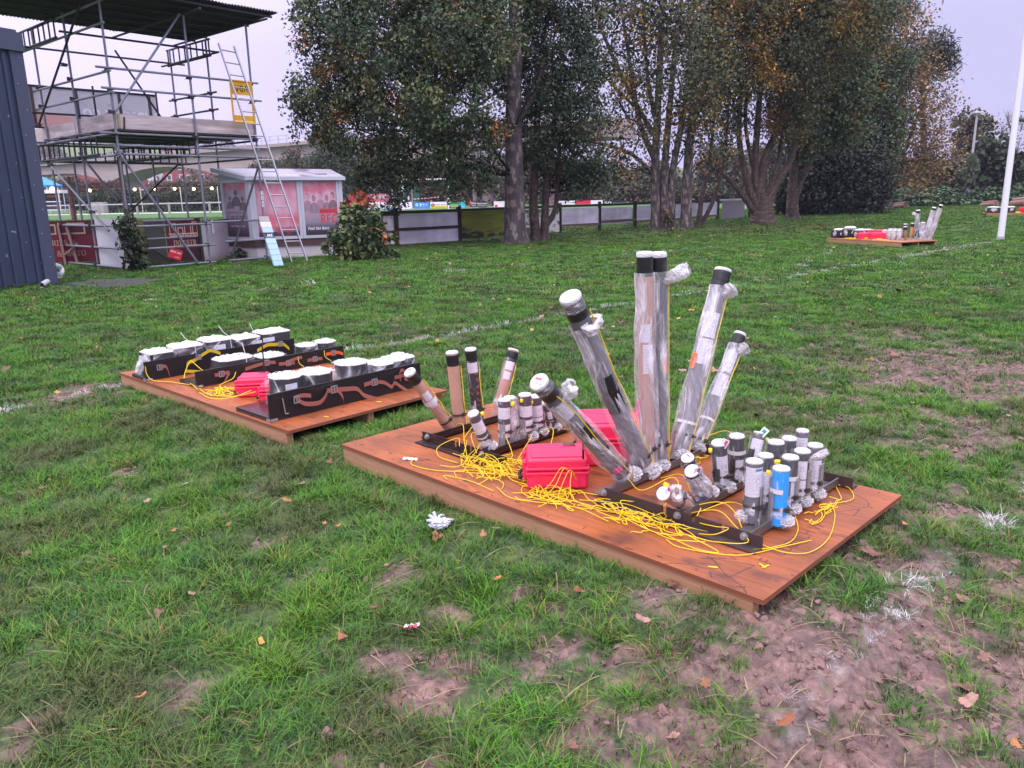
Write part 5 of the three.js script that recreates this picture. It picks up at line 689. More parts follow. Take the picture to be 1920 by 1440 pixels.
// ---------------------------------------------------------------- white kiosk with posters
{
  const upvcT = tex(128, 128, (u, v) => { const a = tfbm(u, v, 3, 5, 261); const q = 0.94 + 0.12 * (a - 0.5); return [0.82 * q, 0.83 * q, 0.87 * q]; }), upvc = new THREE.MeshStandardMaterial({ map: upvcT, roughness: 0.45 });
  const t = thing('kiosk', 'small white kiosk with red and black posters in its windows', 'kiosk', [-6.233, 0, -19.444], 0.4217), W = 2.16;
  const BL = [-0.62, -1.14], BRr = [2.10, -1.30];
  const fade = (g, w, h) => { g.fillStyle = 'rgba(240,205,216,0.30)'; g.fillRect(0, 0, w, h * 0.82); }, fig = (g, x, y, s, dark = 'rgba(60,50,62,0.6)') => { g.fillStyle = dark; g.beginPath(); g.ellipse(x, y, 0.30 * s, 0.42 * s, 0, 0, 7); g.fill(); g.beginPath(); g.moveTo(x - 0.8 * s, y + 1.9 * s); g.quadraticCurveTo(x - 0.7 * s, y + 0.5 * s, x, y + 0.5 * s); g.quadraticCurveTo(x + 0.7 * s, y + 0.5 * s, x + 0.8 * s, y + 1.9 * s); g.fill(); };
  const mist = (g, w, h, list, seed) => { const R = mulberry(seed); for (const [c, n, y0, y1] of list) for (let k = 0; k < n; k++) { const x = R() * w, y = mix(y0, y1, R()) * h, r = 12 + R() * 60, gr = g.createRadialGradient(x, y, 0, x, y, r); gr.addColorStop(0, c + '0.35)'); gr.addColorStop(1, c + '0)'); g.fillStyle = gr; g.fillRect(x - r, y - r, 2 * r, 2 * r); } };
  const poster = [
    paint(512, 512, (g, w, h) => { g.fillStyle = '#c78d9f'; g.fillRect(0, 0, w, h); mist(g, w, h, [['rgba(214,60,84,', 60, 0, 0.3], ['rgba(224,180,196,', 50, 0.2, 0.6], ['rgba(214,44,66,', 80, 0.62, 0.86], ['rgba(60,50,60,', 50, 0.92, 1.02], ['rgba(180,170,186,', 30, 0.78, 0.95]], 1); g.fillStyle = '#33303a'; g.fillRect(0, 470, w, 42); mist(g, w, h, [['rgba(190,60,76,', 24, 0.82, 0.93]], 4); g.strokeStyle = 'rgba(90,120,110,0.8)'; g.lineWidth = 5; g.beginPath(); g.moveTo(270, 240); g.lineTo(330, 262); g.moveTo(300, 270); g.lineTo(345, 245); g.stroke(); fade(g, w, h); g.fillStyle = 'rgba(235,220,228,0.5)'; g.font = 'italic 34px serif'; g.fillText('Barn', 300, 430); }),
    paint(512, 640, (g, w, h) => { g.fillStyle = '#c98b9b'; g.fillRect(0, 0, w, h); mist(g, w, h, [['rgba(216,50,74,', 70, 0, 0.22], ['rgba(216,180,194,', 60, 0.2, 0.5]], 2); fig(g, 60, 175, 95, 'rgba(70,58,70,0.55)'); fig(g, 160, 200, 95); fig(g, 262, 160, 105, 'rgba(90,78,90,0.6)'); fig(g, 360, 200, 95); fig(g, 455, 170, 105, 'rgba(48,38,48,0.75)'); fade(g, w, h); g.fillStyle = 'rgba(214,168,178,0.8)'; for (const [x, y] of [[60, 180], [262, 168], [455, 180]]) { g.beginPath(); g.ellipse(x - 8, y + 6, 24, 33, 0, 0, 7); g.fill(); } const gr = g.createLinearGradient(0, 300, 0, h); gr.addColorStop(0, 'rgba(150,146,160,0.2)'); gr.addColorStop(0.55, 'rgba(140,136,150,0.9)'); gr.addColorStop(0.8, '#4a4652'); gr.addColorStop(1, '#2c2932'); g.fillStyle = gr; g.fillRect(0, 300, w, h - 300); g.fillStyle = '#d4404c'; g.fillRect(236, 325, 276, 60); g.font = 'bold 150px sans-serif'; g.fillText('RFC', 236, 500); g.fillStyle = '#5b4a56'; g.font = 'bold 40px sans-serif'; g.fillText('BARNSTAPLE', 240, 370); g.fillStyle = '#efe9f2'; g.font = 'italic bold 52px sans-serif'; g.fillText('Feel the Barn', 34, 578); }),
    paint(300, 600, (g, w, h) => { g.fillStyle = '#a78d9c'; g.fillRect(0, 0, w, h); mist(g, w, h, [['rgba(205,62,84,', 26, 0, 0.14], ['rgba(200,180,190,', 40, 0.1, 0.6]], 3); fig(g, 70, 170, 60, 'rgba(60,48,58,0.65)'); fig(g, 150, 110, 78, 'rgba(40,32,40,0.75)'); fig(g, 235, 180, 66, 'rgba(55,44,54,0.7)'); const gr = g.createLinearGradient(0, 250, 0, h); gr.addColorStop(0, 'rgba(110,98,110,0)'); gr.addColorStop(1, '#3a343e'); g.fillStyle = gr; g.fillRect(0, 250, w, 350); g.fillStyle = 'rgba(80,66,78,0.9)'; g.font = 'bold 34px sans-serif'; g.fillText('BARNSTAPLE', 36, 340); g.font = 'bold 90px sans-serif'; g.fillText('RFC', 60, 430); g.fillStyle = '#e0d8e4'; g.font = 'italic bold 28px sans-serif'; g.fillText('Feel the Barn', 50, 490); }),
  ].map((m) => new THREE.MeshPhysicalMaterial({ map: m, roughness: 0.5, clearcoat: 0.4, clearcoatRoughness: 0.15 }));
  const poly = (pts, y0, y1) => { const s = new THREE.Shape(pts.map(([x, z]) => new THREE.Vector2(x, -z))); return new THREE.ExtrudeGeometry(s, { depth: y1 - y0, bevelEnabled: false }).rotateX(-Math.PI / 2).translate(0, y0, 0); };
  const ins = (d) => [[d, -d], [W - d, -d], [BRr[0] - d, BRr[1] + d], [BL[0] + d, BL[1] + d]];
  part(t, 'plinth', poly(ins(0.02), 0, 0.30), std([0.60, 0.56, 0.58], 0.85)); part(t, 'timber_band', poly(ins(-0.015), 0.302, 0.47), std([0.095, 0.055, 0.05], 0.9)); part(t, 'body', poly(ins(0.06), 0.472, 1.90), std([0.5, 0.5, 0.52], 0.7));
  const win = (name, p, q, y0, y1, m) => { const dx = q[0] - p[0], dz = q[1] - p[1], L = Math.hypot(dx, dz), g = new THREE.Group(); g.name = name; t.add(g); g.position.set(p[0], 0, p[1]); g.rotation.y = Math.atan2(-dz, dx); const fr = 0.07; part(g, 'frame', [BX(fr, y1 - y0, 0.07, fr / 2, (y0 + y1) / 2, 0), BX(fr, y1 - y0, 0.07, L - fr / 2, (y0 + y1) / 2, 0), BX(L - 2 * fr, fr, 0.07, L / 2, y0 + fr / 2, 0), BX(L - 2 * fr, fr, 0.07, L / 2, y1 - fr / 2, 0)], upvc); part(g, 'poster', BX(L - 2 * fr - 0.004, y1 - y0 - 2 * fr - 0.004, 0.01, L / 2, (y0 + y1) / 2, -0.012), m); };
  win('window', [0.03, 0], [1.16, 0], 0.476, 1.93, poster[0]); win('window', [1.165, 0], [2.13, 0], 0.476, 1.93, poster[1]); win('window', [BL[0] + 0.05, BL[1] + 0.05], [-0.05, -0.06], 0.476, 1.93, poster[2]);
  part(t, 'corner_post', [BX(0.10, 1.46, 0.10, -0.015, 1.205, -0.015, 0.3), BX(0.08, 1.46, 0.09, W + 0.015, 1.205, -0.01)], upvc);
  part(t, 'end_panel', BX(0.06, 1.46, 1.2, W + 0.0, 1.205, -0.66), upvc);
  const RF = [[-0.10, 0.10, 1.985], [W + 0.12, 0.10, 1.965], [W + 0.08, -1.36, 2.20], [-0.76, -1.26, 2.235]];
  const top = sheet((u, v) => [0, 1, 2].map((i) => { const a = mix(RF[0][i], RF[1][i], u), b = mix(RF[3][i], RF[2][i], u); return mix(a, b, v); }).map((_, i, r) => [r[0], r[2], r[1]][i]), 8, 6), bot = sheet((u, v) => { const f = (i) => mix(mix(RF[0][i], RF[1][i], u), mix(RF[3][i], RF[2][i], u), v); return [f(0), f(2) - 0.02, f(1)]; }, 8, 6);
  const rt = new THREE.MeshStandardMaterial({ roughness: 0.5, side: THREE.DoubleSide, map: tex(256, 256, (u, v) => { const a = tfbm(u, v, 3, 5, 271); const s = S(Math.abs(u - 0.62 - 0.12 * v), 0.10, 0.02) * S(a, 0.35, 0.6); const q = 0.92 + 0.2 * (a - 0.5); return [mix(0.84, 0.48, s) * q, mix(0.82, 0.38, s) * q, mix(0.88, 0.42, s) * q]; }) });
  part(t, 'roof', [top, bot], rt);
  part(t, 'gutter', [bar([-0.12, 1.945, 0.115], [W + 0.13, 1.925, 0.115], 0.05, 0.085), bar([-0.11, 1.945, 0.09], [-0.77, 2.19, -1.27], 0.03, 0.10)], upvc);
  part(t, 'gable_panel', sheet((u, v) => { const x = mix(-0.03, BL[0] + 0.03, u), z = mix(-0.04, BL[1] + 0.04, u), tp = mix(1.97, 2.20, u); return [x - 0.03, mix(1.92, tp, v), z]; }, 4, 1), std([0.42, 0.42, 0.46], 0.6, { side: THREE.DoubleSide }));
  part(t, 'roof_seam', [bar([1.35, 2.15, -1.0], [1.75, 2.02, -0.15], 0.03, 0.012), bar([1.62, 2.035, -0.2], [1.9, 2.035, -0.22], 0.05, 0.05)], std([0.36, 0.3, 0.34], 0.5));
}
// ---------------------------------------------------------------- boundary fence of posts, rails and boards
{
  const dk = new THREE.MeshStandardMaterial({ roughness: 0.9, map: tex(64, 256, (u, v) => { const a = tfbm(u, v, 4, 5, 281), q = 0.8 + 0.6 * (a - 0.5); return [0.24 * q, 0.20 * q, 0.185 * q]; }) }), brown = std([0.13, 0.085, 0.075], 0.9);
  const grey = new THREE.MeshStandardMaterial({ roughness: 0.7, map: tex(256, 128, (u, v) => { const a = tfbm(u, v, 4, 5, 283), b = tn(u, 0.5, 12, 3); const q = 0.9 + 0.25 * (a - 0.5) + 0.12 * (b - 0.5); return [0.88 * q, 0.86 * q, 0.91 * q]; }) });
  const moss = new THREE.MeshStandardMaterial({ roughness: 0.95, map: tex(256, 256, (u, v) => { const a = tfbm(u, v, 5, 5, 285), s = S(tfbm(u, v, 10, 3, 288) - v * 0.7, 0.2, 0.5); return [mix(0.46, 0.2, s) * (0.8 + 0.4 * a), mix(0.48, 0.2, s) * (0.8 + 0.4 * a), mix(0.18, 0.13, s)]; }) });
  const weath = new THREE.MeshStandardMaterial({ roughness: 0.9, map: tex(256, 256, (u, v) => { const a = tfbm(u, v, 5, 5, 291), b = tfbm(u, v * 0.4, 16, 3, 295), s = S(a + 0.5 * b, 0.68, 0.95); return [mix(0.80, 0.34, s), mix(0.78, 0.35, s), mix(0.78, 0.31, s)]; }) });
  const streak = new THREE.MeshStandardMaterial({ roughness: 0.9, map: tex(256, 256, (u, v) => { const b = tfbm(u, v * 0.25, 16, 4, 297); const s = S(b, 0.35, 0.7); return [mix(0.60, 0.34, s), mix(0.61, 0.37, s), mix(0.52, 0.26, s)]; }) }), dim = std([0.27, 0.24, 0.27], 0.85);
  const t = thing('boundary_fence', 'wooden post and rail fence with grey, white and mossy boards', 'fence');
  const P = [[-3.811, 0, -23.636], [-3.363, 0, -23.745], [-1.584, 0, -25.344], [0.331, 0, -27.934], [1.938, 0, -30.073], [3.562, 0, -31.174], [5.225, 0, -32.937], [7.332, 0, -35.417], [10.582, 0, -40.297], [12.876, 0, -42.523], [15.887, 0, -47.164], [19.757, 0, -52.8], [22.827, 0, -55.277]];
  const h = 1.10; P.forEach((p, i) => { if (i === 0) return; part(t, 'post', RB(0.13, h + 0.02 + 0.04 * (i % 2), 0.13, 0.012, p[0], h / 2, p[2], 0.3 * i, 0, i === 4 ? 0.05 : i === 10 ? -0.08 : 0), dk); });
  const kind = [['gate', grey, 0.08, 0.92], ['full', grey, 0.06, 0.94], ['full', moss, 0.10, 0.95], ['full', weath, 0.06, 0.92], ['rail', grey, 0.30, 0.90], ['over', grey, 0.26, 0.88], ['rail', grey, 0.30, 0.9], ['rail', grey, 0.28, 0.9], ['gap', dim, 0.05, 0.95], ['gap', streak, 0.06, 0.95], ['rail', dim, 0.3, 0.9], ['gap', moss, 0.1, 0.9]];
  for (let i = 0; i < P.length - 1; i++) {
    const [k, m, y0, y1] = kind[i], a = P[i], b = P[i + 1], dx = b[0] - a[0], dz = b[2] - a[2], L = Math.hypot(dx, dz), nx = -dz / L * 0.0, at = (f, y, o = 0) => [a[0] + dx * f - dz / L * o, y, a[2] + dz * f + dx / L * o];
    part(t, 'top_rail', bar(at(0, 1.0, 0.07), at(1, 1.0, 0.07), 0.05, 0.09), k === 'gap' ? grey : dk);
    if (k === 'rail') part(t, 'low_rail', bar(at(0, y0 - 0.02, 0.03), at(1, y0 - 0.02, 0.03), 0.05, 0.08), brown); if (k === 'over') part(t, 'low_rail', bar(at(0, 0.36, 0.055), at(1, 0.36, 0.055), 0.05, 0.09), brown); if (i === 1) { part(t, 'low_rail', bar(at(0, 0.50, 0.055), at(1, 0.50, 0.055), 0.05, 0.08), dk); part(t, 'inner_post', bar(at(0.92, 0.05, 0.04), at(0.92, 1.0, 0.04), 0.09, 0.06), dk); }
    const f0 = k === 'gap' ? 0.12 : k === 'over' ? 0.04 : 0.03, f1 = k === 'gap' ? 0.82 : k === 'over' ? 0.90 : 0.97;
    if (k === 'gate') { part(t, 'gate_frame', pipe([at(0.1, 0.1, 0.04), at(0.1, 0.9, 0.04), at(0.14, 0.93, 0.04), at(0.8, 0.93, 0.04), at(0.86, 0.9, 0.04), at(0.88, 0.1, 0.04)], 0.025, 60, 8), brown); part(t, 'low_rail', bar(at(0.05, 0.45, 0.04), at(0.9, 0.45, 0.04), 0.05, 0.06), brown); }
    part(t, 'board', bar(at(f0, (y0 + y1) / 2, 0.02), at(f1, (y0 + y1) / 2, 0.02), 0.015, y1 - y0), m);
  }
}

// ---------------------------------------------------------------- trees and shrubs
function leafClump(n, rad, len, wid, seed, round = false) {
  const R = mulberry(seed), P = [], N = [], C = [], I = [];
  for (let k = 0; k < n; k++) {
    const v = new THREE.Vector3(R() - 0.5, R() - 0.5, R() - 0.5).normalize().multiplyScalar(Math.cbrt(R()) * rad), d = new THREE.Vector3(R() - 0.5, R() * 0.7 - 0.55, R() - 0.5).normalize();
    const s = new THREE.Vector3().crossVectors(d, new THREE.Vector3(R() - 0.5, R() - 0.5, R() - 0.5)).normalize(), nn = new THREE.Vector3().crossVectors(d, s), l = len * (0.65 + 0.7 * R()), w = wid * (0.65 + 0.7 * R()), b = P.length / 3, f = 0.22 * w;
    const pts = round ? [[0, 0, 0], [0.28, -0.46, 0.3], [0.62, -0.48, 0.3], [1, 0, -0.2], [0.62, 0.48, 0.3], [0.28, 0.46, 0.3]] : [[0, 0, 0], [0.30, -0.5, 1], [0.72, -0.34, 0.6], [1, 0, -0.3], [0.72, 0.34, 0.6], [0.30, 0.5, 1]];
    const q = 0.6 + 0.8 * R(), warm = R() < 0.12 ? 1.5 : 1;
    for (const [a, c, h] of pts) { P.push(v.x + d.x * a * l + s.x * c * w + nn.x * h * f, v.y + d.y * a * l + s.y * c * w + nn.y * h * f, v.z + d.z * a * l + s.z * c * w + nn.z * h * f); N.push(nn.x, nn.y, nn.z); C.push(q * warm, q * (warm > 1 ? 1.05 : 1), q); }
    for (const [a, c, e] of [[0, 1, 2], [0, 2, 3], [0, 3, 4], [0, 4, 5]]) I.push(b + a, b + c, b + e);
  }
  const g = new THREE.BufferGeometry(); g.setAttribute('position', new THREE.Float32BufferAttribute(P, 3)); g.setAttribute('normal', new THREE.Float32BufferAttribute(N, 3)); g.setAttribute('color', new THREE.Float32BufferAttribute(C, 3)); g.setIndex(I); return g;
}
const leafM = new THREE.MeshStandardMaterial({ color: 0xffffff, vertexColors: true, roughness: 0.68, side: THREE.DoubleSide });
const CL = { oak: leafClump(34, 0.32, 0.095, 0.062, 1), small: leafClump(24, 0.36, 0.085, 0.06, 2), sparse: leafClump(11, 0.42, 0.115, 0.09, 3, true), big: leafClump(40, 0.62, 0.155, 0.105, 4), bush: leafClump(9, 0.14, 0.095, 0.088, 5, true), far: leafClump(26, 1.0, 0.42, 0.28, 6), ivy: leafClump(12, 0.13, 0.085, 0.07, 7), bramble: leafClump(20, 0.42, 0.24, 0.19, 8, true), needle: leafClump(40, 0.5, 0.30, 0.045, 9), twig: leafClump(10, 0.5, 0.11, 0.08, 10, true) };
const PAL = {
  oak: [[0.074, 0.120, 0.050, 5], [0.042, 0.076, 0.034, 5], [0.109, 0.137, 0.047, 3], [0.168, 0.112, 0.034, 2], [0.291, 0.112, 0.021, 0.5]],
  dark: [[0.036, 0.065, 0.034, 6], [0.056, 0.094, 0.043, 4], [0.089, 0.095, 0.037, 1.2], [0.190, 0.112, 0.029, 0.8]],
  autumn: [[0.074, 0.089, 0.034, 4], [0.050, 0.067, 0.033, 3], [0.190, 0.129, 0.027, 2.4], [0.335, 0.179, 0.024, 1.2], [0.224, 0.073, 0.024, 0.6]],
  holly: [[0.015, 0.027, 0.016, 6], [0.022, 0.038, 0.021, 4]],
  pale: [[0.246, 0.157, 0.072, 4], [0.313, 0.179, 0.048, 2], [0.123, 0.095, 0.048, 4], [0.078, 0.084, 0.039, 2]],
  bush: [[0.078, 0.129, 0.039, 5], [0.047, 0.087, 0.033, 4], [0.212, 0.235, 0.029, 0.6], [0.246, 0.112, 0.039, 0.5]],
  red: [[0.224, 0.050, 0.020, 3], [0.335, 0.134, 0.020, 2], [0.112, 0.067, 0.029, 3]],
  ivy: [[0.025, 0.047, 0.021, 5], [0.040, 0.070, 0.027, 3]],
  wood: [[0.084, 0.095, 0.047, 4], [0.053, 0.070, 0.037, 4], [0.123, 0.107, 0.060, 3], [0.145, 0.095, 0.068, 2.2], [0.040, 0.065, 0.031, 2]],
  right: [[0.056, 0.074, 0.037, 4], [0.095, 0.095, 0.043, 3], [0.134, 0.107, 0.058, 2], [0.040, 0.058, 0.031, 3]],
  bramble: [[0.056, 0.118, 0.039, 4], [0.036, 0.078, 0.033, 4], [0.095, 0.145, 0.043, 1.6]],
  hedge: [[0.034, 0.065, 0.029, 4], [0.056, 0.089, 0.033, 3]], brownhedge: [[0.095, 0.050, 0.029, 4], [0.067, 0.056, 0.029, 3]], conifer: [[0.022, 0.040, 0.025, 3], [0.036, 0.049, 0.029, 2]],
};
function pick(pal, q) { let s = 0; for (const p of pal) s += p[3]; q *= s; for (const p of pal) { q -= p[3]; if (q <= 0) return p; } return pal[0]; }
function crown(parent, name, blobs, geo, pal, dens, o = {}) {
  const L = [], R = mulberry(o.seed ?? 5), sx = o.seed ?? 5; const cut = o.cut ?? -0.28;
  for (const [x, y, z, r] of blobs) {
    const n = Math.max(4, Math.round(dens * r * r * (o.k ?? 1)));
    for (let i = 0; i < n; i++) {
      const v = new THREE.Vector3(R() * 2 - 1, R() * 2 - 1, R() * 2 - 1); if (v.lengthSq() > 1 || v.lengthSq() < 0.0001) { i--; continue; }
      v.setLength(Math.pow(v.length(), 0.55) * r * (1 + 0.28 * noise3(v.x * 2 + x, v.y * 2 + y, v.z * 2)));
      const px = x + v.x, py = y + v.y * (o.sy ?? 0.9), pz = z + v.z * (o.sz ?? 1), h = noise3(px * (o.f ?? 1.1) + sx, py * (o.f ?? 1.1), pz * (o.f ?? 1.1));
      if (h < cut || py < (o.floor ?? 0.1)) continue; L.push([px, py, pz]);
    }
  }
  const im = new THREE.InstancedMesh(geo, leafM, L.length), M = new THREE.Matrix4(), Q = new THREE.Quaternion(), E = new THREE.Euler(), c = new THREE.Color(); im.name = name; im.castShadow = im.receiveShadow = true;
  L.forEach(([x, y, z], i) => { E.set(R() * 6.28, R() * 6.28, R() * 6.28); if (o.droop) E.set((R() - 0.5) * 0.9, R() * 6.28, (R() - 0.5) * 0.9); const s = (o.s ?? 1) * (0.75 + 0.5 * R()); M.compose(V3(x, y, z), Q.setFromEuler(E), V3(s, s, s)); im.setMatrixAt(i, M); const p = pick(PAL[pal], Math.min(0.999, Math.max(0, 0.5 + 0.42 * noise3(x * 0.5 + 50, y * 0.5, z * 0.5) + 0.30 * (R() - 0.5) + (R() < 0.12 ? (R() - 0.5) : 0)))), k = 0.8 + 0.4 * R(); im.setColorAt(i, c.setRGB(p[0] * k, p[1] * k, p[2] * k)); });
  im.userData.kind = 'stuff'; if (parent) parent.add(im); return im;
}
const barkTex = (a, b, s) => tex(256, 512, (u, v) => { const n = tfbm(u, v, 4, 5, s), r = 1 - Math.abs(2 * tfbm(u, v * 0.6, 16, 3, s + 5) - 0.95), l = S(tfbm(u, v, 8, 4, s + 9), 0.52, 0.62); let q = 0.65 + 0.5 * r * n + 0.2 * n; return [0, 1, 2].map((i) => mix(a[i], b[i], l) * q); });
const barkB = tex(256, 512, (u, v) => { const r = 1 - Math.abs(2 * tfbm(u, v * 0.5, 16, 4, 331) - 0.95); return [r, r, r]; }, false);
const bark = (a, b, s) => { const m = barkTex(a, b, s); m.repeat.set(2, 5); const bb = barkB.clone(); bb.repeat.set(2, 5); return new THREE.MeshStandardMaterial({ map: m, bumpMap: bb, bumpScale: 0.03, roughness: 0.95 }); };
const barkGrey = bark([0.36, 0.32, 0.32], [0.53, 0.50, 0.47], 301), barkBrown = bark([0.33, 0.28, 0.26], [0.42, 0.385, 0.31], 311), barkDark = bark([0.16, 0.14, 0.13], [0.20, 0.19, 0.15], 321);
function trunkGeo(pts, r0, r1, flare = 0.5) { const n = pts.length, len = Math.hypot(pts[n - 1][0] - pts[0][0], pts[n - 1][1] - pts[0][1], pts[n - 1][2] - pts[0][2]); return loft(pts, { rings: 12 * (n - 1) + 4, at: (q, a) => mix(r0, r1, Math.pow(q, 0.8)) * (1 + flare * 0.55 * Math.exp(-q * len / 0.3) * (1 + 0.6 * Math.cos(a * 4 + 1))) * (1 + 0.07 * noise3(Math.cos(a) * 1.5 + pts[0][0], Math.sin(a) * 1.5, q * 8)) }, 14); }
function tree(name, label, base, trunks, crowns, o = {}) {
  const t = thing(name, label, o.category ?? 'tree', base, 0, o.group), m = o.bark ?? barkGrey, L = (p) => [p[0] - base[0], p[1] - base[1], p[2] - base[2]], R = mulberry(o.seed ?? 3);
  const tops = [];
  trunks.forEach(([pts, r0, r1, fl]) => { const q = pts.map(L); part(t, tops.length ? 'stem' : 'trunk', trunkGeo(q, r0, r1, fl ?? 0.5), m); tops.push(q); });
  if (o.limbs !== 0) {                                                     // limbs from the stems into the crown
    const g = []; for (const [bl] of crowns) for (const b of bl) {
      const c = L(b), st = tops[Math.floor(R() * tops.length)]; let best = st[st.length - 1]; for (const s2 of tops) for (const p of s2.slice(1)) if (p[1] < c[1] - 0.15 * b[3] && Math.hypot(p[0] - c[0], p[1] - c[1], p[2] - c[2]) < Math.hypot(best[0] - c[0], best[1] - c[1], best[2] - c[2])) best = p;
      const mid = [mix(best[0], c[0], 0.5) + (R() - 0.5) * b[3] * 0.5, mix(best[1], c[1], 0.5) - 0.12 * b[3] + (R() - 0.5) * b[3] * 0.3, mix(best[2], c[2], 0.5) + (R() - 0.5) * b[3] * 0.5], rr0 = Math.min(0.10, 0.035 + 0.022 * b[3]) * (o.limbR ?? 1);
      g.push(loft([best, mid, c], { rings: 8, at: (q) => rr0 * (1 - 0.65 * q) }, 6));
      for (let k = 0; k < (o.twigs ?? 5); k++) { const d = new THREE.Vector3(R() - 0.5 + (o.lean?.[0] ?? 0), R() * 0.9 - 0.15 + (o.lean?.[1] ?? 0), R() - 0.5).normalize().multiplyScalar(b[3] * (0.6 + 0.5 * R())), s = R() < 0.5 ? c : mid; g.push(loft([s, [s[0] + d.x * 0.5 + (R() - 0.5) * 0.2, s[1] + d.y * 0.5 + 0.08, s[2] + d.z * 0.5], [s[0] + d.x, s[1] + d.y, s[2] + d.z]], { rings: 4, at: (q) => rr0 * 0.34 * (1 - 0.75 * q) }, 4)); }
    }
    if (g.length) part(t, 'branches', g, o.branchMat ?? barkDark);
  }
  crowns.forEach(([bl, geo, pal, dens, oo], i) => crown(t, 'crown', bl.map((b) => [...L(b), b[3]]), CL[geo], pal, dens, { seed: (o.seed ?? 3) * 7 + i, ...oo }));
  return t;
}
tree('oak_tree', 'broad oak with a single grey trunk nearest the fence, crown hanging far left', [0.183, 0, -23.888], [[[[0.182, -0.032, -23.888], [0.188, 1.98, -23.888], [0.209, 3.927, -23.888], [0.286, 5.514, -23.888], [0.265, 7.598, -23.888]], 0.345, 0.15, 0.42], [[[0.342, 3.556, -23.888], [0.787, 4.209, -23.888], [1.106, 5.214, -23.888]], 0.10, 0.05, 0], [[[0.2, 4.22, -23.888], [-0.187, 5.523, -23.888], [-0.3, 7.062, -23.888]], 0.13, 0.06, 0], [[[0.147, 3.114, -23.888], [-0.777, 3.578, -23.888], [-2.345, 3.311, -23.888]], 0.13, 0.06, 0]], [
  [[[-4.624, 5.485, -23.588, 1.212], [-5.101, 4.251, -23.288, 0.925], [-5.844, 4.1, -23.088, 0.38], [-5.464, 3.469, -23.288, 0.542], [-3.579, 5.889, -22.888, 1.489], [-2.619, 6.475, -24.888, 1.705], [-0.935, 5.62, -22.088, 1.437], [-2.703, 4.494, -22.288, 1.527], [-4.275, 3.382, -23.388, 0.993], [-1.408, 4.027, -21.988, 1.355], [-2.389, 2.935, -22.688, 1.088], [-3.672, 2.499, -23.588, 0.84], [-4.068, 1.826, -23.388, 0.481], [-1.165, 2.464, -22.288, 0.855], [-0.709, 3.387, -21.788, 0.627], [-2.732, 1.948, -23.288, 0.606], [-1.715, 1.73, -22.988, 0.504], [-0.801, 1.683, -22.988, 0.409], [-0.287, 5.48, -25.388, 0.956], [-5.419, 5.48, -23.888, 0.654], [-5.146, 6.46, -23.888, 0.851], [0.23, 6.883, -25.688, 1.408], [-4.761, 4.503, -25.488, 1.047], [-2.114, 5.595, -25.888, 1.596], [-3.05, 7.524, -23.888, 1.8], [-1.106, 7.624, -23.888, 1.8], [-3.258, 1.281, -23.488, 0.322]], 'oak', 'oak', 112, { cut: -0.20 }],
], { seed: 21, twigs: 6 });
tree('oak_tree', 'dark twin stemmed tree close behind and right of the single grey trunk', [0.97, 0, -25.035], [[[[0.851, -0.031, -25.035], [0.783, 1.189, -25.035], [0.849, 2.473, -25.035], [0.986, 4.34, -25.035], [1.166, 6.14, -25.035]], 0.17, 0.08], [[[1.105, -0.036, -25.035], [1.187, 1.505, -25.035], [1.363, 2.78, -25.035], [1.637, 4.785, -25.035]], 0.14, 0.07], [[[1.075, 0.33, -25.035], [1.449, 0.931, -25.035], [1.555, 1.82, -25.035], [1.629, 3.245, -25.035]], 0.10, 0.05, 0]], [
  [[[1.455, 6.04, -24.535, 1.176], [1.726, 4.647, -24.035, 1.021], [1.272, 3.436, -24.435, 0.971], [2.087, 2.607, -25.035, 0.892], [1, 2.215, -26.035, 0.713], [2.242, 3.701, -24.235, 0.764], [2.203, 1.727, -25.035, 0.48], [2.623, 5.451, -26.035, 0.785], [0.884, 5.017, -26.635, 1.095], [2.761, 1.952, -24.835, 0.51], [1.808, 7.438, -25.035, 1.543], [0.599, 3.377, -26.535, 0.818], [1.655, 1.991, -25.535, 0.595]], 'oak', 'dark', 112, { cut: -0.28 }],
], { seed: 22, twigs: 6, bark: barkBrown });
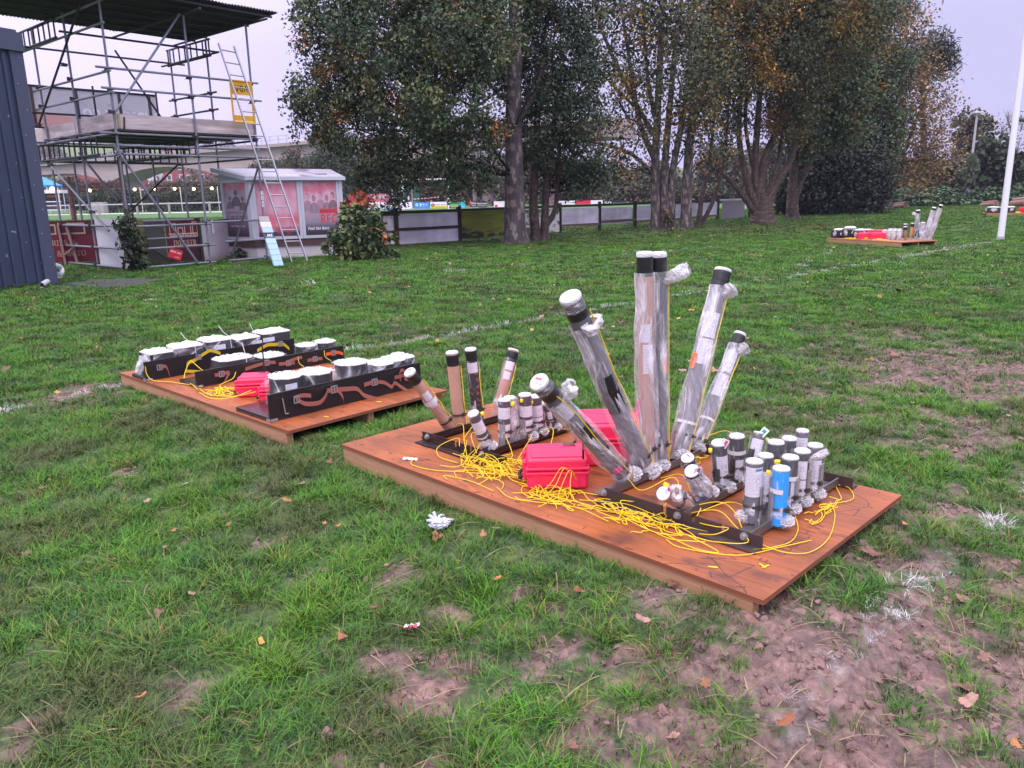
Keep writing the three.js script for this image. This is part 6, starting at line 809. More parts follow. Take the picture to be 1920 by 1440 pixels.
tree('lime_tree', 'tall tree of several straight grey stems, thin orange flecked crown', [5.787, 0, -30.617], [[[[5.685, -0.038, -30.617], [5.595, 2.036, -30.617], [5.629, 3.966, -30.617], [5.709, 7.114, -30.617], [5.693, 9.243, -30.617]], 0.20, 0.09], [[[6.034, -0.005, -30.617], [5.96, 2.029, -30.617], [6.093, 4.524, -30.617], [6.316, 7.642, -30.617]], 0.20, 0.08], [[[6.219, 0.012, -30.617], [6.279, 2.218, -30.617], [6.65, 4.514, -30.617], [6.866, 7.452, -30.617]], 0.18, 0.07], [[[5.666, 2.425, -30.617], [4.99, 3.978, -30.617], [4.555, 6.226, -30.617], [4.133, 8.571, -30.617]], 0.12, 0.05, 0], [[[5.635, 2.035, -30.617], [4.709, 2.832, -30.617], [3.597, 3.24, -30.617], [2.793, 3.352, -30.617]], 0.09, 0.035, 0], [[[5.498, 3.587, -30.617], [4.572, 5.116, -30.617], [3.567, 7.154, -30.617], [3.171, 8.588, -30.617]], 0.10, 0.04, 0], [[[5.719, 3.583, -30.617], [5.257, 5.475, -30.617], [5.006, 8.201, -30.617]], 0.10, 0.05, 0], [[[4.78, 4.55, -30.617], [3.777, 5.503, -30.617], [3.084, 6.254, -30.617]], 0.06, 0.025, 0]], [
  [[[3.957, 7.147, -30.617, 1.468], [5.281, 7.869, -31.617, 1.516], [6.034, 6.956, -29.817, 1.225], [3.979, 5.127, -30.617, 1.216], [5.091, 5.424, -30.217, 1.076], [3.561, 3.412, -30.317, 0.997], [4.865, 3.632, -29.817, 0.899], [6.322, 5.191, -30.017, 1.069], [6.657, 3.55, -30.417, 0.917], [4.355, 2.436, -30.217, 0.704], [3.079, 2.08, -30.417, 0.625], [4.513, 8.915, -30.617, 2.097]], 'sparse', 'autumn', 92, { cut: -0.25 }],
], { seed: 23, twigs: 16, limbR: 0.6 });
tree('lime_tree', 'single grey trunk right of the tall straight stems, next to yellow sprouts', [6.953, 0, -31.04], [[[[6.933, -0.041, -31.04], [6.913, 1.821, -31.04], [7.011, 3.783, -31.04], [7.198, 6.429, -31.04], [7.397, 8.967, -31.04]], 0.24, 0.08]], [
  [[[7.402, 7.352, -32.04, 1.317], [7.625, 5.675, -31.04, 1.106], [7.207, 4.232, -30.74, 0.842], [7.638, 2.796, -31.04, 0.595]], 'sparse', 'autumn', 120, { cut: -0.35 }],
], { seed: 24, twigs: 8, limbR: 0.7 });
tree('field_maple', 'slim leaning stems in front of the grey fence boards left of the big pollard', [8.12, 0, -33.734], [[[[8.053, -0.043, -33.734], [8.166, 1.191, -33.734], [8.42, 2.701, -33.734], [8.599, 4.805, -33.734]], 0.13, 0.05], [[[8.143, -0.023, -33.734], [8.706, 1.18, -33.734], [9.044, 2.688, -33.734], [9.111, 4.17, -33.734], [9.138, 6.436, -33.734]], 0.10, 0.045, 0]], [
  [[[8.802, 4.176, -33.734, 0.832], [8.454, 5.391, -33.434, 1.008], [9.126, 3.103, -33.534, 0.597], [9.172, 6.638, -33.734, 1.201]], 'sparse', 'autumn', 120, { cut: -0.3 }],
], { seed: 25, twigs: 8, bark: barkBrown, limbR: 0.6 });
tree('pollard_tree', 'big pollard with many thick limbs rising from one short trunk', [11.077, 0, -34.616], [[[[11.08, -0.046, -34.616], [11.078, 0.41, -34.616], [11.101, 0.816, -34.616], [11.104, 1.176, -34.616]], 0.60, 0.30, 0.12], [[[11.181, 0.634, -34.616], [11.496, 1.571, -34.616], [12.116, 2.667, -34.616], [12.349, 3.969, -34.616], [12.847, 7.739, -34.616]], 0.24, 0.08, 0], [[[10.995, 0.638, -34.616], [10.89, 1.695, -34.616], [11.052, 2.907, -34.616], [11.443, 3.986, -34.616], [11.784, 7.143, -34.616], [12.05, 9.767, -34.616]], 0.22, 0.09, 0], [[[10.807, 0.687, -34.616], [10.39, 1.593, -34.616], [10.058, 2.707, -34.616], [9.857, 4.017, -34.616], [9.835, 7.18, -34.616]], 0.22, 0.08, 0], [[[10.771, 0.506, -34.616], [10.276, 1.103, -34.616], [9.596, 1.831, -34.616], [9, 2.331, -34.616]], 0.20, 0.07, 0], [[[10.894, 0.798, -34.616], [10.63, 2.255, -34.616], [10.627, 4.002, -34.616], [10.688, 6.957, -34.616], [10.573, 9.794, -34.616]], 0.20, 0.08, 0], [[[10.955, 1.358, -34.616], [10.469, 2.699, -34.616], [10.107, 4.442, -34.616], [10.201, 7.789, -34.616]], 0.13, 0.05, 0], [[[11.358, 1.574, -34.616], [11.645, 2.895, -34.616], [11.797, 4.837, -34.616], [12.186, 7.751, -34.616]], 0.14, 0.05, 0]], [
  [[[8.421, 8.229, -34.616, 1.778], [10.237, 8.605, -35.616, 1.952], [11.38, 7.972, -33.616, 1.957], [10.775, 6.256, -33.416, 1.556], [9.337, 5.952, -33.216, 1.365], [8.524, 5.903, -34.216, 1.172], [12.922, 6.708, -34.616, 1.517], [11.305, 4.603, -35.416, 0.873], [11.805, 3.963, -34.416, 0.849], [13.951, 7.718, -34.616, 1.66], [12.375, 4.972, -34.016, 0.932], [9.996, 4.206, -35.616, 0.732], [10.301, 9.997, -34.616, 2.845], [12.934, 9.552, -34.616, 2.608]], 'small', 'autumn', 100, { cut: -0.26, s: 1.2 }],
], { seed: 26, twigs: 9, bark: barkBrown });
tree('field_maple', 'forked tree right of the pollard with one limb slanting right', [13.938, 0, -38.927], [[[[13.915, -0.051, -38.927], [13.842, 1.07, -38.927], [13.828, 2.074, -38.927], [13.836, 4.288, -38.927], [14.015, 7.611, -38.927]], 0.33, 0.13], [[[13.954, 0.941, -38.927], [14.207, 1.817, -38.927], [14.654, 2.803, -38.927], [14.952, 3.658, -38.927], [15.408, 5.701, -38.927]], 0.19, 0.07, 0]], [
  [[[13.646, 3.975, -37.927, 1.039], [14.772, 4.827, -38.427, 1.211], [13.844, 6.442, -38.927, 1.6], [15.317, 6.885, -38.927, 1.6], [15.883, 4.491, -38.927, 1.226]], 'big', 'oak', 58, { cut: -0.3 }],
], { seed: 27, twigs: 6, bark: barkBrown });
tree('holly_tree', 'low very dark rounded evergreen reaching down to the grass', [18.726, 0, -46.049], [[[[18.728, -0.03, -46.049], [18.69, 1.26, -46.049], [18.675, 3.032, -46.049]], 0.3, 0.15]], [
  [[[18.348, 2.291, -45.549, 2.121], [16.391, 1.737, -45.049, 1.358], [19.92, 2.26, -45.549, 1.31], [18.122, 3.916, -46.049, 1.703], [19.662, 3.596, -46.049, 1.325], [16.215, 0.778, -45.049, 0.802], [17.433, 0.756, -44.849, 1.167], [19.019, 0.723, -45.049, 1.234], [20.404, 0.87, -45.549, 1.061], [20.972, 1.657, -45.749, 0.627]], 'big', 'holly', 95, { cut: -0.7, floor: 0.05 }],
], { seed: 28, limbs: 0, bark: barkDark });
tree('sycamore_tree', 'dark green broad tree rising above the low dark evergreen', [22.681, 0, -51.558], [[[[22.684, -0.034, -51.558], [22.562, 2.207, -51.558], [22.135, 6.427, -51.558]], 0.35, 0.15]], [
  [[[20.432, 6.776, -51.558, 2.331], [22.389, 7.37, -51.558, 2.119], [18.446, 5.924, -50.558, 1.524], [23.243, 5.288, -51.558, 1.554], [21.645, 9.416, -52.558, 2.16], [23.249, 8.916, -51.558, 1.624], [23.884, 3.821, -51.558, 1.059], [21.775, 11.903, -52.558, 2.52], [20.242, 10.878, -53.558, 2.201]], 'big', 'oak', 62, { cut: -0.3 }],
], { seed: 29, twigs: 5, bark: barkDark });
tree('birch_tree', 'pale brown half bare tree on the right with twigs fanning out', [25.624, 0, -54.138], [[[[25.558, -0.07, -54.138], [25.515, 1.164, -54.138], [25.64, 2.9, -54.138], [26.13, 5.953, -54.138]], 0.42, 0.2], [[[25.918, -0.041, -54.138], [25.916, 1.506, -54.138], [26.396, 3.23, -54.138], [27.191, 5.933, -54.138]], 0.2, 0.1]], [
  [[[26.106, 9.746, -54.138, 2.002], [27.653, 8.249, -54.138, 1.706], [25.519, 7.181, -53.138, 1.965], [27.133, 5.721, -53.638, 1.837], [28.789, 4.891, -54.138, 1.187], [25.906, 4.607, -54.138, 1.483], [27.274, 3.385, -54.138, 1.483], [24.235, 11.23, -54.138, 2.077], [29.045, 6.733, -54.138, 0.964], [25.19, 2.737, -54.138, 1.112], [28.133, 3.711, -54.138, 1.187], [26.026, 12.036, -55.138, 1.888], [24.586, 9.288, -54.138, 1.78], [24.426, 6.602, -53.638, 1.616], [26.498, 2.192, -54.138, 1.335], [24.513, 4.294, -54.138, 1.409], [28.268, 2.434, -54.138, 1.112], [29.244, 3.347, -54.138, 0.964]], 'twig', 'pale', 44, { cut: -0.4, s: 1.5 }],
], { seed: 30, twigs: 26, lean: [0.35, 0.35], limbR: 0.75, bark: barkGrey, branchMat: std([0.15, 0.105, 0.09], 0.9) });
tree('pine_tree', 'dark conifer whose top shows over the pale half bare tree', [37.66, -0.113, -72, 0].slice(0, 3), [[[[37.689, -0.395, -72, 0].slice(0, 3), [36.869, 6.066, -72, 0].slice(0, 3), [36.039, 13.117, -72, 0].slice(0, 3)], 0.4, 0.15]], [
  [[[37.064, 13.012, -72, 1.184], [38.203, 12.302, -72, 0.74], [36.073, 11.91, -72, 0.69], [34.259, 16.207, -72, 0.789], [37.836, 11.443, -72, 0.493]], 'needle', 'conifer', 26, { cut: -0.5, s: 2.0 }],
], { seed: 31, twigs: 4, bark: barkDark });
tree('ash_tree', 'thin upright tree rising right of the floodlight, narrow crown', [44.164, -0.086, -76, 0].slice(0, 3), [[[[44.194, -0.335, -76, 0].slice(0, 3), [43.697, 3.836, -76, 0].slice(0, 3), [43.17, 7.427, -76, 0].slice(0, 3)], 0.25, 0.1]], [
  [[[42.921, 7.432, -76, 1.041], [44.152, 6.699, -76, 1.041], [43.129, 5.672, -76, 1.249], [44.556, 5.022, -76, 1.145], [42.992, 3.85, -76, 1.249], [44.397, 7.545, -76, 0.521]], 'far', 'right', 26, { cut: -0.35, s: 0.6 }],
], { seed: 32, twigs: 5 });
tree('ash_tree', 'pale twiggy tree at the right edge behind the goal post', [50.674, -0.247, -80, 0].slice(0, 3), [[[[50.709, -0.509, -80, 0].slice(0, 3), [50.131, 3.883, -80, 0].slice(0, 3), [49.437, 7.169, -80, 0].slice(0, 3)], 0.25, 0.08]], [
  [[[49.129, 7.524, -80, 1.315], [50.553, 6.649, -80, 1.425], [48.823, 5.83, -80, 1.425], [50.453, 4.638, -80, 1.644]], 'twig', 'pale', 12, { cut: -0.4, s: 1.5 }],
], { seed: 33, twigs: 22, lean: [0, 0.6], branchMat: std([0.19, 0.15, 0.14], 0.9) });
tree('ivy_tree', 'ivy covered tree with pale glossy highlights left of the goal post', [41.271, -0.141, -68, 0].slice(0, 3), [[[[41.395, -0.41, -68, 0].slice(0, 3), [41.063, 2.24, -68, 0].slice(0, 3), [40.755, 3.98, -68, 0].slice(0, 3)], 0.3, 0.15]], [
  [[[40.899, 3.546, -68, 1.49], [39.788, 2.7, -68, 1.118], [42.183, 2.653, -68, 1.304], [40.964, 1.585, -68, 1.677], [39.493, 1.395, -68, 1.025], [42.7, 1.112, -68, 1.211]], 'bramble', 'ivy', 34, { cut: -0.45, s: 1.6 }],
], { seed: 34, twigs: 4 });
// shrubs
tree('hazel_bush', 'leafy bush with large yellow green leaves at the corner of the kiosk', [-3.637, 0, -18.946], [[[[-3.637, -0.013, -18.946], [-3.611, 0.392, -18.946], [-3.633, 0.831, -18.946]], 0.03, 0.015], [[[-3.406, -0.005, -18.946], [-3.25, 0.448, -18.946], [-3.082, 0.695, -18.946]], 0.025, 0.012, 0], [[[-3.791, 0.003, -18.946], [-3.892, 0.397, -18.946], [-3.997, 0.713, -18.946]], 0.025, 0.012, 0]], [
  [[[-3.545, 0.532, -18.646, 0.434], [-3.93, 0.416, -18.646, 0.281], [-3.187, 0.507, -18.746, 0.282], [-3.677, 1.02, -18.846, 0.31], [-3.322, 1.05, -18.846, 0.207], [-3, 0.254, -18.746, 0.128], [-3.783, 0.176, -18.646, 0.192], [-3.368, 0.168, -18.646, 0.255], [-3.983, 0.965, -18.846, 0.103], [-2.749, 0.199, -18.746, 0.077], [-4.19, 0.601, -18.746, 0.077], [-3.857, 1.256, -18.946, 0.091], [-3.027, 0.756, -18.946, 0.104], [-2.734, 0.538, -18.946, 0.052], [-4.337, 0.331, -18.746, 0.064]], 'bush', 'bush', 640, { cut: -0.3, f: 3, droop: true, floor: 0.03 }],
  [[[-3.674, 1.349, -19.346, 0.212], [-3.391, 1.343, -19.346, 0.186], [-3.915, 1.228, -19.346, 0.133], [-3.252, 1.503, -19.346, 0.133]], 'ivy', 'red', 12, { cut: -0.2 }],
], { category: 'bush', seed: 41, twigs: 3, limbR: 0.25, bark: barkDark });
tree('ivy_shrub', 'straggling dark ivy climbing the near post of the scaffold', [-8.147, 0, -16.904], [[[[-8.148, -0.011, -16.904], [-8.112, 0.43, -16.904], [-8.142, 0.879, -16.904]], 0.02, 0.01], [[[-7.963, -0.004, -16.904], [-7.937, 0.539, -16.904], [-7.916, 0.875, -16.904]], 0.02, 0.01]], [
  [[[-8.157, 0.431, -16.904, 0.185], [-8.278, 0.714, -16.904, 0.116], [-7.998, 0.765, -16.904, 0.104], [-8.279, 0.208, -16.904, 0.174], [-7.936, 0.201, -16.904, 0.139], [-8.415, 0.38, -16.904, 0.081], [-8.089, 0.934, -16.904, 0.093], [-7.94, 0.517, -16.904, 0.139], [-8.037, 1.154, -16.904, 0.046], [-8.262, 0.993, -16.904, 0.046]], 'ivy', 'ivy', 620, { cut: -0.25, floor: 0.02 }],
], { category: 'ivy', seed: 42, twigs: 4, limbR: 0.2, bark: barkDark });
tree('weed', 'small dark weed at the left foot of the kiosk', [-6.857, 0, -19.77], [[[[-6.859, -0.013, -19.77], [-6.828, 0.158, -19.77]], 0.008, 0.005]], [[[[-6.877, 0.127, -19.67, 0.067], [-6.742, 0.15, -19.67, 0.067], [-6.653, 0.109, -19.67, 0.054]], 'ivy', 'ivy', 700, {}]], { category: 'weed', seed: 43, limbs: 0, bark: barkDark });
tree('seedling_bush', 'small bush of yellowing sprouts between the straight stems and the single trunk', [6.257, 0, -30.396], [[[[6.258, -0.02, -30.396], [6.247, 0.341, -30.396]], 0.03, 0.02]], [[[[6.164, 0.408, -30.196, 0.248], [6.309, 0.29, -30.096, 0.206], [6.057, 0.606, -30.296, 0.166], [6.231, 0.172, -30.096, 0.206]], 'bush', 'autumn', 150, { droop: true, floor: 0.02 }]], { category: 'bush', seed: 44, twigs: 4, limbR: 0.3 });
// far masses that read as one
{
  const far = [], R = mulberry(91);
  for (let px = 500; px < 1680; px += 13) { const k = (px - 500) / 840, D = mix(108, 104, k), top = px > 1330 ? 300 + 14 * Math.sin(px * 0.06) : px < 680 ? 330 : px < 1020 ? 318 + 16 * Math.sin(px * 0.05) : 340 + 10 * Math.sin(px * 0.04); for (let y = top; y < 386; y += 17) far.push([px + (R() - 0.5) * 14, y + (R() - 0.5) * 10, 17 + R() * 9, D + (R() - 0.5) * 8]); }
  const conv = ([px, y, r, D]) => { const th = 0.2371, ro = -0.0202, a = px - 960, b = y - 720, u = a * Math.cos(ro) + b * Math.sin(ro), v = -a * Math.sin(ro) + b * Math.cos(ro), dx = u / 1460, yy = -v / 1460, dy = yy * Math.cos(th) - Math.sin(th), dz = Math.cos(th) + yy * Math.sin(th); return [dx * D / dz, 1.41 + dy * D / dz, -D, r * D / 1460]; };
  tag(crown(scene, 'woodland', far.map(conv), CL.far, 'wood', 8.5, { seed: 51, cut: -0.6, f: 0.25, s: 0.85, floor: 0.3 }), 'distant mixed woodland and scrub beyond the far pitch', 'woodland');
  const rt = []; for (let px = 1640; px < 2010; px += 14) { const top = 322 + 10 * Math.sin(px * 0.05) - (px > 1700 ? 8 : 0); for (let y = top; y < 372; y += 16) rt.push([px, y + R() * 8, 15 + R() * 8, 72 + R() * 8]); }
  tag(crown(scene, 'hedgerow', rt.map(conv), CL.far, 'right', 14, { seed: 52, cut: -0.5, f: 0.4, s: 0.6, floor: 0.2 }), 'olive and brown hedgerow behind the bramble bank on the right', 'hedgerow');
  const br = []; for (let px = 1662; px < 2030; px += 9) for (let y = 362; y < 393; y += 8) br.push([px, y + R() * 5 + (px > 1900 ? -6 : 0), 9, 60 + (392 - y) * 0.16]);
  tag(crown(scene, 'bramble_bank', br.map(conv), CL.bramble, 'bramble', 90, { seed: 53, cut: -0.8, f: 0.5, s: 0.9, floor: 0.02, droop: true }), 'low bank of green brambles along the right edge of the field', 'brambles');
}
tree('willow_tree', 'grey green bushy tree in front of the bridge, left of the overhanging oak', [-22.484, 1.59, -86, 0].slice(0, 3), [[[[-22.545, 0.866, -86, 0].slice(0, 3), [-22.243, 4.457, -86, 0].slice(0, 3)], 0.3, 0.15]], [[[[-22.999, 5.564, -86, 1.178], [-23.684, 4.211, -86, 1.296], [-22.175, 3.907, -86, 1.532], [-22.534, 6.37, -86, 0.707], [-21.087, 4.708, -86, 1.178]], 'far', 'wood', 20, { cut: -0.4, s: 0.5 }]], { seed: 61, twigs: 5 });
tree('willow_tree', 'taller dark green tree partly under the oak, right of the grey green one', [-17.774, 1.503, -84, 0].slice(0, 3), [[[[-17.825, 0.796, -84, 0].slice(0, 3), [-17.7, 4.842, -84, 0].slice(0, 3)], 0.35, 0.15]], [[[[-19.387, 5.939, -84, 1.496], [-17.584, 6.433, -84, 1.726], [-20.32, 4.626, -84, 1.266], [-18.126, 4.316, -84, 1.956], [-16.151, 4.812, -84, 1.956], [-19.547, 7.42, -84, 0.805], [-16.834, 2.947, -84, 1.726]], 'far', 'dark', 22, { cut: -0.4, s: 0.5 }]], { seed: 62, twigs: 5 });
tree('ivy_tree', 'ivy clad tree with pale bare stem beyond the far boards', [-2.961, 0.411, -92, 0].slice(0, 3), [[[[-3.707, 0.126, -92, 0].slice(0, 3), [-3.808, 2.807, -92, 0].slice(0, 3), [-3.866, 4.867, -92, 0].slice(0, 3)], 0.35, 0.25], [[[-2.352, 0.219, -92, 0].slice(0, 3), [-1.97, 3.067, -92, 0].slice(0, 3), [-1.303, 5.401, -92, 0].slice(0, 3)], 0.8, 0.4, 0.2]], [[[[-2.291, 2.482, -92, 1.008], [-1.955, 3.656, -92, 1.008], [-2.507, 1.298, -92, 0.882]], 'bramble', 'ivy', 24, { cut: -0.5, s: 1.3 }]], { seed: 63, twigs: 2, bark: bark([0.50, 0.42, 0.45], [0.56, 0.50, 0.52], 341) });
tree('bare_trunk', 'bare pinkish trunk seen past the twin stems beyond the far boards', [4.975, 0.395, -90, 0].slice(0, 3), [[[[4.973, 0.102, -90, 0].slice(0, 3), [5.109, 2.314, -90, 0].slice(0, 3), [5.363, 4.613, -90, 0].slice(0, 3)], 0.75, 0.5]], [], { seed: 64, limbs: 0, bark: bark([0.42, 0.32, 0.36], [0.52, 0.42, 0.46], 351) });

// ---------------------------------------------------------------- far side: path, hill, bridge, houses, pitch furniture
{
  const a = [-57.949, 0.36, -97.173], b = [-26.184, 0.36, -81.11];
  solo('footpath', sheet((u, v) => [mix(-110, -8, u), 0.366, mix(-96, -78, u) - v * 7], 20, 2), std([0.44, 0.41, 0.42], 0.95), null, null, null, 'structure');
  const hill = sheet((u, v) => { const x = mix(-420, 160, u), z = mix(-150, -620, v), y = -0.3 + 34 * S(-z, 150, 470) * (0.8 + 0.25 * noise2(x * 0.006, z * 0.006)) * (1 - 0.55 * S(x, -150, 120)); return [x, y, z]; }, 60, 40);
  solo('hills', hill, new THREE.MeshStandardMaterial({ roughness: 1, map: tex(256, 256, (u, v) => { const a2 = tfbm(u, v, 8, 5, 401), g = S(a2, 0.45, 0.55); return [mix(0.25, 0.38, g), mix(0.29, 0.46, g), mix(0.22, 0.27, g)]; }) }), null, null, null, 'structure');
  const R = mulberry(97), bl = []; for (let k = 0; k < 90; k++) { const x = mix(-330, 40, R()), z = -mix(160, 420, R()), y = -0.3 + 34 * S(-z, 150, 470) * (0.8 + 0.25 * noise2(x * 0.006, z * 0.006)) * (1 - 0.55 * S(x, -150, 120)); bl.push([x, y + 1.5, z, 3 + R() * 4]); }
  tag(crown(scene, 'hillside_trees', bl, CL.far, 'wood', 2.6, { seed: 54, cut: -0.8, f: 0.1, s: 1.5 }), 'scattered trees and hedges over the far hillside', 'trees');
}
{ // road bridge on haunched piers, running from far left behind the scaffold to the trees
  const A = [-111.521, 10.203, -190, 0].slice(0, 3), B = [-11.609, 10.284, -118, 0].slice(0, 3), t = thing('road_bridge', 'long pale concrete road bridge with railings behind the scaffold', 'bridge', A), dx = B[0] - A[0], dz = B[2] - A[2], L = Math.hypot(dx, dz); t.rotation.y = Math.atan2(-dz, dx);
  const conc = new THREE.MeshStandardMaterial({ roughness: 0.9, map: tex(256, 128, (u, v) => { const a = tfbm(u, v, 4, 5, 411), q = 0.9 + 0.2 * (a - 0.5); return [0.74 * q, 0.67 * q, 0.66 * q]; }, true, [0.05, 0.2]) });
  const s = new THREE.Shape(), piers = [L * 0.27, L * 0.60, L * 0.93], dep = (x) => { let d = 99; piers.forEach((p) => d = Math.min(d, Math.abs(x - p))); d = Math.min(d, L * 0.165); return 1.9 + 2.5 * Math.pow(1 - d / (L * 0.165), 2); };
  s.moveTo(-40, 0); for (let k = 0; k <= 80; k++) { const x = mix(-40, L + 30, k / 80); s.lineTo(x, -dep(x)); } s.lineTo(L + 30, 0); s.closePath();
  part(t, 'girder', new THREE.ExtrudeGeometry(s, { depth: 7, bevelEnabled: false }).translate(0, 0, -7), conc); part(t, 'parapet_beam', BX(L + 70, 0.5, 9, L / 2 - 5, 0.25, -3.5), conc);
  piers.forEach((p) => part(t, 'pier', RB(3.0, 10, 5.5, 0.2, p, -7.8, -3.5), conc));
  const g = []; for (let x = -30; x < L + 25; x += 2.2) g.push(BX(0.10, 1.25, 0.10, x, 1.1, 0.9)); for (const y of [1.1, 1.7]) g.push(BX(L + 60, 0.07, 0.07, L / 2 - 5, y, 0.9)); part(t, 'railing', g, std([0.50, 0.47, 0.55], 0.6));
  part(t, 'lamp_post', [rod([L * 0.66, 0.5, 0.5], [L * 0.66, 6.2, 0.5], 0.08, 0.06), BX(0.8, 0.1, 0.2, L * 0.66 + 0.3, 6.2, 0.5)], std([0.45, 0.43, 0.5], 0.6));
}
{ // houses on the hillside
  const brick = std([0.33, 0.10, 0.085], 0.9), slate = std([0.17, 0.15, 0.19], 0.85), wh = std([0.66, 0.65, 0.68], 0.7), pane = std([0.10, 0.10, 0.13], 0.3);
  const house = (label, p, w, d, h, rh, wallM, turn, win, gable) => {
    const t = thing('house', label, 'house', p, turn); part(t, 'wall', BX(w, h + 3, d, 0, h / 2 - 1.5, 0), wallM);
    const roofG = (ww, dd, y, rh2, ridgeX) => { const sh2 = new THREE.Shape(); sh2.moveTo(-dd / 2 - 0.4, 0); sh2.lineTo(dd / 2 + 0.4, 0); sh2.lineTo(0, rh2); sh2.closePath(); const g = new THREE.ExtrudeGeometry(sh2, { depth: ww + 0.5, bevelEnabled: false }).translate(0, 0, -(ww + 0.5) / 2); if (ridgeX) g.rotateY(Math.PI / 2); return g.translate(0, y, 0); };
    const rf = part(t, 'roof', roofG(w, d, h, rh, true), slate); part(rf, 'chimney', BX(0.9, 1.6, 0.9, -w * 0.3, h + rh, 0), brick);
    if (gable) { const gx = gable * w; part(t, 'gable_bay', [BX(w * 0.36, h + 3, 1.2, gx, h / 2 - 1.5, d / 2 + 0.6), roofG(1.2, w * 0.36, 0, rh * 0.95, false).translate(gx, h, d / 2 + 0.5)], wallM); }
    for (const [x, y, ww, hh, dorm] of win) { const z = dorm ? d / 2 - 1.1 : d / 2 + 0.05 + (gable && Math.abs(x - gable) < 0.15 ? 1.2 : 0), f = new THREE.Group(); f.name = 'window'; t.add(f); f.position.set(x * w, y, z); part(f, 'frame', dorm ? [BX(ww + 0.5, hh + 0.5, 1.6, 0, 0, -0.4), RB(ww + 0.4, 0.3, 1.7, 0.1, 0, hh / 2 + 0.3, -0.4)] : BX(ww + 0.4, hh + 0.4, 0.12, 0, 0, 0), wh); part(f, 'pane', BX(ww * 0.8, hh * 0.8, 0.06, 0, 0, dorm ? 0.42 : 0.08), pane); }
    return t;
  };
  const W4 = [[-0.34, 1.8, 1.1, 1.4], [0.0, 1.8, 1.1, 1.4], [-0.34, 4.6, 1.1, 1.3, 0], [0.0, 4.6, 1.1, 1.3, 0], [-0.32, 6.8, 1.0, 1.2, 1], [0.02, 6.8, 1.0, 1.2, 1], [0.34, 3.6, 1.2, 1.5]];
  house('red brick house with dormers, left one of the pair on the hillside', [-94.349, 6.636, -235, 0].slice(0, 3), 10, 8, 5.6, 3.6, brick, 0.25, W4, 0.34);
  house('red brick house with a pointed gable, right one of the pair', [-88.447, 6.52, -235, 0].slice(0, 3), 10, 8, 5.4, 3.6, brick, 0.2, W4, 0.34);
  house('long red brick house low behind the bridge arch', [-110.769, 8.398, -225, 0].slice(0, 3), 17, 8, 3.2, 2.4, brick, 0.1, [[-0.3, 1.6, 1.4, 1.2], [0, 1.6, 1.4, 1.2], [0.3, 1.6, 1.4, 1.2]]);
  house('white rendered house with grey roof left of the brick pair', [-112.447, 8.327, -250, 0].slice(0, 3), 14, 8, 5, 2.6, wh, -0.2, [[-0.35, 3.4, 1.6, 1.2], [0, 3.4, 1.6, 1.2], [0.3, 1.4, 1.6, 1.2]]);
  house('pale house high on the hill above the brick pair', [-128.172, 15.824, -330, 0].slice(0, 3), 14, 9, 5, 2.4, wh, 0.3, [[-0.3, 3.2, 1.4, 1.2], [0, 3.2, 1.4, 1.2], [0.3, 3.2, 1.4, 1.2]]);
  house('pale house on the hill just over the kiosk roof', [-111.054, 14.926, -320, 0].slice(0, 3), 17, 9, 5, 2.4, wh, -0.1, [[-0.35, 3.2, 1.4, 1.2], [0, 3.2, 1.4, 1.2], [0.35, 3.2, 1.4, 1.2]]);
}
